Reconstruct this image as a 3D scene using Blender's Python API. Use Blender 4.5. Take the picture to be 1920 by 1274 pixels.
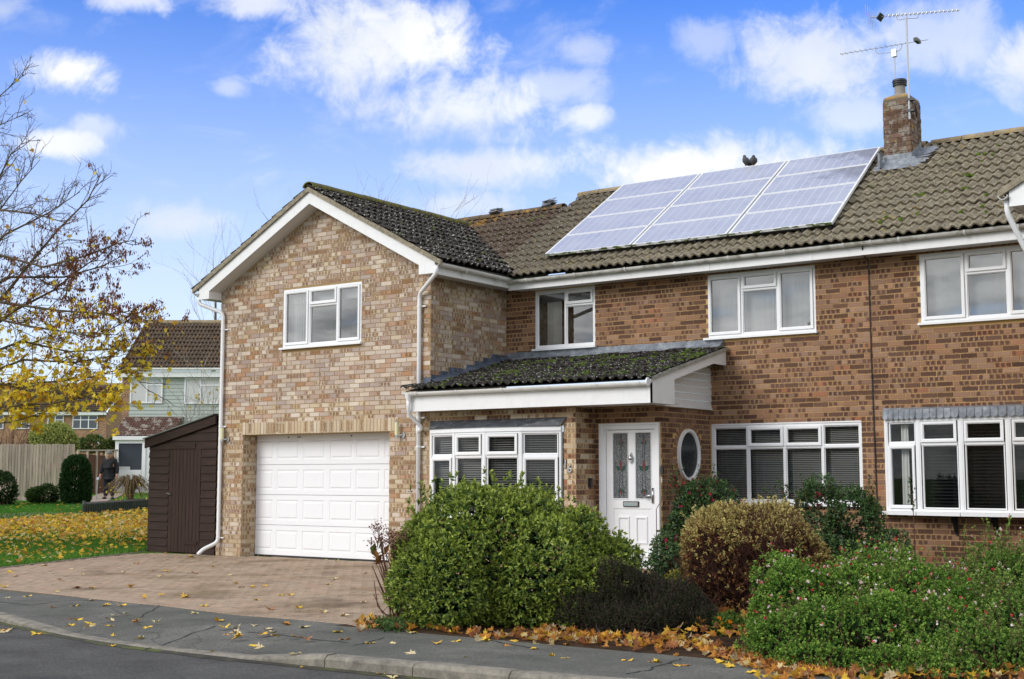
import bpy, math, random
import numpy as np
from mathutils import Matrix, Vector

# ------------------------------------------------------------------ camera, sky, sun, exposure
S = bpy.context.scene
for o in list(bpy.data.objects):
    bpy.data.objects.remove(o)
COL = S.collection
rng = np.random.default_rng(16)
random.seed(16)

CP = np.array([18.0511, -16.1857, 1.38628])
YAW, PITCH, FPX = math.radians(35.59146), math.radians(5.95431), 2471.46     # focal length in pixels of a 1920 px wide picture
DV = np.array([-math.sin(YAW) * math.cos(PITCH), math.cos(YAW) * math.cos(PITCH), math.sin(PITCH)])
RV = np.array([math.cos(YAW), math.sin(YAW), 0.0])
UV = np.cross(RV, DV)

cam_d = bpy.data.cameras.new('camera')
cam = bpy.data.objects.new('camera', cam_d)
COL.objects.link(cam)
cam_d.sensor_width = 36.0
cam_d.lens = FPX / 1920.0 * 36.0
cam_d.clip_start, cam_d.clip_end = 0.1, 3000.0
m = Matrix((RV, UV, -DV)).transposed().to_4x4()
m.translation = Vector(CP)
cam.matrix_world = m
S.camera = cam

SUN_EL, SUN_AZ = math.radians(31), math.radians(205)      # azimuth clockwise from +Y
SUNV = np.array([math.sin(SUN_AZ) * math.cos(SUN_EL), math.cos(SUN_AZ) * math.cos(SUN_EL), math.sin(SUN_EL)])
SKY_STRENGTH = 0.15
SUN_STRENGTH = 1.1
EXPOSURE = 0.98


def nodes_of(x):
    x.use_nodes = True
    nt = x.node_tree
    nt.nodes.clear()
    return nt


class N:
    """small helper to write node trees"""
    def __init__(s, nt): s.nt = nt
    def new(s, t, **k):
        n = s.nt.nodes.new(t)
        for a, b in k.items(): setattr(n, a, b)
        return n
    def put(s, sock, v):
        if v is None: return
        if isinstance(v, bpy.types.NodeSocket): s.nt.links.new(v, sock)
        elif isinstance(v, (tuple, list)) and sock.type == 'RGBA' and len(v) == 3: sock.default_value = (*v, 1)
        else: sock.default_value = v
    def math(s, op, a, b=None, c=None, clamp=False):
        n = s.new('ShaderNodeMath', operation=op, use_clamp=clamp)
        for i, v in enumerate((a, b, c)): s.put(n.inputs[i], v)
        return n.outputs[0]
    def vmath(s, op, a, b=None):
        n = s.new('ShaderNodeVectorMath', operation=op)
        s.put(n.inputs[0], a); s.put(n.inputs[1], b)
        return n.outputs['Value'] if op in ('DOT_PRODUCT', 'LENGTH') else n.outputs[0]
    def mix(s, f, a, b, mode='MIX'):
        n = s.new('ShaderNodeMix', data_type='RGBA', blend_type=mode, clamp_factor=True)
        s.put(n.inputs[0], f); s.put(n.inputs[6], a); s.put(n.inputs[7], b)
        return n.outputs[2]
    def noise(s, vec, scale, detail=4, rough=.55, dist=0.0, dim='3D'):
        n = s.new('ShaderNodeTexNoise', noise_dimensions=dim)
        s.put(n.inputs['Vector'], vec); s.put(n.inputs['Scale'], scale)
        s.put(n.inputs['Detail'], detail); s.put(n.inputs['Roughness'], rough); s.put(n.inputs['Distortion'], dist)
        return n.outputs[0]
    def vor(s, vec, scale, feature='F1'):
        n = s.new('ShaderNodeTexVoronoi', feature=feature)
        s.put(n.inputs['Vector'], vec); s.put(n.inputs['Scale'], scale)
        return n.outputs['Distance']
    def step(s, v, a, b, lo=0.0, hi=1.0):
        n = s.new('ShaderNodeMapRange', interpolation_type='SMOOTHSTEP')
        s.put(n.inputs[0], v)
        for i, x in enumerate((a, b, lo, hi)): s.put(n.inputs[i + 1], x)
        return n.outputs[0]
    def ramp(s, f, stops, const=False):
        n = s.new('ShaderNodeValToRGB')
        cr = n.color_ramp
        if const: cr.interpolation = 'CONSTANT'
        while len(cr.elements) > 1: cr.elements.remove(cr.elements[-1])
        cr.elements[0].position = stops[0][0]; cr.elements[0].color = (*stops[0][1], 1)
        for p, c in stops[1:]:
            e = cr.elements.new(p); e.color = (*c, 1)
        s.put(n.inputs[0], f)
        return n.outputs[0]
    def sep(s, v):
        n = s.new('ShaderNodeSeparateXYZ'); s.put(n.inputs[0], v)
        return n.outputs
    def comb(s, x=0.0, y=0.0, z=0.0):
        n = s.new('ShaderNodeCombineXYZ')
        for i, v in enumerate((x, y, z)): s.put(n.inputs[i], v)
        return n.outputs[0]


def pixdir(px, py):
    v = DV + RV * (px - 960) / FPX - UV * (py - 637) / FPX
    return v / np.linalg.norm(v)


# sky: Nishita air with broken fair-weather cloud all round
world = bpy.data.worlds.new('World')
S.world = world
world.use_nodes = True
nt = nodes_of(world)
n = N(nt)
sky = n.new('ShaderNodeTexSky', sky_type='NISHITA', sun_disc=False)
sky.sun_elevation, sky.sun_rotation = SUN_EL, SUN_AZ
sky.air_density, sky.dust_density, sky.ozone_density = 1.0, 0.6, 3.0
D = n.new('ShaderNodeTexCoord').outputs['Generated']
dx, dy, dz = n.sep(D)
den = n.math('ADD', n.math('MAXIMUM', dz, 0.0), 0.22)
flat = n.comb(n.math('DIVIDE', dx, den), n.math('DIVIDE', dy, den), n.math('MULTIPLY', dz, 1.5))
f1 = n.noise(flat, 2.6, 7, .56, .25)
f2 = n.noise(D, 34.0, 7, .66, .5)
warp = n.math('ADD', n.math('MULTIPLY', n.math('SUBTRACT', n.noise(D, 13.0, 6, .62, .4), .5), 2.6), n.math('MULTIPLY', n.math('SUBTRACT', f2, .5), 1.5))
CLOUDS = [  # where the fair-weather clouds stand: px, py, half width, half height, density
    (740, 70, 205, 112, .92), (860, 205, 190, 70, .8), (1100, 218, 58, 26, .7), (890, 315, 190, 42, .8),
    (1330, 310, 235, 60, 1.05), (1560, 95, 160, 90, .82), (1740, 60, 150, 85, .6), (118, 138, 92, 40, 1.05),
    (115, 268, 78, 24, .85), (850, 385, 120, 34, .7), (345, 420, 100, 36, .7), (428, 165, 32, 20, .45),
    (1925, 115, 60, 75, .9), (470, 5, 70, 34, .7), (250, 0, 70, 25, .7), (1090, 92, 60, 34, .5), (1320, 75, 60, 40, .45),
    (1620, 215, 110, 40, .5), (180, 245, 50, 26, .5), (0, 20, 60, 30, .5), (1060, 165, 110, 40, .45)]
tot = None
for (px, py, rx, ry, k) in CLOUDS:
    f = pixdir(px, py); r = RV; u = np.cross(r, f); u /= np.linalg.norm(u); r = np.cross(f, u)
    fd = n.math('MAXIMUM', n.vmath('DOT_PRODUCT', D, tuple(f)), .05)
    a = n.math('DIVIDE', n.vmath('DOT_PRODUCT', D, tuple(r)), n.math('MULTIPLY', fd, rx / FPX))
    b = n.math('DIVIDE', n.vmath('DOT_PRODUCT', D, tuple(u)), n.math('MULTIPLY', fd, ry / FPX))
    q = n.math('SQRT', n.math('ADD', n.math('MULTIPLY', a, a), n.math('MULTIPLY', b, b)))
    v = n.math('MULTIPLY', n.step(n.math('ADD', q, n.math('MULTIPLY', warp, 1.05)), 1.22, .12), k)
    tot = v if tot is None else n.math('MAXIMUM', tot, v)
# cloud field on the rest of the dome, thinning out towards the patch of sky described above
front = n.vmath('DOT_PRODUCT', D, tuple(pixdir(960, 330)))
field = n.math('MULTIPLY', n.step(f1, .28, .50), n.step(front, .90, .62))
wisp = n.math('MULTIPLY', n.step(n.noise(flat, 5.0, 8, .62, .6), .52, .85), .40)
dens = n.math('MAXIMUM', n.math('MAXIMUM', tot, field), wisp, clamp=True)
cl_col = n.mix(n.step(n.noise(D, 9.0, 4, .5), .35, .65), (2.9, 3.05, 3.25), (3.75, 3.75, 3.72))
skyc = n.mix(1.0, sky.outputs[0], (.085, .355, .80), 'MULTIPLY')
hz = n.math('POWER', n.step(dz, .42, .0), .95)                     # bright milky air low down
skyc = n.mix(n.math('MULTIPLY', hz, .92), skyc, (3.2, 3.55, 3.95))
over = n.mix(n.step(n.noise(flat, 2.6, 6, .6, .5), .36, .62), (2.2, 2.3, 2.42), (5.0, 5.03, 5.05))     # broken grey cloud on the street side
cl_col = n.mix(n.step(front, .80, .45), cl_col, over)
full = n.mix(dens, skyc, cl_col)
bg = n.new('ShaderNodeBackground'); n.put(bg.inputs[0], full); bg.inputs[1].default_value = SKY_STRENGTH
nt.links.new(bg.outputs[0], n.new('ShaderNodeOutputWorld').inputs[0])

sd = bpy.data.lights.new('sun', 'SUN')
sd.energy, sd.angle, sd.color = SUN_STRENGTH, math.radians(30), (1.0, .95, .885)
sun = bpy.data.objects.new('sun', sd)
COL.objects.link(sun)
sun.rotation_euler = Vector(-SUNV).to_track_quat('-Z', 'Y').to_euler()
S.view_settings.view_transform = 'Standard'
S.view_settings.look = 'None'
S.view_settings.gamma = 1.0
S.view_settings.use_curve_mapping = False
S.view_settings.exposure = EXPOSURE
S.cycles.use_denoising = True
S.cycles.max_bounces = 8
S.cycles.transparent_max_bounces = 16

# ------------------------------------------------------------------ helpers

def hx(h):
    """sRGB hex -> linear"""
    c = [int(h[i:i + 2], 16) / 255 for i in (0, 2, 4)]
    return tuple(x / 12.92 if x <= .04045 else ((x + .055) / 1.055) ** 2.4 for x in c)


def mat(name, rough=.6, color=(.5, .5, .5), spec=.5, build=None, transl=0.0):
    mm = bpy.data.materials.new(name)
    t = nodes_of(mm)
    k = N(t)
    out = k.new('ShaderNodeOutputMaterial')
    p = k.new('ShaderNodeBsdfPrincipled')
    k.put(p.inputs['Base Color'], color)
    p.inputs['Roughness'].default_value = rough
    p.inputs['Specular IOR Level'].default_value = spec
    surf = p.outputs[0]
    if build:
        r = build(k, p)
        if r is not None:
            k.put(p.inputs['Base Color'], r)
            if transl:
                tr = k.new('ShaderNodeBsdfTranslucent'); k.put(tr.inputs[0], r)
                ms = k.new('ShaderNodeMixShader'); ms.inputs[0].default_value = transl
                t.links.new(surf, ms.inputs[1]); t.links.new(tr.outputs[0], ms.inputs[2]); surf = ms.outputs[0]
    t.links.new(surf, out.inputs[0])
    return mm


def bump(k, p, h, strength=.3, dist=.01):
    b = k.new('ShaderNodeBump'); b.inputs['Strength'].default_value = strength; b.inputs['Distance'].default_value = dist
    k.put(b.inputs['Height'], h)
    k.nt.links.new(b.outputs[0], p.inputs['Normal'])


def pos(k): return k.new('ShaderNodeNewGeometry').outputs['Position']
def uvn(k): return k.new('ShaderNodeUVMap', uv_map='uv').outputs[0]


ROOTOFF = {}


def link(o): COL.objects.link(o); return o


def thing(name, label, cat, loc, group=None, kind=None):
    o = link(bpy.data.objects.new(name, None))
    o.empty_display_size = .2
    o.location = loc
    o['label'] = label
    if kind: o['kind'] = kind
    else: o['category'] = cat
    if group: o['group'] = group
    ROOTOFF[o.name] = np.array(loc, float)
    return o


def tag(o, label, cat=None, group=None, kind=None):
    if label: o['label'] = label
    if cat: o['category'] = cat
    if group: o['group'] = group
    if kind: o['kind'] = kind
    return o


class MB:
    """mesh builder in world coordinates"""
    def __init__(s): s.v = []; s.nv = 0; s.loops = []; s.sizes = []; s.uv = []; s.col = []; s.anyuv = s.anycol = False
    def add(s, V, F, uv=None, col=None):
        V = np.asarray(V, float).reshape(-1, 3)
        s.v.append(V)
        if isinstance(F, np.ndarray):
            s.loops.append((F + s.nv).ravel()); s.sizes.append(np.full(len(F), F.shape[1]))
        else:
            s.loops.append(np.array([i for f in F for i in f], int) + s.nv); s.sizes.append(np.array([len(f) for f in F], int))
        if uv is not None: s.anyuv = True
        s.uv.append(np.zeros((len(V), 2)) if uv is None else np.asarray(uv, float))
        if col is not None: s.anycol = True
        if col is None: c = np.ones((len(V), 4))
        else:
            c = np.asarray(col, float)
            if c.ndim == 1: c = np.tile(c, (len(V), 1))
            if c.shape[1] == 3: c = np.hstack([c, np.ones((len(c), 1))])
        s.col.append(c)
        s.nv += len(V)
        return s
    def quad(s, a, b, c, d, uv=None, col=None): return s.add([a, b, c, d], [(0, 1, 2, 3)], uv, col)
    def poly(s, pts): return s.add(pts, [tuple(range(len(pts)))])
    def box(s, o, ax, ay, az, uv=None):
        """box from corner o along three edge vectors"""
        o, ax, ay, az = (np.asarray(q, float) for q in (o, ax, ay, az))
        V = [o, o + ax, o + ax + ay, o + ay, o + az, o + ax + az, o + ax + ay + az, o + ay + az]
        F = [(0, 3, 2, 1), (4, 5, 6, 7), (0, 1, 5, 4), (1, 2, 6, 5), (2, 3, 7, 6), (3, 0, 4, 7)]
        if np.dot(np.cross(ax, ay), az) < 0: F = [f[::-1] for f in F]
        return s.add(V, F)
    def aabb(s, x0, x1, y0, y1, z0, z1): return s.box((x0, y0, z0), (x1 - x0, 0, 0), (0, y1 - y0, 0), (0, 0, z1 - z0))
    def tube(s, pts, r, n=8, cap=True, col=None):
        pts = np.asarray(pts, float); r = np.broadcast_to(np.asarray(r, float), (len(pts),))
        V = []; up = np.array([0.0, 0, 1])
        T = np.gradient(pts, axis=0) if len(pts) > 2 else np.tile(pts[1] - pts[0], (2, 1))
        T /= np.maximum(np.linalg.norm(T, axis=1, keepdims=True), 1e-9)
        ref = up if abs(T[0][2]) < .9 else np.array([1.0, 0, 0])
        a = np.cross(T[0], ref); a /= np.linalg.norm(a)
        th = np.arange(n) * 2 * math.pi / n
        for i in range(len(pts)):
            a = a - T[i] * np.dot(a, T[i]); a /= max(np.linalg.norm(a), 1e-9)
            b = np.cross(T[i], a)
            V.append(pts[i] + r[i] * (np.cos(th)[:, None] * a + np.sin(th)[:, None] * b))
        F = []
        for i in range(len(pts) - 1):
            for j in range(n):
                F.append((i * n + j, i * n + (j + 1) % n, (i + 1) * n + (j + 1) % n, (i + 1) * n + j))
        if cap:
            F.append(tuple(range(n))[::-1]); F.append(tuple((len(pts) - 1) * n + j for j in range(n)))
        return s.add(np.concatenate(V), F, None, col)
    def build(s, name, material, parent=None, smooth=False, kind=None):
        me = bpy.data.meshes.new(name)
        V = np.concatenate(s.v)
        off = np.zeros(3)
        if parent is not None:
            root = parent
            while root.parent is not None: root = root.parent
            off = ROOTOFF.get(root.name, np.zeros(3))
        V = V - off
        L = np.concatenate(s.loops).astype(np.int32); Z = np.concatenate(s.sizes).astype(np.int32)
        me.vertices.add(len(V)); me.vertices.foreach_set('co', V.ravel().astype(np.float32))
        me.loops.add(len(L)); me.loops.foreach_set('vertex_index', L)
        me.polygons.add(len(Z))
        st = np.zeros(len(Z), np.int32); st[1:] = np.cumsum(Z)[:-1]
        me.polygons.foreach_set('loop_start', st)
        me.polygons.foreach_set('use_smooth', np.full(len(Z), bool(smooth)))
        me.update(calc_edges=True)
        if s.anyuv:
            ul = me.uv_layers.new(name='uv')
            ul.data.foreach_set('uv', np.concatenate(s.uv)[L].ravel().astype(np.float32))
        if s.anycol:
            ca = me.color_attributes.new('rc', 'FLOAT_COLOR', 'POINT')
            ca.data.foreach_set('color', np.concatenate(s.col).ravel().astype(np.float32))
        me.validate()
        if material is not None: me.materials.append(material)
        o = link(bpy.data.objects.new(name, me))
        if parent is not None: o.parent = parent
        if kind: o['kind'] = kind
        return o


def project(P):
    q = np.asarray(P, float) - CP
    z = q @ DV
    zz = np.where(z > .1, z, .1)
    return 960 + FPX * (q @ RV) / zz, 637 - FPX * (q @ UV) / zz, z


def at(px, py, depth):
    return CP + depth * (DV + RV * (px - 960) / FPX - UV * (py - 637) / FPX)


class Frame:
    """a flat face: origin o, a runs along u, b runs up, c comes out along n"""
    def __init__(s, o, u, nrm): s.o = np.array(o, float); s.u = np.array(u, float); s.n = np.array(nrm, float); s.z = np.array((0, 0, 1.0))
    def p(s, a, b, c=0.0): return s.o + s.u * a + s.z * b + s.n * c
    def box(s, mb, a0, a1, b0, b1, c0, c1): return mb.box(s.p(a0, b0, c0), s.u * (a1 - a0), s.z * (b1 - b0), s.n * (c1 - c0))
    def M(s, a, b, c, la=1, lb=1, lc=1):
        m4 = Matrix.Identity(4)
        for i in range(3):
            m4[i][0] = s.u[i] * la; m4[i][1] = s.z[i] * lb; m4[i][2] = s.n[i] * lc
        m4.translation = Vector(s.p(a, b, c))
        return m4


# repeated pieces: the 300 that show largest become parts, the rest one joined part
TPL = {}


def template(key, V, F, uv, material, material_joined):
    me = bpy.data.meshes.new(key)
    me.from_pydata([tuple(v) for v in V], [], F)
    ul = me.uv_layers.new(name='uv')
    for l in me.loops: ul.data[l.index].uv = tuple(uv[l.vertex_index])
    me.materials.append(material)
    TPL[key] = (me, np.array(V, float), F, np.array(uv, float), material_joined)


PIECES = {}


def piece(root, parent, name, key, M4, rc=(.5, .5, .5, 1)):
    PIECES.setdefault((root.name, name), []).append((parent, key, M4, rc))


def flush_pieces(limit=300):
    for (rn, name), L in PIECES.items():
        root = bpy.data.objects[rn]
        off = Vector(ROOTOFF.get(rn, (0, 0, 0)))
        C = []
        for (par, key, M4, rc) in L:
            V = TPL[key][1]
            c = Vector((V.min(0) + V.max(0)) / 2)
            C.append(tuple(M4 @ c))
        x, y, z = project(np.array(C))
        ok = (x > 10) & (x < 1910) & (y > 10) & (y < 1264) & (z > .5)
        size = np.array([abs(m4.to_3x3().determinant()) ** .0 * max(m4.col[0].length * (TPL[key][1][:, 0].ptp() if False else float(np.ptp(TPL[key][1][:, 0]))), .001) for (_, key, m4, _) in L]) / np.maximum(z, .5)
        order = np.argsort(np.where(ok, -size, 1e3 - size))
        if len(L) > limit:
            # spread the single pieces over the largest third so that they are the ones that show
            pass
        single = set(order[:limit].tolist())
        joined = {}
        for i, (par, key, M4, rc) in enumerate(L):
            if i in single:
                o = bpy.data.objects.new(name, TPL[key][0])
                COL.objects.link(o)
                o.parent = par
                o.matrix_basis = Matrix.Translation(-off) @ M4
                o.color = rc
            else:
                joined.setdefault(TPL[key][4].name, []).append((key, M4, rc))
        for mn, JL in joined.items():
            mb = MB()
            for key, M4, rc in JL:
                _, V, F, uv, _ = TPL[key]
                A = np.array(M4)
                mb.add(V @ A[:3, :3].T + A[:3, 3], F, uv, np.array(rc))
            mb.build(name + 's', bpy.data.materials[mn], root, kind='stuff')


# ------------------------------------------------------------------ materials

def rc_src(k, joined):
    if joined:
        a = k.new('ShaderNodeAttribute', attribute_type='GEOMETRY', attribute_name='rc')
        return a.outputs['Color'], a.outputs['Alpha']
    a = k.new('ShaderNodeObjectInfo')
    return a.outputs['Color'], a.outputs['Alpha']


def brick_mat(name, joined, base, dark, plain, fulldark, weather=0.0):
    def b(k, p):
        c, ln = rc_src(k, joined)
        sp = k.new('ShaderNodeSeparateColor'); k.put(sp.inputs[0], c)
        r1, r2, r3 = sp.outputs[:3]
        u, v, _ = k.sep(uvn(k))
        P = pos(k)
        wob = k.noise(P, 38.0, 2, .5)
        wv = k.math('MULTIPLY', k.math('SUBTRACT', wob, .5), .55)
        uu = k.math('MULTIPLY', k.math('MULTIPLY', u, 3.0), ln)
        cell = k.math('FLOOR', uu)
        fu = k.math('ABSOLUTE', k.math('SUBTRACT', k.math('FRACT', uu), .5))
        fv = k.math('ABSOLUTE', k.math('SUBTRACT', v, .5))
        wn = k.new('ShaderNodeTexWhiteNoise', noise_dimensions='2D')
        k.put(wn.inputs['Vector'], k.comb(cell, k.math('MULTIPLY', r2, 917.0), 0.0))
        edge = k.math('ADD', k.math('MAXIMUM', fu, k.math('MULTIPLY', fv, .86)), wv)
        spot = k.math('MULTIPLY', k.step(edge, .40, .31), k.math('LESS_THAN', wn.outputs[0], .62))
        spot = k.math('MULTIPLY', spot, k.math('GREATER_THAN', r2, plain))
        full_e = k.step(k.math('ADD', fv, wv), .50, .38)
        fulld = k.math('MULTIPLY', full_e, k.math('GREATER_THAN', r3, 1 - fulldark))
        dk = k.math('MAXIMUM', spot, fulld)
        bc = k.ramp(r1, base)
        dc = k.ramp(k.math('FRACT', k.math('MULTIPLY', r3, 7.3)), dark)
        col = k.mix(k.math('MULTIPLY', dk, .88), bc, dc)
        g = k.noise(P, 95.0, 4, .65)
        col = k.mix(1.0, col, k.ramp(g, [(.25, (.72, .72, .72)), (.75, (1.18, 1.16, 1.13))]), 'MULTIPLY')
        big = k.noise(P, 1.1, 3, .5)
        col = k.mix(1.0, col, k.ramp(big, [(.3, (.86, .85, .84)), (.7, (1.08, 1.08, 1.08))]), 'MULTIPLY')
        if weather:
            lw = k.step(k.noise(P, 9.0, 5, .7), .50, .62)
            col = k.mix(k.math('MULTIPLY', lw, weather), col, (.30, .29, .25))
            ly = k.step(k.noise(k.vmath('ADD', P, (7., 3., 1.)), 6.5, 5, .6), .63, .68)
            col = k.mix(k.math('MULTIPLY', ly, .8), col, hx('b08a30'))
        bump(k, p, g, .35, .004)
        return col
    return mat(name, .88, spec=.25, build=b)


WING = [(0, hx('d5c9b8')), (.22, hx('c5b3a2')), (.42, hx('b5a497')), (.6, hx('d3c8ba')), (.74, hx('a99890')), (.90, hx('b99c88')), (.985, hx('b08664')), (1, hx('b48c6e'))]
WINGD = [(0, hx('8a6a4a')), (.5, hx('957858')), (.8, hx('7a5c42')), (1, hx('a2876a'))]
WINGB = [(0, hx('c8b79b')), (.4, hx('bca88d')), (.7, hx('d1c5b0')), (1, hx('b3a086'))]
MAIN = [(0, hx('9f7c60')), (.3, hx('906d57')), (.5, hx('9b7f6b')), (.7, hx('866653')), (.88, hx('aa8a70')), (.975, hx('9c6a50')), (1, hx('906e58'))]
MAIND = [(0, hx('51392d')), (.4, hx('5c4435')), (.7, hx('6a5044')), (1, hx('46312a'))]
CHIM = [(0, hx('74604f')), (.5, hx('82695a')), (1, hx('62524a'))]
BR = {}
for nm, args in dict(wing=(WING, WINGD, .30, .05), yellow=(WINGB, WINGD, .12, .06), main=(MAIN, MAIND, .20, .20), chimney=(CHIM, MAIND, .5, .25, .7)).items():
    BR[nm] = (brick_mat('brick ' + nm, False, *args), brick_mat('brick %s joined' % nm, True, *args))
# unit brick face: a 0..1, b 0..1, c out
_bv = [(0, 0, .007), (1, 0, .007), (1, 1, .007), (0, 1, .007)]
_bf = [(0, 1, 2, 3)]
_bu = [(0, 0), (1, 0), (1, 1), (0, 1)]
for e in ((0, 1), (1, 2), (2, 3), (3, 0)):
    i = len(_bv)
    a, b2 = _bv[e[0]], _bv[e[1]]
    _bv += [a, b2, (b2[0], b2[1], -.006), (a[0], a[1], -.006)]
    _bu += [_bu[e[0]], _bu[e[1]], _bu[e[1]], _bu[e[0]]]
    _bf.append((i + 1, i, i + 3, i + 2))
for nm, (m1, m2) in BR.items(): template('brick_' + nm, _bv, _bf, _bu, m1, m2)


def mortar_b(c1, c2):
    def b(k, p):
        P = pos(k)
        g = k.noise(P, 60.0, 4, .6)
        bump(k, p, g, .4, .004)
        return k.mix(k.noise(P, 2.0, 3), c1, c2)
    return b


MORTAR_W = mat('mortar wing', .95, spec=.1, build=mortar_b(hx('b09468'), hx('9c8460')))
MORTAR_M = mat('mortar main', .95, spec=.1, build=mortar_b(hx('d0b07a'), hx('c09f6a')))


def upvc_b(k, p):
    P = pos(k)
    d = k.noise(P, 7.0, 5, .65)
    st = k.noise(k.vmath('MULTIPLY', P, (14., 14., 1.2)), 1.0, 4, .6)
    c = k.mix(k.step(d, .45, .75, 0, .35), (.80, .81, .81), (.66, .66, .62))
    return k.mix(k.step(st, .55, .8, 0, .3), c, (.58, .58, .53))


def dirty_b(k, p):
    P = pos(k)
    d = k.noise(P, 5.0, 6, .7)
    c = k.mix(k.step(d, .42, .62, 0, .85), (.66, .66, .62), (.36, .35, .29))
    return k.mix(k.step(k.noise(P, 3.0, 5, .7), .58, .68, 0, .7), c, (.12, .13, .07))


UPVC = mat('white upvc', .32, spec=.5, build=upvc_b)
FRAME = mat('white window frame', .25, (.82, .83, .84), spec=.5)
GUTTER = mat('white gutter', .38, build=lambda k, p: k.mix(k.step(k.noise(pos(k), 4.0, 5, .7), .45, .7, 0, .6), (.74, .74, .71), (.52, .51, .45)))
GUTTER_D = mat('weathered gutter', .5, build=dirty_b)
SOFFIT = mat('soffit board', .5, (.60, .59, .57))
BLACK = mat('black plastic', .4, (.02, .02, .022))
STEEL = mat('brushed steel', .28, (.55, .55, .56)); STEEL.node_tree.nodes['Principled BSDF'].inputs['Metallic'].default_value = 1.0
ALU = mat('galvanised aluminium', .42, (.52, .53, .55)); ALU.node_tree.nodes['Principled BSDF'].inputs['Metallic'].default_value = .9


def lead_b(k, p):
    P = pos(k)
    g = k.noise(P, 9.0, 5, .65)
    bump(k, p, k.noise(P, 20.0, 3), .5, .01)
    return k.ramp(g, [(.3, hx('61666f')), (.5, hx('7c828a')), (.7, hx('a0a5ab'))])


LEAD = mat('weathered lead', .55, spec=.4, build=lead_b)
LEAD_D = mat('dark lead', .5, spec=.4, build=lambda k, p: k.ramp(k.noise(pos(k), 9.0, 5, .65), [(.3, hx('33363b')), (.55, hx('4a4e54')), (.75, hx('8b9095'))]))


def glass_mat(name, tint=(.92, .95, .95), ior=1.45, rough=0.0, boost=1.0):
    mm = bpy.data.materials.new(name)
    t = nodes_of(mm); k = N(t)
    fr = k.new('ShaderNodeFresnel'); fr.inputs[0].default_value = ior
    tr = k.new('ShaderNodeBsdfTransparent'); k.put(tr.inputs[0], tint)
    gl = k.new('ShaderNodeBsdfGlossy'); gl.inputs['Roughness'].default_value = rough; k.put(gl.inputs[0], (1, 1, 1))
    mx = k.new('ShaderNodeMixShader')
    k.put(mx.inputs[0], k.math('MULTIPLY', fr.outputs[0], boost, clamp=True))
    t.links.new(tr.outputs[0], mx.inputs[1]); t.links.new(gl.outputs[0], mx.inputs[2])
    t.links.new(mx.outputs[0], k.new('ShaderNodeOutputMaterial').inputs[0])
    return mm


GLASS = glass_mat('window glass', ior=1.5, boost=5.0)
GLASS_DIM = glass_mat('ground floor glass', ior=1.45, boost=1.0)
ROOM = mat('dim room', .9, (.05, .05, .052))
ROOM_L = mat('papered room', .9, (.30, .29, .28))
NET = mat('net curtain', .9, (.72, .72, .70), build=lambda k, p: k.mix(k.noise(pos(k), 3.0, 3), (.76, .76, .75), (.84, .84, .83)), transl=.3)
CURTAIN = mat('grey curtain', .9, (.66, .65, .62))
BLIND = mat('venetian blind slat', .4, (.32, .31, .29))
BLIND_B = mat('dark blind slat', .4, (.022, .022, .025))


def obscure_b(k, p):
    P = pos(k)
    vv = k.vor(P, 85.0)
    bump(k, p, k.noise(P, 70.0, 3, .6), 1.0, .01)
    return k.ramp(k.noise(P, 60.0, 4, .7), [(.35, (.045, .05, .055)), (.6, (.14, .15, .155)), (.75, (.5, .52, .53))])


OBSCURE = mat('obscured leaded glass', .12, spec=.6, build=obscure_b)
RED_GLASS = mat('red stained glass', .15, (.16, .03, .03))
GREEN_GLASS = mat('green stained glass', .15, (.01, .06, .04))


def tile_b(kind):
    def b(k, p):
        P = pos(k)
        ca = k.new('ShaderNodeObjectInfo').outputs['Random']
        g = k.noise(P, 14.0, 6, .7)
        if kind == 'main':
            col = k.ramp(g, [(.25, hx('49433a')), (.5, hx('7b7362')), (.72, hx('a89e88'))])
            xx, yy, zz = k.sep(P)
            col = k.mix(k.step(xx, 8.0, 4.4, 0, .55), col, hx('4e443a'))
            mossy, moss_t = 2.6, .68
            lich = k.step(k.noise(k.vmath('ADD', P, (3., 9., 2.)), 5.0, 5, .65), .60, .68)
            col = k.mix(k.math('MULTIPLY', lich, .55), col, hx('9c8a48'))
            wl, wt = 40.0, .64
        elif kind == 'ext':
            col = k.ramp(g, [(.25, hx('3a3029')), (.5, hx('57493e')), (.75, hx('776855'))])
            xx, yy, zz = k.sep(P)
            lich = k.math('MULTIPLY', k.step(k.noise(k.vmath('ADD', P, (3., 9., 2.)), 6.0, 5, .65), .46, .58), k.step(k.math('SUBTRACT', zz, k.math('MULTIPLY', xx, .22)), 5.45, 5.8))
            col = k.mix(k.math('MULTIPLY', lich, .8), col, hx('a67a2a'))
            mossy, moss_t = 2.2, .64
            wl, wt = 40.0, .63
        else:
            col = k.ramp(g, [(.25, hx('1d1a18')), (.55, hx('332f2c')), (.8, hx('57524c'))])
            mossy, moss_t = 2.6, (.62 if kind == 'wing' else .55)
            wl, wt = 33.0, .61
        wh = k.step(k.noise(P, wl, 3, .5), wt, wt + .05)
        col = k.mix(k.math('MULTIPLY', wh, .85), col, (.56, .56, .52))
        mo = k.step(k.math('ADD', k.noise(P, mossy, 4, .6), k.math('MULTIPLY', k.math('SUBTRACT', k.noise(P, 22.0, 4, .7), .5), .45)), moss_t, moss_t + .1)
        col = k.mix(k.math('MULTIPLY', mo, .9), col, k.ramp(k.noise(P, 30.0), [(.3, hx('31401a')), (.7, hx('66792a'))]))
        bump(k, p, g, .5, .01)
        return col
    return b


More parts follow.
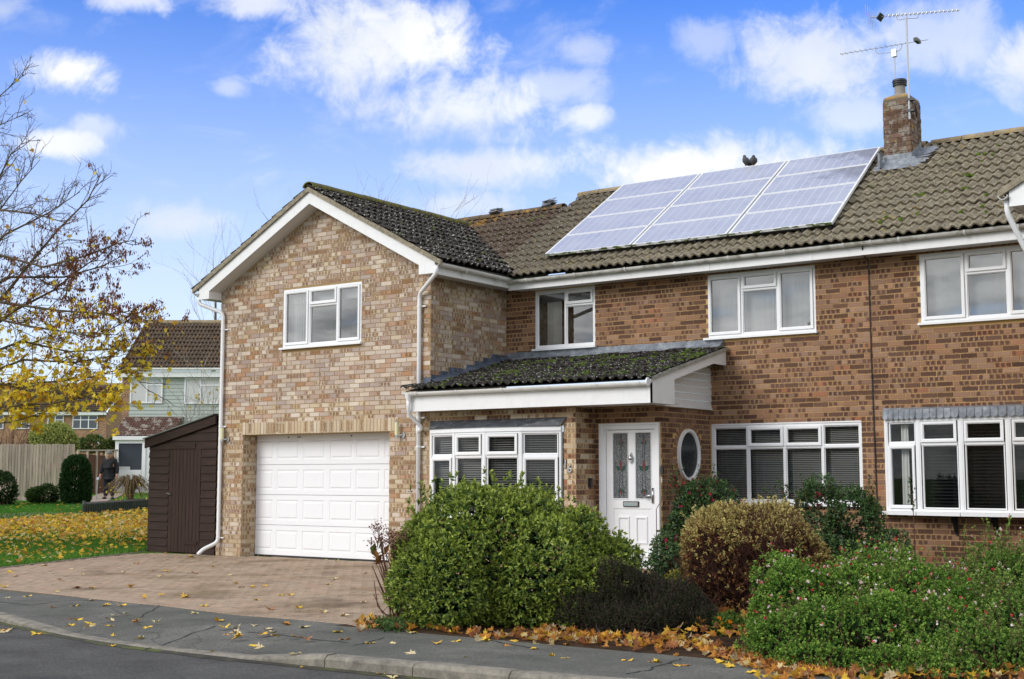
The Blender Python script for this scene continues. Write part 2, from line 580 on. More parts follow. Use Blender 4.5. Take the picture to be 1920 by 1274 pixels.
TILE = {q: mat('roof tile ' + q, .92, spec=.2, build=tile_b(q)) for q in ('main', 'ext', 'wing', 'porch')}
TW, TG = .30, .30
na = 14
tv, tf, tu = [], [], []
for j, (bq, cq) in enumerate(((.0, .046), (.345, .008))):
    for i in range(na + 1):
        a = i / na * (TW + .012)
        w = .044 * (.5 + .5 * math.cos(2 * math.pi * (a - .05) / .15)) ** 1.1
        tv.append((a, bq, cq + w)); tu.append((i / na, j))
for i in range(na): tf.append((i, i + 1, na + 2 + i, na + 1 + i))
o0 = len(tv)
for i in range(na + 1):
    a, bq, cq = tv[i]
    tv += [(a, bq, cq), (a, bq + .004, cq - .026)]; tu += [(i / na, 0), (i / na, 0)]
for i in range(na): tf.append((o0 + 2 * i, o0 + 2 * i + 1, o0 + 2 * i + 3, o0 + 2 * i + 2))
for q, mm in TILE.items(): template('tile_' + q, tv, tf, tu, mm, mm)


def tile_field(root, part, key, o, u, t, cols, rows, keep, jitter=.004):
    """tiles on a slope: o lower-left corner, u along the eaves, t unit vector up the slope"""
    o, u, t = (np.array(q, float) for q in (o, u, t))
    nn = np.cross(u, t); nn /= np.linalg.norm(nn)
    for r in range(rows):
        for c in range(cols):
            P = o + u * (c * TW) + t * (r * TG)
            cen = P + u * TW / 2 + t * TG / 2
            if not keep(cen, r, c): continue
            P = P + nn * rng.normal(0, jitter) + t * rng.normal(0, jitter) + u * rng.normal(0, .002)
            m4 = Matrix.Identity(4)
            tt = t + nn * rng.normal(0, .006)
            for i in range(3): m4[i][0] = u[i]; m4[i][1] = tt[i]; m4[i][2] = nn[i]
            m4.translation = Vector(P)
            piece(root, part, 'roof_tile', 'tile_' + key, m4)


def wall(root, name, fr, u0, u1, z0, z1, holes=(), top=None, style='wing', mortar=None, first=0, rcf=None, skip=None, thick=.12, parent=None):
    """a brick wall: a mortar slab with real openings and stretcher-bond bricks standing proud of it"""
    us = sorted({u0, u1, *[max(u0, min(u1, h[0])) for h in holes], *[max(u0, min(u1, h[1])) for h in holes]})
    zs = sorted({z0, z1, *[max(z0, min(z1, h[2])) for h in holes], *[max(z0, min(z1, h[3])) for h in holes]})
    inside = lambda a, b: any(h[0] < a < h[1] and h[2] < b < h[3] for h in holes)
    mb = MB()
    if top is not None: us = sorted(set(us) | {q for q in top[1] if u0 < q < u1})
    for i in range(len(us) - 1):
        for j in range(len(zs) - 1):
            a, b, c, d = us[i], us[i + 1], zs[j], zs[j + 1]
            if inside((a + b) / 2, (c + d) / 2): continue
            if top is not None and j == len(zs) - 2:
                mb.quad(fr.p(a, c), fr.p(b, c), fr.p(b, top[0](b)), fr.p(a, top[0](a)))
            else: mb.quad(fr.p(a, c), fr.p(b, c), fr.p(b, d), fr.p(a, d))
    for h in holes:                                             # reveals
        a, b, c, d = h[:4]
        dep = h[4] if len(h) > 4 else thick
        mb.quad(fr.p(a, c), fr.p(a, d), fr.p(a, d, -dep), fr.p(a, c, -dep))
        mb.quad(fr.p(b, d), fr.p(b, c), fr.p(b, c, -dep), fr.p(b, d, -dep))
        mb.quad(fr.p(a, d), fr.p(b, d), fr.p(b, d, -dep), fr.p(a, d, -dep))
        mb.quad(fr.p(b, c), fr.p(a, c), fr.p(a, c, -dep), fr.p(b, c, -dep))
    part = mb.build(name, mortar or MORTAR_W, parent or root)
    BL, BH, J = .225, .075, .010
    j0 = int(math.floor(z0 / BH))
    ztop = z1 if top is None else max(top[0](q) for q in us)
    for j in range(j0, int(math.ceil(ztop / BH))):
        zb, zt = j * BH + J / 2, (j + 1) * BH - J / 2
        zm = (zb + zt) / 2
        if zm < z0 or zm > ztop: continue
        s0 = u0 + ((j + first) % 2) * -.1125
        k = 0
        while s0 + k * BL < u1:
            a, b = s0 + k * BL + J / 2, s0 + (k + 1) * BL - J / 2
            k += 1
            a, b = max(a, u0), min(b, u1)
            segs = [(a, b)]
            for h in holes:
                if h[2] - .03 < zm < h[3] + .03:
                    ns = []
                    for (p, q) in segs:
                        if q <= h[0] or p >= h[1]: ns.append((p, q)); continue
                        if p < h[0]: ns.append((p, h[0]))
                        if q > h[1]: ns.append((h[1], q))
                    segs = ns
            for (p, q) in segs:
                if q - p < .03: continue
                if top is not None and (top[0]((p + q) / 2) < zm + .02): continue
                if skip and skip((p + q) / 2, zm): continue
                r = rng.random(3)
                sty = style
                if rcf: sty, r = rcf((p + q) / 2, zm, r)
                m4 = fr.M(p, zb, rng.normal(0, .0012), q - p, zt - zb, 1)
                piece(root, part, 'brick', 'brick_' + sty, m4, (*r, max(.34, (q - p) / .215)))
    return part


def mitred(mb, fr, a0, a1, b0, b1, prof):
    """picture-frame moulding; prof = [(inset, c)...] from outer back to inner back"""
    V = []
    for (i, c) in prof:
        V += [fr.p(a0 + i, b0 + i, c), fr.p(a1 - i, b0 + i, c), fr.p(a1 - i, b1 - i, c), fr.p(a0 + i, b1 - i, c)]
    F = []
    for k in range(len(prof) - 1):
        for j in range(4):
            F.append((k * 4 + j, k * 4 + (j + 1) % 4, k * 4 + 4 + (j + 1) % 4, k * 4 + 4 + j))
    mb.add(V, F)


def room(win, fr, a0, a1, b0, b1, c, depth, material):
    mb = MB()
    P = fr.p
    d = c - depth
    mb.quad(P(a0, b0, d), P(a1, b0, d), P(a1, b1, d), P(a0, b1, d))
    mb.quad(P(a0, b0, c), P(a0, b0, d), P(a0, b1, d), P(a0, b1, c))
    mb.quad(P(a1, b0, d), P(a1, b0, c), P(a1, b1, c), P(a1, b1, d))
    mb.quad(P(a0, b1, d), P(a1, b1, d), P(a1, b1, c), P(a0, b1, c))
    mb.quad(P(a0, b0, c), P(a1, b0, c), P(a1, b0, d), P(a0, b0, d))
    return mb.build('room', material, win)


def blind(win, fr, a0, a1, b0, b1, c, pitch=.025, material=None):
    mb = MB()
    k = 0
    y = b1 - .02
    while y > b0:
        mb.quad(fr.p(a0, y, c + .008), fr.p(a1, y, c + .008), fr.p(a1, y + .015, c - .006), fr.p(a0, y + .015, c - .006))
        y -= pitch
    for q in (.15, .85):
        x = a0 + (a1 - a0) * q
        fr.box(mb, x, x + .004, b0, b1, c + .011, c + .013)
    return mb.build('blind', material or BLIND, win, kind='stuff')


def drape(win, fr, a0, a1, b0, b1, c, material, waves=8, amp=.03, name='curtain'):
    mb = MB()
    nn = waves * 6
    V = []
    for i in range(nn + 1):
        x = a0 + (a1 - a0) * i / nn
        w = amp * math.sin(2 * math.pi * waves * i / nn) + amp * .5 * math.sin(5.1 * i / nn * waves)
        V += [fr.p(x, b0, c + w), fr.p(x, b1, c + w * .7)]
    F = [(2 * i, 2 * i + 2, 2 * i + 3, 2 * i + 1) for i in range(nn)]
    mb.add(V, F)
    return mb.build(name, material, win, smooth=True)


SASH = [(0, 0), (0, .022), (.030, .022), (.045, .010), (.045, -.03)]
FIXED = [(0, 0), (0, .004), (.008, .004), (.018, -.004), (.018, -.03)]


def window(parent, fr, a0, a1, b0, b1, lights, sill=True, glass=None, name='window', rec=.02, outer=.038, vents=(), room_m=None, room_d=.9, sill_out=.07):
    """lights: (a, b, c, d, kind) in metres on the face; kind 's' opening sash, 'f' fixed glass"""
    f2 = Frame(fr.p(0, 0, -rec), fr.u, fr.n)
    mb = MB()
    mitred(mb, f2, a0, a1, b0, b1, [(0, -.07), (0, .018), (outer, .018), (outer, -.05)])
    # mullions and transoms fill between the lights
    as_ = sorted({round(l[0], 4) for l in lights} | {round(l[1], 4) for l in lights})
    cols = sorted({(round(l[0], 4), round(l[1], 4)) for l in lights})
    for i in range(len(cols) - 1):
        x = (cols[i][1] + cols[i + 1][0]) / 2
        if cols[i + 1][0] - cols[i][1] >= -.001:
            f2.box(mb, cols[i][1] - .004, cols[i + 1][0] + .004, b0 + outer, b1 - outer, -.05, .0175)
    for cl in cols:
        ls = sorted([l for l in lights if (round(l[0], 4), round(l[1], 4)) == cl], key=lambda l: l[2])
        for i in range(len(ls) - 1):
            f2.box(mb, cl[0] - .002, cl[1] + .002, ls[i][3] - .004, ls[i + 1][2] + .004, -.049, .0165)
    w = mb.build(name, FRAME, parent)
    for (a, b, c, d, kd) in lights:
        prof = SASH if kd == 's' else FIXED
        s = MB()
        off = .0185 if kd == 's' else .0
        f3 = Frame(f2.p(0, 0, off), fr.u, fr.n)
        mitred(s, f3, a, b, c, d, prof)
        s.build('sash', FRAME, w)
        ins = prof[-1][0]
        g = MB()
        g.quad(f3.p(a + ins - .002, c + ins - .002, -.014), f3.p(b - ins + .002, c + ins - .002, -.014), f3.p(b - ins + .002, d - ins + .002, -.014), f3.p(a + ins - .002, d - ins + .002, -.014))
        g.build('pane', glass or GLASS, w)
        gk = MB()                                                   # black glazing gasket
        mitred(gk, f3, a + ins - .001, b - ins + .001, c + ins - .001, d - ins + .001, [(0, -.012), (.005, -.012)])
        gk.build('gasket', BLACK, w)
    for (a, b, z) in vents:
        v = MB(); f2.box(v, a, b, z, z + .012, .018, .030); v.build('trickle_vent', FRAME, w)
    if sill:
        s = MB()
        f2.box(s, a0 - .03, a1 + .03, b0 - .035, b0 - .002, -.05, rec + sill_out)
        s.build('sill', FRAME, w)
    room(w, f2, a0 + .01, a1 - .01, b0 + .01, b1 - .01, -.08, room_d, room_m or ROOM)
    return w, f2


def L3(a0, a1, b0, b1, cuts, transom, tops, kinds='sfs', gap=.03, o=.04):
    """one row of lights with small top lights in the listed columns"""
    xs = [a0] + list(cuts) + [a1]
    out = []
    for i in range(len(xs) - 1):
        l = xs[i] + (o if i == 0 else gap / 2); r = xs[i + 1] - (o if i == len(xs) - 2 else gap / 2)
        if i in tops:
            out.append((l, r, transom + gap / 2, b1 - o, tops[i]))
            out.append((l, r, b0 + o, transom - gap / 2, kinds[i]))
        else: out.append((l, r, b0 + o, b1 - o, kinds[i]))
    return out


def half_gutter(mb, pts, r=.055, n=9):
    """half-round channel with thickness along a straight run of points"""
    pts = [np.array(p, float) for p in pts]
    for p, q in zip(pts[:-1], pts[1:]):
        t = (q - p) / np.linalg.norm(q - p); s = np.cross(t, (0, 0, 1.0)); s /= np.linalg.norm(s)
        V = []
        prof = [(math.cos(a) * rr, math.sin(a) * rr) for rr, seq in ((r, [math.pi + math.pi * i / n for i in range(n + 1)]), (r - .006, [2 * math.pi - math.pi * i / n for i in range(n + 1)])) for a in seq]
        for e in (p, q):
            for (x, y) in prof: V.append(e + s * x + np.array((0, 0, y)))
        m_ = len(prof)
        F = [(i, (i + 1) % m_, m_ + (i + 1) % m_, m_ + i) for i in range(m_)]
        F += [tuple(range(m_))[::-1], tuple(m_ + i for i in range(m_))]
        mb.add(V, F)
    return mb


def bent(pts, rad=.06, k=5):
    """round the corners of a polyline"""
    pts = [np.array(p, float) for p in pts]
    out = [pts[0]]
    for i in range(1, len(pts) - 1):
        a, b, c = pts[i - 1], pts[i], pts[i + 1]
        u = (a - b) / np.linalg.norm(a - b); v = (c - b) / np.linalg.norm(c - b)
        r = min(rad, np.linalg.norm(a - b) / 2.1, np.linalg.norm(c - b) / 2.1)
        for t in np.linspace(0, 1, k): out.append((1 - t) ** 2 * (b + u * r) + 2 * t * (1 - t) * b + t * t * (b + v * r))
    out.append(pts[-1])
    return out

# ------------------------------------------------------------------ ground levels

def gz(x, y):
    x = np.asarray(x, float); y = np.asarray(y, float)
    dep = (x - CP[0]) * DV[0] + (y - CP[1]) * DV[1]
    z = -.1 * np.clip(-y / 6.2, 0, 1)
    z = z + np.clip((x - 8.0) / 2, 0, 1) * .10 * np.clip((y + 3.5) / 5.5, 0, 1)
    rise = .025 * np.maximum(0, dep - 24.0) * np.clip((-.9 - x) / 1.0, 0, 1)
    return z + np.minimum(rise, 2.6)


# ------------------------------------------------------------------ number 16
house = thing('brick_house', 'brick house numbered 16 with a front gable wing, white garage door and tiled porch roof', 'house', (2.4, 0, 0))
W = 4.87; D2 = 2.06
FG = Frame((0, 0, 0), (1, 0, 0), (0, -1, 0))
FM = Frame((0, D2, 0), (1, 0, 0), (0, -1, 0))
FS = Frame((W, 0, 0), (0, 1, 0), (1, 0, 0))


def rc_wing(u, z, r):
    if z < 2.6 or z > 4.9:
        sty = 'yellow' if rng.random() < (.6 if z < 2.6 else .2) else 'wing'
        if 2.34 < z < 2.62: r[1] *= .35
    else:
        sty = 'wing'
        if 2.6 < z < 3.45: r[1] *= .48; r[2] *= .95            # plainer pink courses below the window
        elif rng.random() < .15: sty = 'yellow'
    return sty, r


def rc_side(u, z, r):
    return ('wing' if rng.random() < .7 else 'yellow'), np.array([.35 + r[0] * .6, r[1], r[2]])


def rc_main(u, z, r):
    if z < .35 and rng.random() < .6: r[2] = max(r[2], .8)
    return 'main', r


def rc_bay(u, z, r):
    return ('main' if rng.random() < .45 else 'yellow'), r


SOLD0, SOLD1 = .55, 4.2
gable_top = lambda u: 6.02 - .53 * abs(u - 2.45)
GARAGE = (.64, 4.04, -.2, 2.12, .33)
w1 = wall(house, 'wall', FG, 0, W, -.15, 4.75, [GARAGE, (1.577, 3.403, 3.59, 4.62)], (gable_top, [2.45]), rcf=rc_wing,
          skip=lambda u, z: SOLD0 < u < SOLD1 and 2.10 < z < 2.36)
k = 0
while SOLD0 + k * .075 < SOLD1 - .03:                                     # soldier course over the garage
    r = rng.random(3); r[1] *= .3; r[2] *= .9
    piece(house, w1, 'brick', 'brick_yellow', FG.M(SOLD0 + k * .075 + .005, 2.125, rng.normal(0, .001), .065, .217), (*r, .34))
    k += 1
# the reveals of the garage pier in brick
FR = Frame((.64, .0, 0), (0, 1, 0), (1, 0, 0))
for j in range(28):
    a = 0.0
    for (p, q) in (((.006, .108), (.118, .325)) if j % 2 else ((.006, .215), (.225, .325))):
        piece(house, w1, 'brick', 'brick_yellow', FR.M(p, j * .075 + .005, 0, q - p, .065), (*rng.random(3), (q - p) / .215))
w2 = wall(house, 'wall', FS, 0, D2, 2.55, 4.62, style='wing', rcf=rc_side, first=1)
w3 = wall(house, 'wall', FM, W, 8.73, 3.05, 4.58, [(5.48, 6.67, 3.52, 4.51)], style='main', mortar=MORTAR_M, rcf=rc_main)
w4 = wall(house, 'wall', FM, 8.73, 11.33, -.05, 4.58, [(8.70, 10.49, 3.51, 4.50), (8.757, 11.137, .99, 2.175)], style='main', mortar=MORTAR_M, rcf=rc_main, first=1)
FB = Frame((0, -.001, 0), (1, 0, 0), (0, -1, 0))
w5 = wall(house, 'wall', FB, W + .001, 7.61, -.12, 2.46, [(4.93, 7.40, .80, 2.14)], style='yellow', mortar=MORTAR_M, rcf=rc_bay)
FP = Frame((7.61, 0, 0), (0, 1, 0), (1, 0, 0))
w6 = wall(house, 'wall', FP, 0, .53, -.1, 2.46, style='main', mortar=MORTAR_M, rcf=rc_bay, first=1)
FD = Frame((0, .53, 0), (1, 0, 0), (0, -1, 0))
w7 = wall(house, 'wall', FD, 7.61, 8.73, -.1, 2.46, [(7.70, 8.71, .10, 2.17)], style='main', mortar=MORTAR_M, rcf=rc_main)
FO = Frame((8.73, 0, 0), (0, 1, 0), (1, 0, 0))
OC = (1.33, 1.71)
oval = lambda u, z, g=0.0: ((u - OC[0]) / (.335 + g)) ** 2 + ((z - OC[1]) / (.385 + g)) ** 2 < 1
w8 = wall(house, 'wall', FO, .53, D2, -.1, 2.46, style='main', mortar=MORTAR_M, rcf=lambda u, z, r: ('main', np.array([.3 + .5 * r[0], r[1], r[2] * .93])), first=1,
          skip=lambda u, z: oval(u, z, .10))
for i in range(34):                                                        # ring of bricks round the oval window
    th = 2 * math.pi * i / 34
    c = np.array((OC[0] + (.345 + .055) * math.cos(th), OC[1] + (.395 + .055) * math.sin(th)))
    d = np.array((math.cos(th) / .335, math.sin(th) / .385)); d /= np.linalg.norm(d)
    t = np.array((-d[1], d[0]))
    m4 = Matrix.Identity(4)
    U = FO.u * t[0] + FO.z * t[1]; Zv = FO.u * d[0] + FO.z * d[1]
    for q in range(3): m4[q][0] = U[q] * .06; m4[q][1] = Zv[q] * .1; m4[q][2] = FO.n[q]
    m4.translation = Vector(FO.p(c[0], c[1]) - U * .03 - Zv * .05)
    piece(house, w8, 'brick', 'brick_main', m4, (.3 + .4 * rng.random(), .2, .3, .34))

# ---- garage door: four ribbed sections
gd = MB(); FGD = Frame((0, .33, 0), (1, 0, 0), (0, -1, 0))
FGD.box(gd, .45, 4.25, 0.0, 2.4, -.08, -.03)
gdo = gd.build('garage_door', UPVC, house)
WHITE = mat('white garage paint', .30, spec=.5, build=lambda k, p: k.mix(k.step(k.noise(pos(k), 3.0, 5, .65), .5, .8, 0, .25), (.84, .85, .87), (.70, .71, .72)))
gdo.data.materials[0] = WHITE
zs = [.03, .553, 1.078, 1.602, 2.13]
for j in range(4):
    mb = MB()
    z0, z1 = zs[j] + .004, zs[j + 1] - .004
    xs = [(.53, 1.06), (1.155, 1.687), (1.789, 2.305), (2.416, 2.939), (3.011, 3.554), (3.640, 4.18)]
    zb, zt = z0 + .085, z1 - .085
    # face with pressed panels
    cuts = [.45] + [q for x in xs for q in x] + [4.25]
    for i in range(0, len(cuts), 2): FGD_ = FGD; mb.quad(FGD.p(cuts[i], z0), FGD.p(cuts[i + 1], z0), FGD.p(cuts[i + 1], z1), FGD.p(cuts[i], z1))
    for x in xs:
        mb.quad(FGD.p(x[0], z0), FGD.p(x[1], z0), FGD.p(x[1], zb), FGD.p(x[0], zb))
        mb.quad(FGD.p(x[0], zt), FGD.p(x[1], zt), FGD.p(x[1], z1), FGD.p(x[0], z1))
        mitred(mb, FGD, x[0], x[1], zb, zt, [(0, 0), (.014, -.008), (.030, -.008), (.05, .001)])
        i_ = .05
        mb.quad(FGD.p(x[0] + i_, zb + i_, .001), FGD.p(x[1] - i_, zb + i_, .001), FGD.p(x[1] - i_, zt - i_, .001), FGD.p(x[0] + i_, zt - i_, .001))
    mitred(mb, FGD, .45, 4.25, z0, z1, [(0, -.03), (0, 0)])
    mb.build('door_section', WHITE, gdo)
mb = MB(); FGD.box(mb, .5, 4.2, -.03, .032, -.028, .004); mb.build('rubber_seal', BLACK, gdo)
mb = MB()
for x in (1.65, 1.70, 1.42, 2.9):
    mb = MB(); FGD.box(mb, x, x + .02, 2.065, 2.085, 0, .012); mb.build('fixing', BLACK, gdo)

# ---- upper windows
g_l = L3(1.577, 3.403, 3.61, 4.62, (2.195, 2.85), 4.305, {1: 's'}, 'sfs')
wn, f2 = window(house, FG, 1.577, 3.403, 3.61, 4.62, g_l, vents=[(1.70, 2.10, 4.585), (2.92, 3.32, 4.585)], room_m=ROOM_L)
wn['label'] = 'three light upstairs window in the gable'
drape(wn, f2, 1.60, 2.0, 3.63, 4.5, -.12, NET, 7)
mb = MB(); f2.box(mb, 1.6, 3.38, 4.38, 4.6, -.14, -.11); mb.build('roller_blind', NET, wn)
mb = MB()                                                               # spotty houseplant and a desk lamp behind the panes
for i in range(16):
    a = np.array((2.55 + .1 * math.sin(i), 3.63 + .03 * i, 0.)); mb.tube([f2.p(a[0], a[1], -.25), f2.p(a[0] + rng.normal(0, .09), a[1] + .13, -.2 + rng.normal(0, .03))], [.016, .004], 5)
mb.build('houseplant', mat('houseplant', .6, (.12, .22, .06)), wn)
mb = MB(); mb.tube(bent([f2.p(2.99, 3.7, -.2), f2.p(2.95, 3.98, -.2), f2.p(3.06, 4.08, -.2), f2.p(3.2, 3.98, -.2)], .05), .012, 6); mb.build('desk_lamp', BLACK, wn)

s_l = L3(5.48, 6.67, 3.53, 4.51, (6.085,), 4.235, {1: 's'}, 'ff')
wn, f2 = window(house, FM, 5.48, 6.67, 3.53, 4.51, s_l, vents=[(5.58, 6.0, 4.475), (6.16, 6.58, 4.475)])
drape(wn, f2, 5.63, 5.92, 3.55, 4.33, -.13, CURTAIN, 5, .02)
mb = MB(); f2.box(mb, 5.5, 6.65, 4.33, 4.5, -.2, -.1); mb.build('pelmet', mat('grey pelmet', .7, (.12, .13, .14)), wn)
m_l = L3(8.70, 10.49, 3.52, 4.50, (9.295, 9.89), 4.225, {1: 's'}, 'sfs')
wn, f2 = window(house, FM, 8.70, 10.49, 3.52, 4.50, m_l, room_m=ROOM_L)
drape(wn, f2, 8.72, 9.75, 3.54, 4.48, -.16, NET, 11, .004)
drape(wn, f2, 9.75, 10.46, 3.54, 4.48, -.17, NET, 7, .004)
k_l = L3(8.757, 11.137, 1.0, 2.17, (9.352, 9.947, 10.542), 1.83, {0: 'f', 1: 's', 2: 's', 3: 'f'}, 'ffff')
wn, f2 = window(house, FM, 8.757, 11.137, 1.0, 2.17, k_l, glass=GLASS_DIM)
for i, (x0, x1) in enumerate(((8.79, 9.34), (9.36, 9.94), (9.955, 10.53), (10.55, 11.10))): blind(wn, f2, x0, x1, 1.04 + .01 * i, 2.14, -.11, .027)
mb = MB(); f2.box(mb, 8.757, 11.137, 2.171, 2.19, -.02, .03); mb.build('head_trim', FRAME, wn)

# ---- bow window left of the door: four facets on a shallow curve
bow = MB()
ang = [math.radians(q) for q in (17, 6, -6, -17)]
px_, py_ = 4.94, -.035
fac = []
for a in ang:
    wd = .625
    u = np.array((math.cos(a), -math.sin(a), 0.0))
    nrm = np.array((-math.sin(a), -math.cos(a), 0.0))
    fac.append((np.array((px_, py_, 0.0)), u, nrm, wd))
    px_ += u[0] * wd; py_ += u[1] * wd
zb0, zb1, ztr = .82, 2.06, 1.70
bw = None
for i, (o, u, nrm, wd) in enumerate(fac):
    fr = Frame(o, u, nrm)
    kd = {0: ('f', 's'), 1: ('s', 'f'), 2: ('s', 'f'), 3: ('f', 's')}[i]
    li = [(.045, wd - .045, ztr + .02, zb1 - .035, kd[0]), (.045, wd - .045, zb0 + .04, ztr - .02, kd[1])]
    wn, f2 = window(house, fr, 0.001, wd - .001, zb0, zb1, li, sill=False, rec=.0, outer=.03, name='bow_window_light', glass=GLASS_DIM, room_d=.6)
    blind(wn, f2, .04, wd - .04, zb0 + .04, zb1 - .04, -.12, .034)
    mb = MB(); fr.box(mb, -.004, wd + .004, zb1 + .002, zb1 + .075, -.06, .035); mb.build('head_trim', FRAME, wn)
    mb = MB(); fr.box(mb, -.02, .02, zb0, zb1, -.03, .024); mb.build('corner_post', FRAME, wn)
    mb = MB(); fr.box(mb, -.002, wd + .002, zb0 - .05, zb0 - .002, -.08, .09); mb.build('sill', FRAME, wn)
mb = MB()
top_in = [np.array((x, -.012, 2.262)) for x in np.linspace(4.89, 7.47, 5)]
for i, (o, u, nrm, wd) in enumerate(fac):
    a = o + nrm * .05 + np.array((0, 0, zb1 + .078)); b = o + u * wd + nrm * .05 + np.array((0, 0, zb1 + .078))
    mb.quad(a, b, top_in[i + 1], top_in[i])
    mb.quad(a - np.array((0, 0, .012)), b - np.array((0, 0, .012)), b, a)
mb.build('bow_window_lead_roof', LEAD_D, house)

# ---- front door
dr = MB(); mitred(dr, FD, 7.70, 8.71, .13, 2.17, [(0, -.06), (0, .045), (.025, .045), (.03, .02), (.085, .02), (.095, .004), (.095, -.04)])
FD.box(dr, 7.69, 8.72, .085, .128, -.05, .09)
door = dr.build('front_door', FRAME, house)
lf = MB()
x0, x1, z0, z1 = 7.80, 8.61, .24, 2.07
GL = [(7.905, 8.165), (8.29, 8.55)]
gz0, gz1 = 1.07, 2.03
c_ = -.012
for (a, b) in ((x0, GL[0][0]), (GL[0][1], GL[1][0]), (GL[1][1], x1)): lf.quad(FD.p(a, gz0, c_), FD.p(b, gz0, c_), FD.p(b, gz1, c_), FD.p(a, gz1, c_))
lf.quad(FD.p(x0, gz1, c_), FD.p(x1, gz1, c_), FD.p(x1, z1, c_), FD.p(x0, z1, c_))
lf.quad(FD.p(x0, .93, c_), FD.p(x1, .93, c_), FD.p(x1, gz0, c_), FD.p(x0, gz0, c_))
lf.quad(FD.p(x0, z0, c_), FD.p(x1, z0, c_), FD.p(x1, .30, c_), FD.p(x0, .30, c_))
for (a, b) in ((x0, 7.91), (8.55, x1)): lf.quad(FD.p(a, .30, c_), FD.p(b, .30, c_), FD.p(b, .93, c_), FD.p(a, .93, c_))
lf.quad(FD.p(7.91, .30, c_ - .012), FD.p(8.55, .30, c_ - .012), FD.p(8.55, .93, c_ - .012), FD.p(7.91, .93, c_ - .012))
mitred(lf, FD, 7.91, 8.55, .30, .93, [(0, c_), (.01, c_ - .012)])
for (a, b) in ((7.975, 8.185), (8.275, 8.485)): mitred(lf, FD, a, b, .42, .82, [(0, c_ - .012), (.012, c_ + .006), (.028, c_ + .006), (.04, c_ - .010)])
for (a, b) in GL: mitred(lf, FD, a, b, gz0, gz1, [(-.012, c_), (-.008, c_ + .010), (.004, c_ + .002), (.006, c_ - .03)])
FD.box(lf, x0 - .01, x1 + .01, .135, .238, -.04, .004); FD.box(lf, x0 + .01, x1 - .01, .242, .262, c_, .035)
lf.build('door_leaf', FRAME, door)
for (a, b) in GL:
    g = MB(); g.quad(FD.p(a, gz0, -.03), FD.p(b, gz0, -.03), FD.p(b, gz1, -.03), FD.p(a, gz1, -.03)); g.build('pane', OBSCURE, door)
    cx = (a + b) / 2
    ld = MB()
    for (zc, s, up) in ((1.90, .62, 1), (1.545, 1.0, 1), (1.165, .62, -1)):
        rd = MB()
        P = lambda q, r, c=-.026: FD.p(cx + q * .06 * s, zc + r * .085 * s * up, c)
        rd.poly([P(0, -.8), P(.42, -.1), P(.34, .5), P(0, 1.0), P(-.34, .5), P(-.42, -.1)])
        rd.build('stained_flower', RED_GLASS, door)
        for sg in (1, -1):
            gn = MB(); gn.poly([P(.15 * sg, -.85), P(.95 * sg, -.75), P(1.45 * sg, .15), P(.95 * sg, 0.05), P(.5 * sg, -.1)][::sg]); gn.build('stained_leaf', GREEN_GLASS, door)
    for q in (-.035, .035):
        ld.tube([FD.p(cx + q, gz0, -.027), FD.p(cx + q * .5, (gz0 + gz1) / 2 - .08, -.027), FD.p(cx + q * .3, gz1, -.027)], .003, 4)
    ld.build('lead_came', LEAD_D, door)
mb = MB(); FD.box(mb, 8.085, 8.345, .955, 1.035, c_, .006); lb = mb.build('letterbox', BLACK, door)
mb = MB(); FD.box(mb, 8.097, 8.333, .967, 1.023, .004, .012); mb.build('letterbox_flap', STEEL, lb)
mb = MB()
for q in range(7): FD.box(mb, 8.125 + q * .022, 8.14 + q * .022, .985 + .002 * (q % 3), .997 + .002 * (q % 2), .0125, .014)
mb.build('letterbox_sticker', mat('turquoise sticker', .5, (.15, .55, .52)), lb)
mb = MB()
mb.tube([FD.p(8.228, 1.745, .004), FD.p(8.228, 1.70, .012), FD.p(8.228, 1.685, .018), FD.p(8.228, 1.64, .018), FD.p(8.228, 1.61, .012), FD.p(8.228, 1.575, .004)], [.004, .012, .03, .032, .012, .004], 10)
mb.tube([FD.p(8.205, 1.655, .02), FD.p(8.21, 1.615, .036), FD.p(8.246, 1.615, .036), FD.p(8.25, 1.655, .02)], .006, 6)
mb.build('door_knocker', STEEL, door, smooth=True)
mb = MB(); FD.box(mb, 8.562, 8.592, 1.01, 1.23, c_, .003)
mb.tube(bent([FD.p(8.577, 1.12, .0), FD.p(8.577, 1.12, .05), FD.p(8.455, 1.115, .055)], .02), [.012] * 6 + [.016], 8)
mb.build('door_handle', STEEL, door, smooth=True)
room(door, FD, 7.8, 8.6, .2, 2.1, -.05, .6, ROOM)
mb = MB(); mb.aabb(7.62, 8.72, .2, .53, .0, .08); mb.build('doorstep', mat('doorstep brick', .9, hx('9a7b60')), house)
mb = MB(); mb.aabb(8.742, 8.775, .475, .515, 1.425, 1.545); mb.aabb(8.775, 8.779, .482, .508, 1.475, 1.50); mb.build('doorbell', BLACK, house)
mb = MB(); mb.aabb(8.742, 8.752, .482, .510, 1.31, 1.385); mb.tube([(8.752, .496, 1.345), (8.757, .496, 1.345)], .007, 8); mb.build('bell_push', mat('ivory plastic', .4, (.68, .63, .50)), house)
mb = MB(); mb.box((7.617, .315, 1.235), (.045, 0, 0), (0, .055, 0), (0, 0, .135)); mb.tube([(7.662, .34, 1.34), (7.672, .34, 1.34)], .02, 10); mb.build('door_camera', BLACK, house)

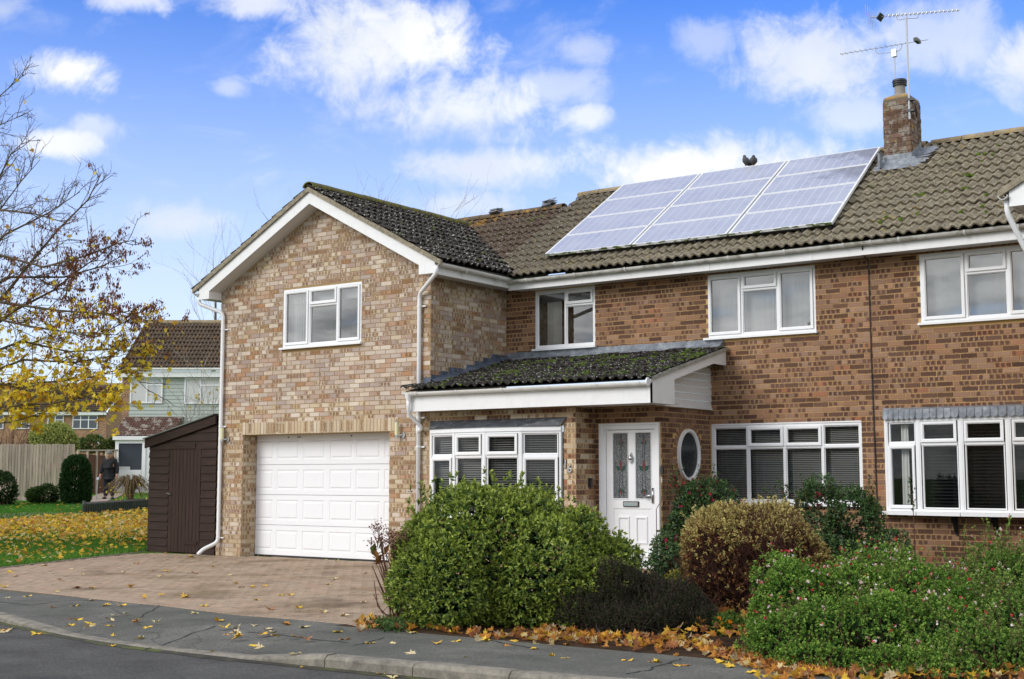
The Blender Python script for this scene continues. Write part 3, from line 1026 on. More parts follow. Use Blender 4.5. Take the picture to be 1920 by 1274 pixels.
# house number 16 in raised metal figures
for ch, x, z in (('1', 7.40, 1.52), ('6', 7.475, 1.45)):
    cu = bpy.data.curves.new('house_number', 'FONT'); cu.body = ch; cu.size = .165; cu.extrude = .008; cu.bevel_depth = .002
    o = bpy.data.objects.new('tmp', cu); COL.objects.link(o)
    dg = bpy.context.evaluated_depsgraph_get()
    me = bpy.data.meshes.new_from_object(o.evaluated_get(dg)); bpy.data.objects.remove(o)
    me.materials.clear(); me.materials.append(STEEL)
    oo = link(bpy.data.objects.new('house_number', me)); oo.parent = house
    oo.matrix_basis = Matrix.Translation(-Vector(ROOTOFF[house.name])) @ Matrix.Translation((x, -.022, z)) @ Matrix.Rotation(math.pi / 2, 4, 'X')

# oval window in the porch side
mb = MB(); nn = 40
P = lambda th, g, c: FO.p(OC[0] + (.335 + g) * math.cos(th), OC[1] + (.385 + g) * math.sin(th), c)
prof = [(.0, -.0), (.0, .045), (-.035, .045), (-.05, .03), (-.055, .012)]
for i in range(nn):
    t0, t1 = 2 * math.pi * i / nn, 2 * math.pi * (i + 1) / nn
    for (g0, c0), (g1, c1) in zip(prof[:-1], prof[1:]): mb.quad(P(t0, g0, c0), P(t1, g0, c0), P(t1, g1, c1), P(t0, g1, c1))
ow = mb.build('oval_window', FRAME, house)
mb = MB(); mb.poly([P(2 * math.pi * i / nn, -.05, .013) for i in range(nn)]); mb.build('pane', mat('textured oval glass', .10, (.012, .014, .016), spec=.6, build=lambda k, p: (bump(k, p, k.noise(k.vmath('MULTIPLY', pos(k), (1., 60., 18.)), 1.0, 3, .6), .5, .01), k.mix(k.step(k.noise(k.vmath('MULTIPLY', pos(k), (1., 110., 35.)), 1.0, 3, .6), .55, .7), (.012, .014, .016), (.06, .065, .07)))[1]), ow)

# wall lights either side of the garage
CREAM = mat('cream lamp glass', .35, hx('d9d8b0'))
for x in (.185, 4.262):
    mb = MB(); mb.tube([FG.p(x, 2.0, .085), FG.p(x, 2.05, .085)], .03, 12); mb.tube([FG.p(x + .07, 2.055, .006), FG.p(x + .07, 2.055, .03)], .052, 14)
    mb.tube([FG.p(x + .07, 2.055, .03), FG.p(x, 2.04, .085)], .014, 8); mb.tube([FG.p(x, 2.255, .085), FG.p(x, 2.27, .085)], .028, 12)
    wl = mb.build('wall_light', STEEL, house, smooth=False)
    mb = MB(); mb.tube([FG.p(x, 2.05, .085), FG.p(x, 2.255, .085)], .034, 14); mb.build('lamp_shade', CREAM, wl, smooth=False)

# ---- wing roof
RX, RZ, TP = 2.45, 6.30, .53
cosp = 1 / math.sqrt(1 + TP * TP)
EX = 5.32
wing_plane = lambda x: RZ - TP * abs(x - RX)
TM = .62; cosm = 1 / math.sqrt(1 + TM * TM)
MY, MZ = 1.58, 4.745
main_plane = lambda y: MZ + TM * (y - MY)
mb = MB()
ZB = .045
yv = lambda x: MY + (wing_plane(x) - MZ) / TM            # where the wing slope meets the main slope
mb.quad((RX, -.30, RZ - ZB), (RX, yv(RX), RZ - ZB), (EX - .02, yv(EX), wing_plane(EX) - ZB), (EX - .02, -.30, wing_plane(EX) - ZB))
mb.quad((-.40, -.30, wing_plane(-.40) - ZB), (-.40, 8, wing_plane(-.40) - ZB), (RX, 8, RZ - ZB), (RX, -.30, RZ - ZB))
wr = mb.build('wing_roof', mat('roofing felt', .95, (.03, .028, .026)), house)
sl = np.array((-cosp, 0, TP * cosp))
tile_field(house, wr, 'wing', (EX + .03, -.335, wing_plane(EX + .03) - .035), (0, 1, 0), sl, 20, 11,
           lambda c, r, q: c[0] > RX + .02 and c[2] > main_plane(c[1]) - .12)
mb = MB()                                                                     # the far slope shows only as its stepped verge
L_ = (RX + .42) / cosp; nr = 11
tl = np.array((cosp, 0, TP * cosp)); nl = np.array((-TP * cosp, 0, cosp))
for r in range(nr):
    o = np.array((-.42, -.335, wing_plane(-.42) - .035)) + tl * (r * .287)
    mb.box(o + nl * .030, tl * .30 - nl * .022, (0, 3.2, 0), nl * .02)
mb.build('far_slope_tiles', TILE['wing'], house, kind='stuff')
mb = MB()                                                                     # mortar bedded verge and undercloak
for sg, xe in ((1, EX + .02), (-1, -.41)):
    a = np.array((RX, -.33, RZ - .05)); b = np.array((xe, -.33, wing_plane(xe) - .05))
    nn_ = 14
    for i in range(nn_):
        p = a + (b - a) * i / nn_; q = a + (b - a) * (i + 1) / nn_
        lift = .012 * (i % 2)
        mb.box(p + np.array((0, -.006 - .004 * rng.random(), -.045)), q - p, (0, .05, 0), (0, 0, .075 + .01 * rng.random()))
mb.build('mortar_verge', mat('verge mortar', .95, build=lambda k, p: (bump(k, p, k.noise(pos(k), 30.0, 5, .7), .6, .01), k.ramp(k.noise(pos(k), 12.0, 5, .7), [(.3, hx('6b6455')), (.55, hx('938a77')), (.75, hx('aea48f'))]))[1]), house)
RIDGE = mat('mossy ridge tile', .95, build=lambda k, p: (bump(k, p, k.noise(pos(k), 25.0, 5, .7), .7, .012), k.mix(k.step(k.noise(pos(k), 9.0, 5, .7), .44, .56), hx('57503f'), hx('6d6c24')))[1])
RIDGE_M = mat('lichened ridge tile', .95, build=lambda k, p: (bump(k, p, k.noise(pos(k), 25.0, 5, .7), .7, .012), k.mix(k.step(k.noise(pos(k), 14.0, 5, .7), .5, .62), k.ramp(k.noise(pos(k), 5.0, 4), [(.3, hx('6e6351')), (.7, hx('9d9077'))]), hx('a58c4c')))[1])
RIDGE_O = mat('orange lichened ridge tile', .95, build=lambda k, p: (bump(k, p, k.noise(pos(k), 25.0, 5, .7), .7, .012), k.mix(k.step(k.noise(pos(k), 8.0, 5, .7), .52, .64), hx('5d5040'), hx('a07a30')))[1])


def ridge(parent, p, q, material, r=.105, L=.45):
    p, q = np.array(p, float), np.array(q, float)
    n_ = max(1, int(np.linalg.norm(q - p) / L)); d = (q - p) / n_
    dn = d / np.linalg.norm(d); s = np.cross(dn, (0, 0, 1.0)); s /= np.linalg.norm(s)
    for i in range(n_):
        mb = MB(); V = []
        a, b = p + d * i + dn * .006, p + d * (i + 1) - dn * .006
        for e, k_ in ((a, rng.normal(0, .003)), (b, rng.normal(0, .003))):
            for rr in (r, r - .02):
                for th in np.linspace(-.12, math.pi + .12, 9): V.append(e + s * rr * 1.25 * math.cos(th) + np.array((0, 0, rr * .85 * math.sin(th) + k_)))
        F = [(j, j + 1, 18 + j + 1, 18 + j) for j in range(8)] + [(9 + j, 9 + 18 + j, 9 + 18 + j + 1, 9 + j + 1) for j in range(8)]
        F += [(j, 9 + j, 9 + j + 1, j + 1) for j in range(8)] + [(18 + j, 18 + j + 1, 27 + j + 1, 27 + j) for j in range(8)]
        mb.add(V, F); mb.build('ridge_tile', material, parent)


ridge(wr, (RX, -.34, RZ - .01), (RX, yv(RX) + .1, RZ - .01), RIDGE)
# bargeboards with a closed box at each foot
mb = MB(); BT, BB = 6.21, 6.0
for sg, xe in ((1, 5.20), (-1, -.27)):
    xi = 4.87 if sg > 0 else 0.0
    zt = lambda x: BT - TP * abs(x - RX); zb_ = lambda x: BB - TP * abs(x - RX)
    q = [(RX, zb_(RX)), (xi, zb_(xi)), (xi, 4.565), (xe, 4.565), (xe, zt(xe)), (RX, zt(RX))]
    f = [np.array((x, -.30, z)) for x, z in q]; g = [v + np.array((0, .025, 0)) for v in f]
    mb.add(f + g, [(0, 1, 4, 5), (1, 2, 3, 4), (6, 11, 10, 7), (7, 10, 9, 8)] + [(i, (i + 1) % 6 + 6, (i + 1) % 6) if False else (i, i + 6, (i + 1) % 6 + 6, (i + 1) % 6) for i in range(6)])
    # box: inner cheek and underside
    mb.quad((xi, -.275, 4.566), (xi, 0, 4.566), (xi, 0, zb_(xi) - .002), (xi, -.275, zb_(xi) - .002))
mb.build('bargeboard', UPVC, house)
mb = MB()
for sg, xe, xi in ((1, 5.20, 4.87), (-1, -.27, 0.0)):
    mb.quad((RX, -.275, BB - .004), (xi, -.275, BB - .004 - TP * abs(xi - RX)), (xi, 0.0, BB - .004 - TP * abs(xi - RX)), (RX, 0.0, BB - .004))
    mb.quad((xi, -.275, 4.57), (xe, -.275, 4.57), (xe, .02, 4.57), (xi, .02, 4.57))
mb.quad((4.87, .0, 4.568), (5.19, 0, 4.568), (5.19, D2, 4.568), (4.87, D2, 4.568))
mb.quad((5.19, 1.70, 4.53), (15.5, 1.70, 4.53), (15.5, D2, 4.53), (5.19, D2, 4.53))
mb.build('soffit', SOFFIT, house)
mb = MB()
mb.aabb(5.175, 5.20, -.272, 1.70, 4.55, 4.76); mb.build('fascia', UPVC, house)
mb = MB(); mb.aabb(5.176, 11.33, 1.70, 1.722, 4.512, 4.70); mb.build('fascia', UPVC, house)
mb = MB(); mb.aabb(-.27, -.248, -.27, 6, 4.57, 4.80); mb.build('fascia', UPVC, house)
for x in (6.6, 8.9, 10.55):
    mb = MB(); mb.aabb(x, x + .05, 1.694, 1.70, 4.511, 4.66); mb.build('fascia_joint', UPVC, house)
mb = MB(); half_gutter(mb, [(5.26, -.33, 4.72), (5.26, 1.64, 4.70)]); mb.build('gutter', GUTTER, house, smooth=False)
mb = MB(); half_gutter(mb, [(5.20, 1.64, 4.665), (11.33, 1.64, 4.69)]); mb.build('gutter', GUTTER_D, house)
mb = MB(); half_gutter(mb, [(-.32, -.33, 4.685), (-.32, 5, 4.665)]); mb.build('gutter', GUTTER, house)


def brackets(parent, pts, axis, material, r=.066):
    for p in pts:
        p = np.array(p, float); mb = MB(); ax = np.array(axis, float); s = np.cross(ax, (0, 0, 1.0))
        th = np.linspace(math.pi * .98, 2 * math.pi * 1.01, 9)
        for a, b in zip(th[:-1], th[1:]):
            A = p + s * r * math.cos(a) + np.array((0, 0, r * math.sin(a))); B = p + s * r * math.cos(b) + np.array((0, 0, r * math.sin(b)))
            mb.quad(A, B, B + ax * .03, A + ax * .03)
            mb.quad(A * 1, A + ax * .03, (A + ax * .03) * 1 + (p - A) * .15, A + (p - A) * .15)
        mb.build('gutter_bracket', material, parent)


brackets(house, [(x, 1.64, 4.667 + (x - 5.2) * .004) for x in (5.6, 6.55, 7.5, 8.4, 9.3, 10.2, 11.1)], (1, 0, 0), GUTTER)
brackets(house, [(5.26, y, 4.68) for y in (.35, 1.25)], (0, 1, 0), GUTTER)
# downpipes on the wing
PIPE = mat('white downpipe', .3, (.82, .83, .84))


def downpipe(parent, pts, clips=(), r=.034, fr=FG, shoe=None):
    mb = MB(); mb.tube(bent(pts, .09), r, 12)
    p = mb.build('downpipe', PIPE, parent, smooth=True)
    for (x, y, z) in clips:
        mb = MB(); mb.tube([(x, y, z - .012), (x, y, z + .012)], r + .006, 12); mb.box((x, y + .02, z - .012), (.105, 0, 0), (0, .02, 0), (0, 0, .022)); mb.build('pipe_clip', PIPE, p)
    return p


downpipe(house, [(-.30, -.27, 4.64), (-.30, -.27, 4.50), (.12, -.06, 4.32), (.12, -.06, .24), (-.02, -.28, .12), (-.06, -.36, .03)],
         [(.12, -.06, z) for z in (4.02, 2.28, .32)])
downpipe(house, [(5.25, -.33, 4.66), (5.25, -.33, 4.55), (4.69, -.06, 4.30), (4.69, -.06, 0.05)], [(4.69, -.06, z) for z in (4.10, 2.32, 1.86, .6)])
mb = MB(); mb.tube([(4.69, -.06, 2.08), (4.69, -.06, 2.20)], .042, 12); mb.build('pipe_collar', PIPE, house)

# ---- main roof
mb = MB()
RYM, RYE = 4.80, 4.33
zr = lambda y: main_plane(y) - ZB
mb.quad((5.3, MY + .02, zr(MY)), (11.33, MY + .02, zr(MY)), (11.33, RYM, zr(RYM)), (4.62, RYM, zr(RYM)))
mb.add([(5.3, MY + .02, zr(MY)), (4.62, RYM, zr(RYM)), (4.62, RYE, zr(RYE)), (.4, RYE, zr(RYE)), (2.4, yv(RX), zr(yv(RX)))], [(0, 1, 2, 3, 4)])
mb.quad((4.6, RYM, zr(RYM)), (11.33, RYM, zr(RYM)), (11.33, RYM + 3.2, zr(RYM) - 2), (4.6, RYM + 3.2, zr(RYM) - 2))
mb.add([(4.60, RYE, zr(RYE)), (4.60, RYM, zr(RYM)), (4.60, RYM + 3.2, zr(RYM) - 2), (4.60, RYE, zr(RYM) - 2)], [(0, 1, 2, 3)])
mr = mb.build('main_roof', bpy.data.materials['roofing felt'], house)
tm = np.array((0, cosm, TM * cosm))
PANX0, PANX1 = 5.72, 10.86
valley = lambda y: RX + (RZ - main_plane(y)) / TP                             # X of the valley at this Y


def keep_main(c, r, q):
    if c[0] < valley(c[1]) + .02: return False
    if c[0] < 4.60: return False
    if c[1] > RYM - .02 or c[0] > 11.33: return False
    if 5.95 < c[0] < 10.45 and 2.3 < c[1] < 4.6: return False                 # wholly under the solar panels
    if 10.93 < c[0] < 11.38 and 4.08 < c[1] < 4.7: return False               # chimney
    return True


def keep_ext(c, r, q):
    return valley(c[1]) + .02 < c[0] <= 4.60 and c[1] < RYE - .03


nrow = int((RYM - MY) / cosm / TG) + 1
o = np.array((5.28 - 16 * TW, MY - .03, main_plane(MY - .03) - .035))
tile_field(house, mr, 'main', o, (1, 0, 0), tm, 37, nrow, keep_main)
tile_field(house, mr, 'ext', o, (1, 0, 0), tm, 37, nrow, keep_ext)
ridge(mr, (4.62, RYM + .04, main_plane(RYM) + .0), (11.33, RYM + .04, main_plane(RYM) + .0), RIDGE_M)
ridge(mr, (1.2, RYE + .03, main_plane(RYE) + .0), (4.58, RYE + .03, main_plane(RYE) + .0), RIDGE_O)
mb = MB()
for i in range(8):                                                            # lead valley gutter
    y0, y1 = MY + (yv(RX) - MY) * i / 8, MY + (yv(RX) - MY) * (i + 1) / 8
    mb.quad((valley(y0) - .08, y0, main_plane(y0) - .02), (valley(y0) + .08, y0, main_plane(y0) - .03), (valley(y1) + .08, y1, main_plane(y1) - .03), (valley(y1) - .08, y1, main_plane(y1) - .02))
mb.build('valley_lining', LEAD_D, mr)
for x in (3.0, 4.25):                                                         # lead saddles on the lower ridge
    mb = MB(); nn_ = 9
    for i in range(nn_):
        a, b = x + rng.normal(0, .03), RYE + rng.normal(0, .03)
        mb.box((a - .09, b - .12, main_plane(RYE) + .05 + .01 * i), (.16 + rng.normal(0, .03), rng.normal(0, .03), .02), (0, .2, rng.normal(0, .05)), (0, 0, .012))
    mb.build('lead_saddle', LEAD, mr)

# ---- chimney
CX0, CX1, CY0, CY1, CZ = 10.885, 11.315, 4.05, 4.54, 7.395
mb = MB(); mb.aabb(CX0, CX1, CY0, CY1, 5.9, CZ); ch = mb.build('chimney', mat('sooty mortar', .95, hx('6e6252')), house)
for fr, wd in ((Frame((CX0, CY0, 0), (1, 0, 0), (0, -1, 0)), CX1 - CX0), (Frame((CX1, CY0, 0), (0, 1, 0), (1, 0, 0)), CY1 - CY0), (Frame((CX0, CY1, 0), (0, -1, 0), (-1, 0, 0)), CY1 - CY0)):
    for j in range(80, 98):
        z = j * .075
        if z < 6.05: continue
        segs = ((.0, .22), (.23, .45), (.46, wd)) if j % 2 else ((.0, .105), (.115, .335), (.345, wd))
        for (p, q) in segs:
            q = min(q, wd)
            if q - p > .02: piece(house, ch, 'chimney_brick', 'brick_chimney', fr.M(p, z + .003, rng.normal(.002, .003), q - p, .069), (*rng.random(3), (q - p) / .215))
mb = MB(); mb.aabb(CX0 + .01, CX1 - .01, CY0 + .01, CY1 - .01, CZ, CZ + .03)
V = [(CX0 + .01, CY0 + .01, CZ + .03), (CX1 - .01, CY0 + .01, CZ + .03), (CX1 - .01, CY1 - .01, CZ + .03), (CX0 + .01, CY1 - .01, CZ + .03), (CX0 + .12, CY0 + .15, CZ + .10), (CX1 - .12, CY0 + .15, CZ + .10), (CX1 - .12, CY1 - .15, CZ + .10), (CX0 + .12, CY1 - .15, CZ + .10)]
mb.add(V, [(0, 1, 5, 4), (1, 2, 6, 5), (2, 3, 7, 6), (3, 0, 4, 7), (4, 5, 6, 7)])
mb.build('mortar_flaunching', mat('lichened flaunching', .95, build=lambda k, p: k.mix(k.step(k.noise(pos(k), 9.0, 4, .7), .45, .6), hx('8d806a'), hx('b08a48'))), ch)
pc = np.array(((CX0 + CX1) / 2 - .02, (CY0 + CY1) / 2, 0))
mb = MB(); mb.tube([pc + (0, 0, CZ + .08), pc + (0, 0, CZ + .13), pc + (0, 0, CZ + .27)], [.105, .085, .085], 16)
mb.build('chimney_pot', mat('grey clay pot', .8, hx('8e8a83')), ch, smooth=False)
mb = MB()
for i in range(2): mb.tube([pc + (0, 0, CZ + .26 + i * .035), pc + (0, 0, CZ + .28 + i * .035)], [.112, .112], 18)
mb.tube([pc + (0, 0, CZ + .26), pc + (0, 0, CZ + .33)], .09, 16); mb.tube([pc + (0, 0, CZ + .325), pc + (0, 0, CZ + .36)], [.118, .108], 18)
mb.build('chimney_cowl', BLACK, ch)
mb = MB()
sl_ = lambda y: main_plane(y) + .035
mb.quad((CX0 - .17, CY0 - .16, sl_(CY0 - .16)), (CX1 + .22, CY0 - .16, sl_(CY0 - .16)), (CX1 + .05, CY0 - .004, sl_(CY0) + .10), (CX0 - .02, CY0 - .004, sl_(CY0) + .10))
mb.quad((CX0 - .02, CY0 - .012, sl_(CY0) + .02), (CX1 + .02, CY0 - .012, sl_(CY0) + .02), (CX1 + .02, CY0 - .012, sl_(CY0) + .17), (CX0 - .02, CY0 - .012, sl_(CY0) + .17))
mb.quad((CX1 + .012, CY0 - .02, sl_(CY0)), (CX1 + .012, CY1, sl_(CY1)), (CX1 + .012, CY1, sl_(CY1) + .15), (CX1 + .012, CY0 - .02, sl_(CY0) + .17))
ys = np.linspace(CY0 - .1, CY1, 7)
for a, b in zip(ys[:-1], ys[1:]):
    mb.quad((CX1 + .012, a, sl_(a) + .03), (CX1 + .26 + rng.normal(0, .03), a, sl_(a) + .02 + .03 * rng.random()), (CX1 + .26 + rng.normal(0, .03), b, sl_(b) + .02 + .03 * rng.random()), (CX1 + .012, b, sl_(b) + .03))
mb.quad((CX0 - .18, CY0 - .1, sl_(CY0 - .1) + .01), (CX0 - .012, CY0 - .1, sl_(CY0 - .1) + .02), (CX0 - .012, CY1, sl_(CY1) + .02), (CX0 - .18, CY1, sl_(CY1) + .01))
mb.box((CX0 - .045, CY0 - .2, sl_(CY0) - .06), (.035, 0, 0), (0, .12, .02), (0, 0, .24))
mb.build('chimney_flashing', LEAD, ch)

# ---- porch and bow window roof
PX0, PX1, PY0, PZ0, PT = 4.62, 9.05, -.345, 2.765, .255
cpo = 1 / math.sqrt(1 + PT * PT)
porch_plane = lambda y: PZ0 + PT * (y - PY0)
mb = MB()
mb.quad((PX0, PY0 + .02, porch_plane(PY0) - .045), (PX1 - .03, PY0 + .02, porch_plane(PY0) - .045), (PX1 - .03, D2, porch_plane(D2) - .045), (PX0, D2, porch_plane(D2) - .045))
po = mb.build('porch_roof', bpy.data.materials['roofing felt'], house)
tp = np.array((0, cpo, PT * cpo))
tile_field(house, po, 'porch', (PX1 + .01 - 15 * TW, PY0, porch_plane(PY0) - .035), (1, 0, 0), tp, 15, 8, lambda c, r, q: c[1] < 0 or c[0] > W + .02, jitter=.005)
mb = MB()
mb.aabb(PX0 + .07, PX1, -.30, -.276, 2.405, 2.685)
mb.build('porch_fascia', UPVC, house)
mb = MB()
mb.quad((PX0 + .08, -.276, 2.41), (PX1 - .02, -.276, 2.41), (PX1 - .02, .55, 2.42), (PX0 + .08, .55, 2.42))
mb.quad((8.735, .55, 2.421), (PX1 - .02, .55, 2.421), (PX1 - .02, .36, 2.421), (8.735, .36, 2.421))
mb.build('porch_soffit', SOFFIT, house)
mb = MB(); half_gutter(mb, [(PX0 + .02, -.362, 2.700), (PX1 - .02, -.362, 2.692)], .056); mb.build('porch_gutter', GUTTER, house)
brackets(house, [(x, -.362, 2.698) for x in (4.9, 5.7, 6.55, 7.4, 8.2, 8.9)], (1, 0, 0), GUTTER)
mb = MB(); mb.tube([(PX1 - .03, -.362, 2.692), (PX1 - .012, -.362, 2.692)], .06, 12); mb.build('gutter_end_cap', PIPE, house)
# gable end of the porch roof: barge, box and boarded spandrel
zt = lambda y: porch_plane(y) - .06
f = [(-.30, 2.405), (.36, 2.405), (.36, zt(.36) - .12), (1.62, zt(1.62) - .12), (1.62, zt(1.62) - .13), (2.0, zt(1.62) - .13), (2.0, zt(2.0)), (-.30, zt(-.30))]
mb = MB()
A = [np.array((PX1, y, z)) for y, z in f]; B = [v - np.array((.022, 0, 0)) for v in A]
mb.add(A + B, [(0, 1, 2, 7), (2, 3, 6, 7), (3, 4, 5, 6)] + [(i, i + 8, (i + 1) % 8 + 8, (i + 1) % 8) for i in range(8)])
mb.quad((8.74, .359, 2.406), (PX1 - .02, .359, 2.406), (PX1 - .02, .359, zt(.36) - .1), (8.74, .359, zt(.36) - .1))
mb.build('porch_bargeboard', UPVC, house)
zz0 = 2.43
for i in range(7):
    za, zb_ = zz0 + i * .105, zz0 + (i + 1) * .105 - .004
    y0 = max(.30, (za + .25 - PZ0) / PT + PY0)
    if y0 > 2.0: break
    y1_ = max(.30, (zb_ + .22 - PZ0) / PT + PY0)
    mb = MB(); mb.add([(8.77, y0, za), (8.77, D2, za), (8.758, D2, zb_), (8.758, min(y1_, D2 - .01), zb_), (8.74, y0, za), (8.74, D2, za)], [(0, 1, 2, 3), (0, 4, 5, 1)])
    mb.build('cladding_board', UPVC, house)
mb = MB(); mb.aabb(8.738, 8.78, .36, D2, 2.405, 2.43); mb.build('cladding_trim', UPVC, house)
mb = MB()                                                                     # mortared verge of the porch roof, one step per tile
for r in range(8):
    p = np.array((PX1 - .005, PY0 + .04, porch_plane(PY0 + .04) - .055)) + tp * (r * .3)
    mb.box(p, tp * .3, (.028, 0, 0), (0, 0, .045 + .012 * rng.random()))
    mb.box(p + tp * .02, tp * .24, (.034, 0, 0), (0, 0, .05))
mb.build('porch_verge', mat('grey verge mortar', .9, build=lambda k, p: k.ramp(k.noise(pos(k), 12.0, 5, .7), [(.3, hx('77756d')), (.6, hx('a9a79d'))])), po)
mb = MB()
n_ = 24
for i in range(n_):                                                           # lead apron along the wall
    a, b = W + (8.98 - W) * i / n_, W + (8.98 - W) * (i + 1) / n_
    z = porch_plane(D2)
    mb.quad((a, D2 - .20, porch_plane(D2 - .20) + .02 + .012 * math.sin(i * 9)), (b, D2 - .20, porch_plane(D2 - .2) + .02 + .012 * math.sin((i + 1) * 9)), (b, D2 - .012, z + .035), (a, D2 - .012, z + .035))
    mb.quad((a, D2 - .012, z + .035), (b, D2 - .012, z + .035), (b, D2 - .012, z + .115 + .004 * (i % 2)), (a, D2 - .012, z + .115 + .004 * (i % 2)))
mb.quad((8.98, D2 - .15, porch_plane(D2 - .15) + .02), (8.99, D2 - .01, porch_plane(D2) - .06), (8.99, D2 - .012, porch_plane(D2) + .115), (8.98, D2 - .02, porch_plane(D2) + .11))
mb.build('lead_apron', LEAD, po)
BLUELEAD = mat('blue grey lead', .5, build=lambda k, p: k.ramp(k.noise(pos(k), 8.0, 5, .65), [(.3, hx('3a4250')), (.55, hx('566072')), (.8, hx('8b95a8'))]))
mb = MB()                                                                     # stepped flashing up the return wall
zst = [porch_plane(0) + .03]
nst = 9
for i in range(nst):
    y0, y1 = D2 * i / nst, D2 * (i + 1) / nst
    zt_ = math.floor((porch_plane(y0) + .19) / .075) * .075
    mb.quad((W + .011, y0, porch_plane(y0) - .03), (W + .011, y1, porch_plane(y1) - .03), (W + .011, y1, zt_ + .0), (W + .011, y0 + .02, zt_))
    mb.quad((W + .012, y0, porch_plane(y0) + .07), (W + .14, y0, porch_plane(y0) + .02), (W + .14, y1, porch_plane(y1) + .02), (W + .012, y1, porch_plane(y1) + .07))
mb.quad((W - .13, -.010, porch_plane(0) - .05), (W + .012, -.010, porch_plane(0) - .05), (W + .012, -.010, porch_plane(0) + .11), (W - .13, -.010, porch_plane(0) + .11))
mb.build('step_flashing', BLUELEAD, po)
MOSS = mat('moss cushion', .95, spec=.1, build=lambda k, p: k.ramp(k.noise(pos(k), 30.0, 4, .6), [(.3, hx('2c3a10')), (.7, hx('5c7422'))]))


def moss(parent, spots):
    mb = MB()
    for (c, nrm, r) in spots:
        th = np.linspace(0, 2 * math.pi, 8)[:-1]
        a = np.cross(nrm, (0.3, .5, .8)); a /= np.linalg.norm(a); b = np.cross(nrm, a)
        V = [np.array(c) + nrm * r * .55]
        for k_, (q, h) in enumerate(((.6, .42), (1.0, -.15))):
            for t in th: V.append(np.array(c) + (a * math.cos(t) + b * math.sin(t)) * r * q * rng.uniform(.75, 1.25) + nrm * r * h)
        F = [(0, 1 + i, 1 + (i + 1) % 7) for i in range(7)] + [(1 + i, 8 + i, 8 + (i + 1) % 7, 1 + (i + 1) % 7) for i in range(7)]
        mb.add(V, F)
    return mb.build('moss', MOSS, parent, smooth=True, kind='stuff')


nrm = np.array((0, -PT * cpo, cpo)); sp = []
for i in range(230):
    x = rng.uniform(5.2, 9.0); y = rng.uniform(-.3, 1.8)
    if rng.random() > .25 + .75 * ((x - 5.2) / 3.8) ** 1.3: continue
    row = round((y - PY0) / (TG * cpo)) * TG * cpo + PY0 + rng.normal(0, .02)
    cl = rng.integers(1, 4)
    for q in range(cl): sp.append(((x + rng.normal(0, .04), row + rng.normal(0, .03), porch_plane(row) + .018), nrm, rng.uniform(.012, .034)))
moss(po, sp)
nrm = np.array((0, -TM * cosm, cosm)); sp = []
for i in range(26):
    x = rng.uniform(11.5, 13.6); y = rng.uniform(1.8, 4.4)
    for q in range(rng.integers(1, 4)): sp.append(((x + rng.normal(0, .06), y + rng.normal(0, .03), main_plane(y) + .02), nrm, rng.uniform(.02, .05)))
MOSS_N = sp
# swan neck from the porch gutter into the main pipe
downpipe(house, [(4.73, -.362, 2.60), (4.73, -.362, 2.44), (4.70, -.28, 2.34), (4.80, -.10, 2.16), (4.70, -.075, 2.10)], r=.031)
mb = MB(); mb.tube([(4.73, -.362, 2.58), (4.73, -.362, 2.69)], [.036, .062], 10); mb.build('pipe_hopper', PIPE, house)
mb = MB()
for i in range(14): mb.tube([(4.72, -.362, 2.66), np.array((4.72, -.362, 2.72)) + rng.normal(0, .025, 3)], [.006, .002], 4)
mb.build('weed_tuft', MOSS, house, kind='stuff')
# cable down the party line
mb = MB(); mb.tube(bent([(11.40, 1.62, 4.75), (11.36, 1.68, 4.60), (11.34, 1.80, 4.51), (11.31, 2.04, 4.49), (11.315, 2.043, 3.0), (11.335, 2.043, 1.2), (11.345, 2.043, .1)], .05), .009, 6); mb.build('cable', BLACK, house)

# ---- solar array
solar = thing('solar_array', 'array of twelve pale reflecting solar panels in silver frames on the main tiled roof', 'solar panels', (8.3, 3.2, main_plane(3.2)))


def solar_b(dirty):
    def b(k, p):
        u, v, _ = k.sep(uvn(k))
        def line(x, nn_, w):
            f = k.math('ABSOLUTE', k.math('SUBTRACT', k.math('FRACT', k.math('MULTIPLY', x, nn_)), .5))
            return k.step(f, .5 - w, .5 - w * .5)
        ln = k.math('MAXIMUM', line(u, 10.0, .045), k.math('MULTIPLY', line(v, 6.0, .03), .6))
        bus = k.math('MULTIPLY', line(v, 18.0, .05), .35)
        P = pos(k)
        g = k.noise(P, 16.0, 2, .5)
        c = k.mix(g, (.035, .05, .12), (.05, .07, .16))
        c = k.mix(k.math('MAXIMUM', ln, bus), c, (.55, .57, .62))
        sky_sheen = k.step(k.noise(P, 2.2, 5, .65), .35, .75, .54, .64)  # pale sky reflection painted into the cell colour, slightly mottled
        c = k.mix(sky_sheen, c, (.61, .63, .71))
        if dirty:
            st = k.math('ADD', k.math('MULTIPLY', u, .75), k.math('MULTIPLY', v, .55))
            m_ = k.math('MULTIPLY', k.step(k.math('ADD', st, k.math('MULTIPLY', k.math('SUBTRACT', k.noise(P, 4.0, 6, .75), .5), 1.5)), .62, 1.15), .65)
            c = k.mix(m_, c, (.10, .095, .10))
        rn = k.step(k.noise(P, 3.0, 4, .6), .3, .7, .26, .36)
        k.put(p.inputs['Roughness'], rn)
        return c
    return b


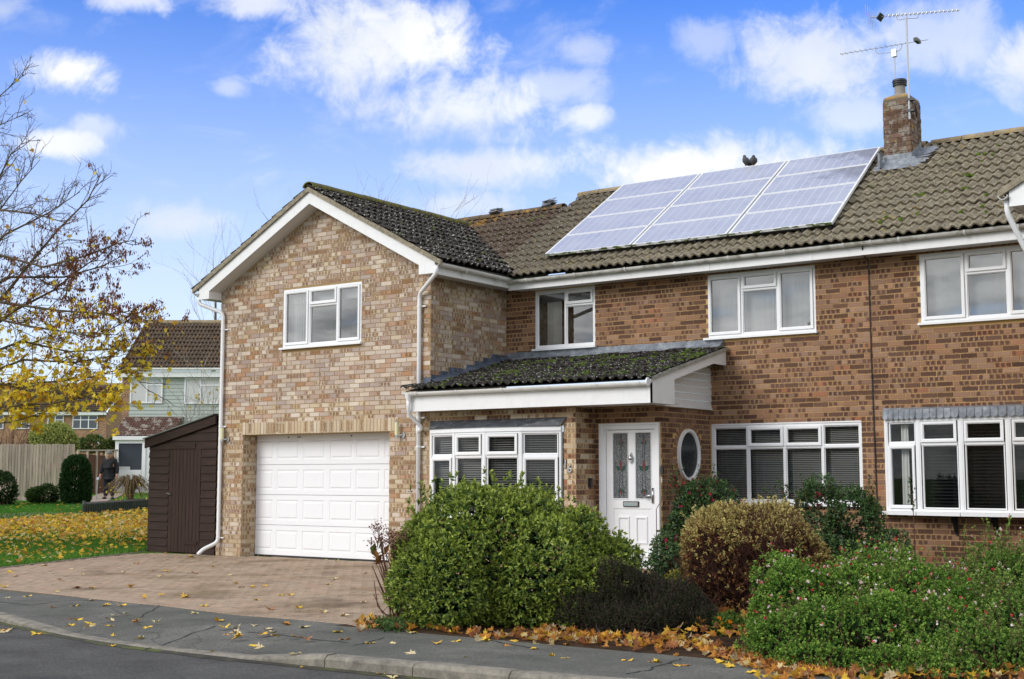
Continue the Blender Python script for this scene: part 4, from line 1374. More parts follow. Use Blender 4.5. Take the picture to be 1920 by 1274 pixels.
SOL = mat('solar cells', .15, spec=1.0, build=solar_b(False)); SOL_D = mat('soiled solar cells', .2, spec=.8, build=solar_b(True))
for m_ in (SOL, SOL_D):
    m_.node_tree.nodes['Principled BSDF'].inputs['IOR'].default_value = 1.6
PFRAME = mat('silver panel frame', .4, (.74, .75, .76), spec=.6)
nm_ = np.array((0, -TM * cosm, cosm))
C00, C10 = np.array((5.735, 1.99, main_plane(1.99))), np.array((10.87, 1.93, main_plane(1.93)))
C01, C11 = np.array((5.64, 4.76, main_plane(4.76))), np.array((10.62, 4.74, main_plane(4.74)))
lerp2 = lambda s, t: ((1 - s) * (1 - t) * C00 + s * (1 - t) * C10 + (1 - s) * t * C01 + s * t * C11) + nm_ * .125
for i in range(3):
    for j in range(4):
        s0, s1 = i / 3 + .004, (i + 1) / 3 - .004
        t0, t1 = j / 4 + .003, (j + 1) / 4 - .003
        q = [lerp2(s0, t0), lerp2(s1, t0), lerp2(s1, t1), lerp2(s0, t1)]
        fu, fv = .0115 / 3 * 2.0, .0065
        qi = [lerp2(s0 + fu * .8, t0 + fv), lerp2(s1 - fu * .8, t0 + fv), lerp2(s1 - fu * .8, t1 - fv), lerp2(s0 + fu * .8, t1 - fv)]
        mb = MB(); mb.add([v - nm_ * .004 for v in qi], [(0, 1, 2, 3)], [(0, 0), (1, 0), (1, 1), (0, 1)])
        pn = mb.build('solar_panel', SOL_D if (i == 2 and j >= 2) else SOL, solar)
        if i == 2 and j == 3: pn['label'] = 'grimy top right solar panel streaked with dirt'
        mb = MB()
        V = [v - nm_ * .04 for v in q] + q + qi + [v - nm_ * .006 for v in qi]
        F = []
        for e in range(4):
            f_ = (e + 1) % 4
            F += [(e, f_, 4 + f_, 4 + e), (4 + e, 4 + f_, 8 + f_, 8 + e), (8 + e, 8 + f_, 12 + f_, 12 + e)]
        mb.add(V, F); mb.build('panel_frame', PFRAME, pn)
mb = MB()
a, b = lerp2(.02, .012) - nm_ * .075, lerp2(.995, .012) - nm_ * .075
mb.box(a, b - a, tm * .05, nm_ * .045); mb.build('mounting_rail', BLACK, solar)
mb = MB()
for s_ in (.25, .5, .75): a, b = lerp2(s_ - .24, .6) - nm_ * .075, lerp2(s_ + .24, .6) - nm_ * .075; mb.box(a, b - a, tm * .04, nm_ * .03)
mb.build('mounting_rail', BLACK, solar)
for s_ in (.03, .2, .4, .55, .72, .9, .98):
    mb = MB(); a = lerp2(s_, .0) - nm_ * .12; mb.box(a, (.045, 0, 0), tm * .2, nm_ * .06); mb.build('roof_hook', BLACK, solar)
mb = MB()
for i in range(60):
    s_ = rng.random(); a = lerp2(s_, -.002) - nm_ * rng.uniform(.0, .035)
    mb.box(a, (rng.uniform(.02, .12), 0, 0), -tm * .012, nm_ * .012)
mb.build('moss', MOSS, solar, kind='stuff')

# ---- aerials and birds
aer = thing('television_aerial', 'tall pole with a long television aerial clamped to the chimney corner', 'aerial', (11.32, 4.03, 6.9))
mb = MB(); top = np.array((11.325, 3.99, 8.66)); mb.tube([(11.325, 3.99, 7.0), top], .017, 8); mb.build('mast', ALU, aer)
mb = MB(); mb.aabb(11.28, 11.40, 3.97, 4.05, 7.12, 7.16); mb.aabb(11.28, 11.40, 3.97, 4.05, 7.30, 7.34); mb.tube(bent([(11.34, 4.0, 7.3), (11.42, 4.02, 7.22), (11.40, 4.1, 7.05)], .05), .012, 6); mb.build('clamp', BLACK, aer)
mb = MB(); R0, R1 = np.array((10.96, 3.95, 8.80)), np.array((12.17, 3.95, 8.55))
R0, R1 = np.array((10.74, 3.99, 8.78)), np.array((12.16, 3.99, 8.60))
ad = (R1 - R0) / np.linalg.norm(R1 - R0); cr = np.array((0, 1.0, 0))
mb.tube([R0, R1], .008, 6); mb.build('boom', ALU, aer)
for i in range(17):
    f_ = R0 + ad * (.30 + i * .068); L_ = .10 - .002 * i
    mb = MB(); mb.tube([f_ - cr * L_, f_ + cr * L_], .004, 5); mb.aabb(f_[0] - .008, f_[0] + .008, f_[1] - .01, f_[1] + .01, f_[2] - .012, f_[2] + .016); mb.build('director', ALU, aer)
mb = MB()
for sg in (1, -1):
    for q in np.linspace(-.2, .2, 5): mb.tube([R0 + cr * q, R0 + cr * q + np.array((-.02 * 1 + .03, 0, .16 * sg)) + ad * -.02], .004, 4)
mb.build('reflector', ALU, aer)
mb = MB(); f_ = R0 + ad * .16; mb.box(f_ - cr * .10 + np.array((-.035, 0, -.05)), (.07, 0, .09), cr * .2, (.010, 0, -.010)); mb.build('dipole', BLACK, aer)
mb = MB(); mb.tube(bent([R0 + ad * .42, R0 + ad * .45 + np.array((0, 0, -.09)), top + (0, 0, -.02)], .05), .006, 5); mb.tube(bent([top + (0, 0, -.02), R0 + ad * .78 + np.array((0, 0, -.08)), R0 + ad * .78], .04), .006, 5); mb.build('cradle', ALU, aer)
tv2 = thing('television_aerial', 'shorter thin aerial on its own mast standing left of the chimney pot', 'aerial', (10.93, 4.5, 7.5))
mb = MB(); top = np.array((10.94, 4.5, 8.30)); mb.tube([(10.94, 4.5, 7.0), top], .012, 8); mb.build('mast', ALU, tv2)
mb = MB(); R0, R1 = np.array((10.02, 4.5, 8.44)), np.array((11.50, 4.5, 8.40)); ad = (R1 - R0) / np.linalg.norm(R1 - R0)
mb.tube([R0, R1], .006, 6); mb.build('boom', ALU, tv2)
for i in range(14):
    f_ = R0 + ad * (.02 + i * .085); mb = MB(); mb.tube([f_ - cr * .08, f_ + cr * .08], .003, 5); mb.build('director', ALU, tv2)
mb = MB(); f_ = R1 - ad * .18; mb.aabb(f_[0] - .03, f_[0] + .03, f_[1] - .1, f_[1] + .1, f_[2] - .015, f_[2] + .04); mb.build('dipole', BLACK, tv2)
mb = MB(); mb.aabb(10.905, 10.975, 4.46, 4.54, 8.22, 8.34); mb.tube(bent([R0 + ad * .60, R0 + ad * .62 + np.array((0, 0, -.1)), top, R1 - ad * .45 + np.array((0, 0, -.1)), R1 - ad * .43], .05), .006, 5); mb.build('cradle', ALU, tv2)

PIG = mat('dark pigeon feathers', .7, build=lambda k, p: k.mix(k.noise(pos(k), 20.0, 3), (.03, .032, .036), (.10, .105, .115)))
for i, (x, turn, lb) in enumerate(((8.13, -.35, 'dark pigeon perched upright on the panel edge, the taller left one'), (8.27, .5, 'dark hunched pigeon perched right of another on the panel edge'))):
    z0 = main_plane(4.78) + .12
    b_ = thing('pigeon', lb, 'bird', (x, 4.78, z0), 'pigeons on the top edge of the solar panels')
    c, s_ = math.cos(turn), math.sin(turn)
    rot = lambda v: np.array((x, 4.78, z0)) + np.array((v[0] * c - v[1] * s_, v[0] * s_ + v[1] * c, v[2])) * .72
    h = 1.0 if i == 0 else .86
    pts = [(0, .17, .02), (0, .11, .045), (0, .04, .09), (0, -.02, .14), (0, -.045, .185 * h), (0, -.05, .215 * h), (0, -.06, .24 * h), (0, -.075, .25 * h)]
    mb = MB(); mb.tube([rot(p) for p in pts], [.012, .03, .06, .062, .045, .028, .03, .012], 12); bo = mb.build('body', PIG, b_, smooth=True)
    mb = MB(); mb.tube([rot((0, -.08, .243 * h)), rot((0, -.11, .236 * h))], [.008, .002], 6); mb.build('beak', BLACK, b_)
    mb = MB()
    for sx in (-.02, .02): mb.tube([rot((sx, 0, .09)), rot((sx, -.005, .0))], .005, 5); mb.tube([rot((sx, .01, .004)), rot((sx, -.035, .004))], .004, 5)
    mb.build('legs', mat('pink bird leg', .7, (.25, .1, .09)), b_)
    for sx in (-1, 1):
        mb = MB(); mb.tube([rot((.052 * sx, -.02, .135)), rot((.058 * sx, .06, .09)), rot((.025 * sx, .16, .03))], [.03, .03, .006], 8); mb.build('wing', PIG, b_, smooth=True)
#@@PART3
# ------------------------------------------------------------------ the adjoining house
nb = thing('brick_house', 'adjoining brick house on the right with a bow window under a scalloped lead roof', 'house', (13, D2, 0))
wa = wall(nb, 'wall', FM, 11.33, 15.6, -.05, 4.58, [(12.04, 13.83, 3.51, 4.50), (11.52, 14.1, .90, 2.18)], style='main', mortar=MORTAR_M, rcf=rc_main, first=1)
n_l = L3(12.04, 13.83, 3.53, 4.50, (12.67, 13.235), 4.18, {1: 's'}, 'sfs')
wn, f2 = window(nb, FM, 12.04, 13.83, 3.53, 4.50, n_l, vents=[(12.25, 12.5, 4.47), (13.4, 13.7, 4.47)], room_m=ROOM_L)
drape(wn, f2, 12.07, 13.8, 3.55, 4.48, -.17, NET, 18, .003)
px_, py_ = 11.50, D2 - .02
fac = []
for a, wd in zip([math.radians(q) for q in (17, 9, 1, -7, -15)], (.53, .62, .62, .62, .62)):
    u = np.array((math.cos(a), -math.sin(a), 0.0)); nrm = np.array((-math.sin(a), -math.cos(a), 0.0))
    fac.append((np.array((px_, py_, 0.0)), u, nrm, wd)); px_ += u[0] * wd; py_ += u[1] * wd
zb0, zb1, ztr = .915, 2.18, 1.84
for i, (o, u, nrm, wd) in enumerate(fac):
    fr = Frame(o, u, nrm)
    kd = ('f', 's') if i in (0, 4) else ('s', 'f')
    li = [(.05, wd - .05, ztr + .02, zb1 - .04, kd[0]), (.05, wd - .05, zb0 + .04, ztr - .02, kd[1])]
    wn, f2 = window(nb, fr, .001, wd - .001, zb0, zb1, li, sill=False, rec=0, outer=.035, name='bow_window_light', glass=GLASS_DIM, room_d=.7)
    if i: blind(wn, f2, .05, wd - .05, zb0 + .05, zb1 - .04, -.13, .045, BLIND_B)
    else: drape(wn, f2, .16, .27, zb0 + .05, zb1 - .04, -.13, CURTAIN, 2, .02)
    mb = MB(); fr.box(mb, -.018, .018, zb0, zb1, -.03, .022); mb.build('corner_post', FRAME, wn)
    mb = MB(); fr.box(mb, -.03 if i == 0 else -.002, wd + .002, zb0 - .05, zb0 - .002, -.1, .12); mb.build('sill', FRAME, wn)
    mb = MB(); fr.box(mb, -.01, wd + .01, zb1 + .001, zb1 + .03, -.05, .028); mb.build('head_trim', FRAME, wn)
    mb = MB()                                                                # scalloped lead edge
    ns = 6
    tin = [np.array((11.44 + .49 * i, D2 - .012, 2.36)), np.array((11.44 + .49 * (i + 1), D2 - .012, 2.36))] if False else None
    a0, b0 = o + nrm * .06, o + u * wd + nrm * .06
    ia, ib = np.array((a0[0] - .02, D2 - .012, 2.352)), np.array((b0[0], D2 - .012, 2.352))
    za, zl = 2.315, 2.215
    mb.quad(a0 * (1, 1, 0) + (0, 0, za), b0 * (1, 1, 0) + (0, 0, za), ib, ia)
    for q in range(ns):
        p0, p1 = a0 + (b0 - a0) * q / ns, a0 + (b0 - a0) * (q + 1) / ns
        V = [p0 * (1, 1, 0) + (0, 0, za), p1 * (1, 1, 0) + (0, 0, za)]
        V += [(p1 + (p0 - p1) * (.5 - .5 * math.cos(t))) * (1, 1, 0) + nrm * .012 + (0, 0, zl - .035 * math.sin(t)) for t in np.linspace(0, math.pi, 7)]
        mb.poly(V)
        mb.tube([p0 * (1, 1, 0) + (0, 0, za) + nrm * .004, p0 * (1, 1, 0) + (0, 0, zl) + nrm * .015], .006, 4)
    if i == 0: mb.quad(a0 * (1, 1, 0) + (0, 0, zl), a0 * (1, 1, 0) + (0, 0, za), ia, ia + np.array((0, 0, -.13)))
    mb.build('scalloped_lead', LEAD, nb)
for x in (12.44, 12.97):                                                     # gallows brackets
    mb = MB(); mb.aabb(x - .02, x + .02, D2 - .03, D2 - .006, .60, .86); mb.box((x - .02, D2 - .03, .62), (.04, 0, 0), (0, -.16, .22), (0, .02, .02)); mb.build('bay_bracket', BLACK, nb)
mb = MB()
mb.quad((11.33, MY + .02, zr(MY)), (15.6, MY + .02, zr(MY)), (15.6, RYM, zr(RYM)), (11.33, RYM, zr(RYM)))
mb.quad((11.33, RYM, zr(RYM)), (15.6, RYM, zr(RYM)), (15.6, RYM + 3.2, zr(RYM) - 2), (11.33, RYM + 3.2, zr(RYM) - 2))
nr_ = mb.build('roof', bpy.data.materials['roofing felt'], nb)
tile_field(nb, nr_, 'main', np.array((11.28, MY - .03, main_plane(MY - .03) - .035)), (1, 0, 0), tm, 13, nrow, lambda c, r, q: not (c[0] < 11.42 and 4.05 < c[1] < 4.66) and c[1] < RYM - .02)
ridge(nr_, (11.40, RYM + .04, main_plane(RYM)), (15.4, RYM + .04, main_plane(RYM)), RIDGE_M)
moss(nr_, MOSS_N)
mb = MB(); mb.aabb(11.331, 14.0, 1.70, 1.722, 4.514, 4.70); mb.build('fascia', UPVC, nb)
mb = MB(); half_gutter(mb, [(11.335, 1.64, 4.69), (13.9, 1.64, 4.70)]); mb.build('gutter', GUTTER_D, nb)
brackets(nb, [(x, 1.64, 4.692) for x in (11.5, 11.9, 12.8, 13.5)], (1, 0, 0), GUTTER)
# its own forward wing: only the foot of the near verge comes into the picture
RX2 = 13.93 + 2.72
wp2 = lambda x: RZ - TP * abs(x - RX2)
mb = MB()
f = [(13.91, 4.565), (14.18, 4.565), (14.18, BB - TP * (RX2 - 14.18)), (RX2, BB), (RX2, BT), (13.91, BT - TP * (RX2 - 13.91))]
A = [np.array((x, -.30, z)) for x, z in f]; B = [v + np.array((0, .025, 0)) for v in A]
mb.add(A + B, [(0, 1, 2, 5), (2, 3, 4, 5)] + [(i, i + 6, (i + 1) % 6 + 6, (i + 1) % 6) for i in range(6)])
mb.aabb(13.91, 13.935, -.274, 1.7, 4.565, 4.80)
mb.build('bargeboard', UPVC, nb)
mb = MB(); mb.quad((13.935, -.274, 4.57), (14.18, -.274, 4.57), (14.18, 1.7, 4.57), (13.935, 1.7, 4.57)); mb.quad((14.18, -.275, 4.566), (14.18, 0, 4.566), (14.18, 0, 4.75), (14.18, -.275, 4.75)); mb.build('soffit', SOFFIT, nb)
mb = MB(); half_gutter(mb, [(13.85, -.36, 4.70), (13.85, 1.55, 4.69)]); mb.build('gutter', GUTTER, nb)
downpipe(nb, [(13.87, -.25, 4.64), (13.87, -.25, 4.50), (14.02, -.05, 4.05), (14.28, -.06, 3.8), (14.28, -.06, 0)])
wall(nb, 'wall', Frame((14.18, 0, 0), (1, 0, 0), (0, -1, 0)), 0, 1.4, -.1, 4.6, style='wing', rcf=rc_wing)
mb = MB(); mb.quad((14.18, 0, -.1), (14.18, D2, -.1), (14.18, D2, 4.57), (14.18, 0, 4.57)); mb.build('side_wall', MORTAR_W, nb)
mb = MB(); mb.quad((13.8, -.30, wp2(13.8) - ZB), (RX2, -.30, RZ - ZB), (RX2, 3.5, RZ - ZB), (13.8, 3.5, wp2(13.8) - ZB)); w2r = mb.build('wing_roof', bpy.data.materials['roofing felt'], nb)
tile_field(nb, w2r, 'main', (13.78, 2.20, wp2(13.78) - .035), (0, -1, 0), np.array((cosp, 0, TP * cosp)), 8, 6, lambda c, r, q: True)
mb = MB()
for i in range(6): mb.box(np.array((13.79, -.34, wp2(13.79) - .10)) + np.array((cosp, 0, TP * cosp)) * i * .3, np.array((cosp, 0, TP * cosp)) * .3, (0, .06, 0), (0, 0, .085 + .01 * (i % 2)))
mb.build('mortar_verge', bpy.data.materials['verge mortar'], nb)

# ------------------------------------------------------------------ ground, road, pavement, drive

def soil_b(k, p):
    P = pos(k)
    g = k.noise(P, 6.0, 6, .7)
    bump(k, p, k.noise(P, 25.0, 5, .7), .8, .03)
    grass = k.ramp(k.noise(P, 3.0, 6, .7), [(.3, hx('2f4a14')), (.5, hx('466a1c')), (.7, hx('5d7f2a'))])
    soil = k.ramp(g, [(.3, hx('2b2018')), (.7, hx('4a3a2c'))])
    x, y, z = k.sep(P)
    bed = k.math('MULTIPLY', k.step(x, 8.2, 8.6), k.step(y, 3.5, 2.6))
    bed = k.math('MULTIPLY', bed, k.step(y, -7.5, -6.9))
    return k.mix(bed, grass, soil)


xs = np.concatenate([np.array([-1500, -600, -250, -140, -100]), np.arange(-80, -12, 2.0), np.arange(-12, 20.01, .25), np.array([24, 32, 50, 100, 300, 1500])])
ys = np.concatenate([np.array([-900, -300, -100, -60, -40, -30, -24, -20]), np.arange(-16, 8.01, .25), np.arange(9, 80, 2.0), np.array([90, 120, 180, 300, 700, 1800])])
X, Y = np.meshgrid(xs, ys)
Z = gz(X, Y)
hard = (Y < -6.35) & (X < 60)
drive_in = (Y <= -.1) & (X > -1.3) & (X < 8.6) & (Y > -7)
Z = np.where(hard | drive_in, np.minimum(Z, -.1) - .35, Z)
V = np.stack([X.ravel(), Y.ravel(), Z.ravel()], 1)
nx = len(xs)
idx = np.arange(len(V)).reshape(len(ys), nx)
F = np.stack([idx[:-1, :-1].ravel(), idx[:-1, 1:].ravel(), idx[1:, 1:].ravel(), idx[1:, :-1].ravel()], 1)
mb = MB(); mb.add(V, F); g_ = mb.build('ground', mat('grass and soil', .95, spec=.1, build=soil_b), None, smooth=True, kind='structure')

ZROAD = -.19
# kerb line: front edge from left to right, with the height of its top above the road
KP = np.array([(-8, -6.1), (-3, -6.55), (1, -6.95), (4.99, -7.52), (6.6, -7.95), (7.6, -8.08), (8.7, -8.12), (9.9, -8.08), (10.9, -7.98), (12.1, -7.98), (13.2, -7.85), (15, -7.4), (17.5, -6.5), (21, -5.0), (26, -2.5)])
cum = np.concatenate([[0], np.cumsum(np.linalg.norm(np.diff(KP, axis=0), axis=1))])


def kerb_at(s):
    # smooth through the points
    x = np.interp(s, cum, KP[:, 0]); y = np.interp(s, cum, KP[:, 1])
    for w in (.35, .7):
        x = (x * 2 + np.interp(s - w, cum, KP[:, 0]) + np.interp(s + w, cum, KP[:, 0])) / 4
        y = (y * 2 + np.interp(s - w, cum, KP[:, 1]) + np.interp(s + w, cum, KP[:, 1])) / 4
    return np.array((x, y))


def kerb_up(x):                                                              # upstand over the road
    return float(np.interp(x, [4.2, 5.2, 6.6, 9.3, 10.1, 12], [.085, .075, .016, .016, .105, .115]))


def asph(c1, c2, patches):
    def b(k, p):
        P = pos(k)
        g = k.math('ADD', k.math('MULTIPLY', k.noise(P, 38.0, 5, .85), .6), k.math('MULTIPLY', k.noise(P, 130.0, 3, .8), .4))
        l = k.noise(P, 1.6, 5, .6)
        col = k.ramp(l, [(.3, c1), (.7, c2)])
        col = k.mix(1.0, col, k.ramp(g, [(.32, (.45, .45, .45)), (.5, (1, 1, 1)), (.62, (2.1, 2.1, 2.05))]), 'MULTIPLY')
        if patches:
            cell = k.step(k.noise(P, .55, 3, .5), .48, .53)
            col = k.mix(k.math('MULTIPLY', cell, .30), col, hx('454840'))
            cr = k.vor(k.vmath('ADD', P, k.vmath('MULTIPLY', k.new('ShaderNodeTexNoise').outputs[1], (.3, .3, 0.))), .55, 'DISTANCE_TO_EDGE')
            crack = k.math('MULTIPLY', k.step(cr, .007, .002), k.step(k.noise(P, .8, 2), .42, .5))
            col = k.mix(k.math('MULTIPLY', crack, .35), col, (.02, .02, .02))
            lich = k.step(k.noise(P, 17.0, 4, .7), .66, .71)
            col = k.mix(k.math('MULTIPLY', lich, .35), col, (.28, .28, .26))
        bump(k, p, g, .55, .006)
        return col
    return b


mb = MB()
ss = np.linspace(0, cum[-1], 120)
kp = [kerb_at(s) for s in ss]
V = []
for q in kp: V += [(q[0], q[1], ZROAD), (q[0] + .0, q[1] - 9, ZROAD - .02), (q[0], q[1] - 60, ZROAD)]
F = [(3 * i + j, 3 * i + 1 + j, 3 * i + 4 + j, 3 * i + 3 + j) for i in range(len(kp) - 1) for j in (0, 1)]
mb.add(V, F); mb.build('road', mat('asphalt road', .92, spec=.3, build=asph(hx('3c3b3a'), hx('51504d'), False)), None, kind='structure')

DE = [(-6, -5.2), (-1, -5.55), (2.355, -5.80), (3.62, -5.87), (4.89, -6.0), (5.83, -6.05), (7.16, -6.25), (8.05, -6.20), (8.8, -6.22), (9.1, -6.35), (9.8, -6.42), (10.5, -6.25), (11.35, -6.10), (12.0, -6.0), (12.7, -6.1), (13.4, -6.45), (14, -6.7), (15, -6.6), (17, -5.6), (20, -4.1), (25, -1.6)]
dex, dey = [q[0] for q in DE], [q[1] for q in DE]
PZ = -.10
mb = MB(); V = []
nrow_ = 9
for q in kp:
    up = ZROAD + kerb_up(q[0]) - .004
    yb = np.interp(q[0], dex, dey) + .15
    for j in range(nrow_):
        t = j / (nrow_ - 1)
        V.append((q[0], q[1] + .14 + (yb - q[1] - .14) * t, up + (PZ - up) * min(1, t * 1.6)))
F = [(nrow_ * i + j, nrow_ * (i + 1) + j, nrow_ * (i + 1) + j + 1, nrow_ * i + j + 1) for i in range(len(kp) - 1) for j in range(nrow_ - 1)]
mb.add(V, F); pav = mb.build('pavement', mat('asphalt pavement', .92, spec=.3, build=asph(hx('4e4e4a'), hx('6a6963'), True)), None, kind='structure')

ROOTOFF['pavement'] = np.zeros(3)
TAR = mat('open joint', .95, (.018, .018, .017))


def pave_z(x, y):
    kx = np.interp(x, [q[0] for q in kp], [q[1] for q in kp]); yb = np.interp(x, dex, dey) + .15
    t = np.clip((y - kx - .14) / (yb - kx - .14), 0, 1); up = ZROAD + kerb_up(x) - .004
    return up + (PZ - up) * min(1, t * 1.6)


for ln in (((-40, 1134), (0, 1132), (60, 1138), (112, 1131), (146, 1129), (210, 1131)), ((302, 1138), (284, 1149), (263, 1161)), ((404, 1176), (350, 1188), (294, 1202), (270, 1206)), ((660, 1215), (690, 1209), (720, 1200)), ((470, 1186), (560, 1196), (650, 1208)), ((1175, 1274), (1210, 1266), (1228, 1256), (1249, 1251), (1275, 1240)), ((880, 1197), (960, 1214), (1010, 1222))):
    P = []
    for px, py in ln:
        r = DV + RV * (px - 960) / FPX - UV * (py - 637) / FPX; q = CP + r * ((-.12 - CP[2]) / r[2])
        P.append(np.array((q[0], q[1])))
    Q = []
    for a, b in zip(P[:-1], P[1:]):
        for t in np.linspace(0, 1, 6)[:-1]: Q.append(a + (b - a) * t + rng.normal(0, .012, 2))
    Q.append(P[-1]); mb = MB(); V = []
    for i, q in enumerate(Q):
        d = Q[min(i + 1, len(Q) - 1)] - Q[max(i - 1, 0)]; d = np.array((-d[1], d[0])) / max(np.linalg.norm(d), 1e-6) * rng.uniform(.005, .013)
        for e in (q - d, q + d): V.append((e[0], e[1], pave_z(e[0], e[1]) + .003))
    mb.add(V, [(2 * i, 2 * i + 1, 2 * i + 3, 2 * i + 2) for i in range(len(Q) - 1)]); mb.build('pavement_joint', TAR, pav)

KERB = mat('concrete kerb', .9, spec=.2, build=lambda k, p: (bump(k, p, k.noise(pos(k), 120.0, 4, .7), .5, .004), k.mix(1.0, k.ramp(k.noise(pos(k), 6.0, 6, .75), [(.3, hx('5c5952')), (.5, hx('817c72')), (.72, hx('9c9688'))]), k.ramp(k.noise(pos(k), 160.0, 2), [(.3, (.75, .75, .75)), (.7, (1.15, 1.15, 1.15))]), 'MULTIPLY'))[1])
kerb = link(bpy.data.objects.new('kerb', None)); kerb['kind'] = 'structure'; kerb['label'] = 'concrete kerb dropped in front of the drive'; ROOTOFF['kerb'] = np.zeros(3)
s = 3.0
while s < cum[-1] - 5:
    a, b = kerb_at(s + .004), kerb_at(s + .91 - .004); s += .91
    ha, hb = kerb_up(a[0]), kerb_up(b[0])
    d = np.array((b[0] - a[0], b[1] - a[1], 0)); d /= np.linalg.norm(d); nn_ = np.array((-d[1], d[0], 0))
    mb = MB(); V = []
    jz = rng.normal(0, .003)
    for e, h in ((a, ha), (b, hb)):
        e3 = np.array((e[0], e[1], ZROAD))
        for (o_, z_) in ((-.018, -.1), (-.012, h * .8 - .01), (.018, h + jz - .004), (.03, h + jz), (.145, h + jz), (.145, -.1)): V.append(e3 + nn_ * o_ + np.array((0, 0, z_)))
    F = [(i, i + 6, i + 7, i + 1) for i in range(5)] + [tuple(range(6))[::-1] if False else (0, 1, 2, 3, 4, 5), (11, 10, 9, 8, 7, 6)]
    mb.add(V, F); mb.build('kerb_stone', KERB, kerb)

mb = MB(); V = []                                                           # grit, moss and wet leaf mould in the channel
gs = np.arange(2.5, cum[-1] - 6, .12)
for s_ in gs:
    a = kerb_at(s_); w_ = .05 + .05 * abs(math.sin(s_ * 2.1)) * rng.random()
    V += [(a[0], a[1] + .0, ZROAD + .014), (a[0] + rng.normal(0, .006), a[1] - .02 - w_, ZROAD + .003)]
mb.add(V, [(2 * i, 2 * i + 1, 2 * i + 3, 2 * i + 2) for i in range(len(gs) - 1)])
tag(mb.build('channel_grit', mat('grit and moss', .95, build=lambda k, p: (bump(k, p, k.noise(pos(k), 60.0, 4, .7), .8, .01), k.ramp(k.noise(pos(k), 2.3, 5, .7), [(.35, hx('2a2822')), (.5, hx('3d3a30')), (.62, hx('4d5524'))]))[1]), None), None, None, None, 'stuff')

# block paved drive
PAVE = [(0, hx('aa9986')), (.25, hx('a68e7b')), (.5, hx('a0917f')), (.75, hx('af9885')), (1, hx('998a79'))]


def pave_b(joined):
    def b(k, p):
        c, ln = rc_src(k, joined)
        sp_ = k.new('ShaderNodeSeparateColor'); k.put(sp_.inputs[0], c)
        P = pos(k)
        col = k.ramp(sp_.outputs[0], PAVE)
        g = k.noise(P, 90.0, 4, .7)
        col = k.mix(1.0, col, k.ramp(g, [(.25, (.72, .72, .72)), (.75, (1.16, 1.15, 1.12))]), 'MULTIPLY')
        st = k.noise(P, .75, 5, .6)
        col = k.mix(k.step(st, .48, .68, 0, .6), col, hx('6a5a40'))
        col = k.mix(k.step(k.noise(k.vmath('ADD', P, (5., 2., 0.)), .9, 4, .6), .56, .7, 0, .55), col, hx('544a42'))
        bump(k, p, g, .3, .004)
        return col
    return b


PB, PBJ = mat('paving block', .9, spec=.2, build=pave_b(False)), mat('paving block joined', .9, spec=.2, build=pave_b(True))
pv = [(0, 0, 0), (1, 0, 0), (1, 1, 0), (0, 1, 0), (.012, .02, .004), (.988, .02, .004), (.988, .98, .004), (.012, .98, .004)]
template('paver', [(x, y, z if z else -.01) for x, y, z in pv], [(4, 5, 6, 7), (0, 1, 5, 4), (1, 2, 6, 5), (2, 3, 7, 6), (3, 0, 4, 7)], [(0, 0)] * 8, PB, PBJ)
mb = MB()
dx0 = lambda y: -1.9 + (-.9 + 1.9) * min(1, max(0, -y / 3.7)) - max(0, (-y - 3.7)) * -.25
sy = np.linspace(.33, -6.45, 40); V = []
for y in sy: V += [(dx0(y), y, float(gz(0, y)) - .006), (9.25, y, float(gz(0, y)) - .006)]
mb.add(V, [(2 * i, 2 * i + 2, 2 * i + 3, 2 * i + 1) for i in range(len(sy) - 1)])
drv = mb.build('driveway', mat('sandy joints', .95, build=lambda k, p: k.ramp(k.noise(pos(k), 3.0, 5, .7), [(.35, hx('4c4334')), (.6, hx('615642')), (.75, hx('555830'))])), None, kind='structure')
drv['label'] = 'brick paved drive'
ROOTOFF['driveway'] = np.zeros(3)
# blocks run across the drive in stretcher courses, with a header course against the pavement
cs, sn = math.cos(math.radians(-3)), math.sin(math.radians(-3))
BW, BD = .205, .103
for j in range(-4, 74):
    for i in range(-16, 60):
        lx = i * BW + (j % 2) * BW / 2; ly = -j * BD
        x, y = lx * cs - ly * sn, .30 + lx * sn + ly * cs
        xm, ym = x + BW / 2, y - BD / 2
        lim = np.interp(xm, dex, dey) + .13
        if ym > .30 or ym < lim + .16 or xm < dx0(ym) + .02 or xm > 9.15: continue
        if ym > -.02 and not .64 < xm < 4.04: continue
        z = float(gz(0, ym))
        m4 = Matrix(((cs * (BW - .004), -sn * (BD - .003), 0, x), (sn * (BW - .004), cs * (BD - .003), 0, y - BD), (0, -.016 * (BD), 1, z + rng.normal(0, .0012)), (0, 0, 0, 1)))
        piece(drv, drv, 'paving_block', 'paver', m4, (*rng.random(3), 1))
x = -1.0
while x < 8.95:
    y = float(np.interp(x, dex, dey)) + .13
    sl_e = (np.interp(x + .1, dex, dey) - np.interp(x, dex, dey)) / .1
    m4 = Matrix(((.098, 0, 0, x), (.098 * sl_e, .20, 0, y - .02), (0, 0, 1, float(gz(0, y)) + .002), (0, 0, 0, 1)))
    piece(drv, drv, 'paving_block', 'paver', m4, (*rng.random(3), 1))
    x += .104
mb = MB()                                                                    # edging course beside the lawn
y = .2
while y > -6.0:
    x = dx0(y - .05); mb.box((x - .03, y - .2, float(gz(0, y)) - .1), (.06, 0, 0), (-.0, .195, 0), (0, 0, .115)); y -= .2
mb.build('lawn_edging', mat('edging', .9, hx('8a7f72')), drv, kind='stuff')
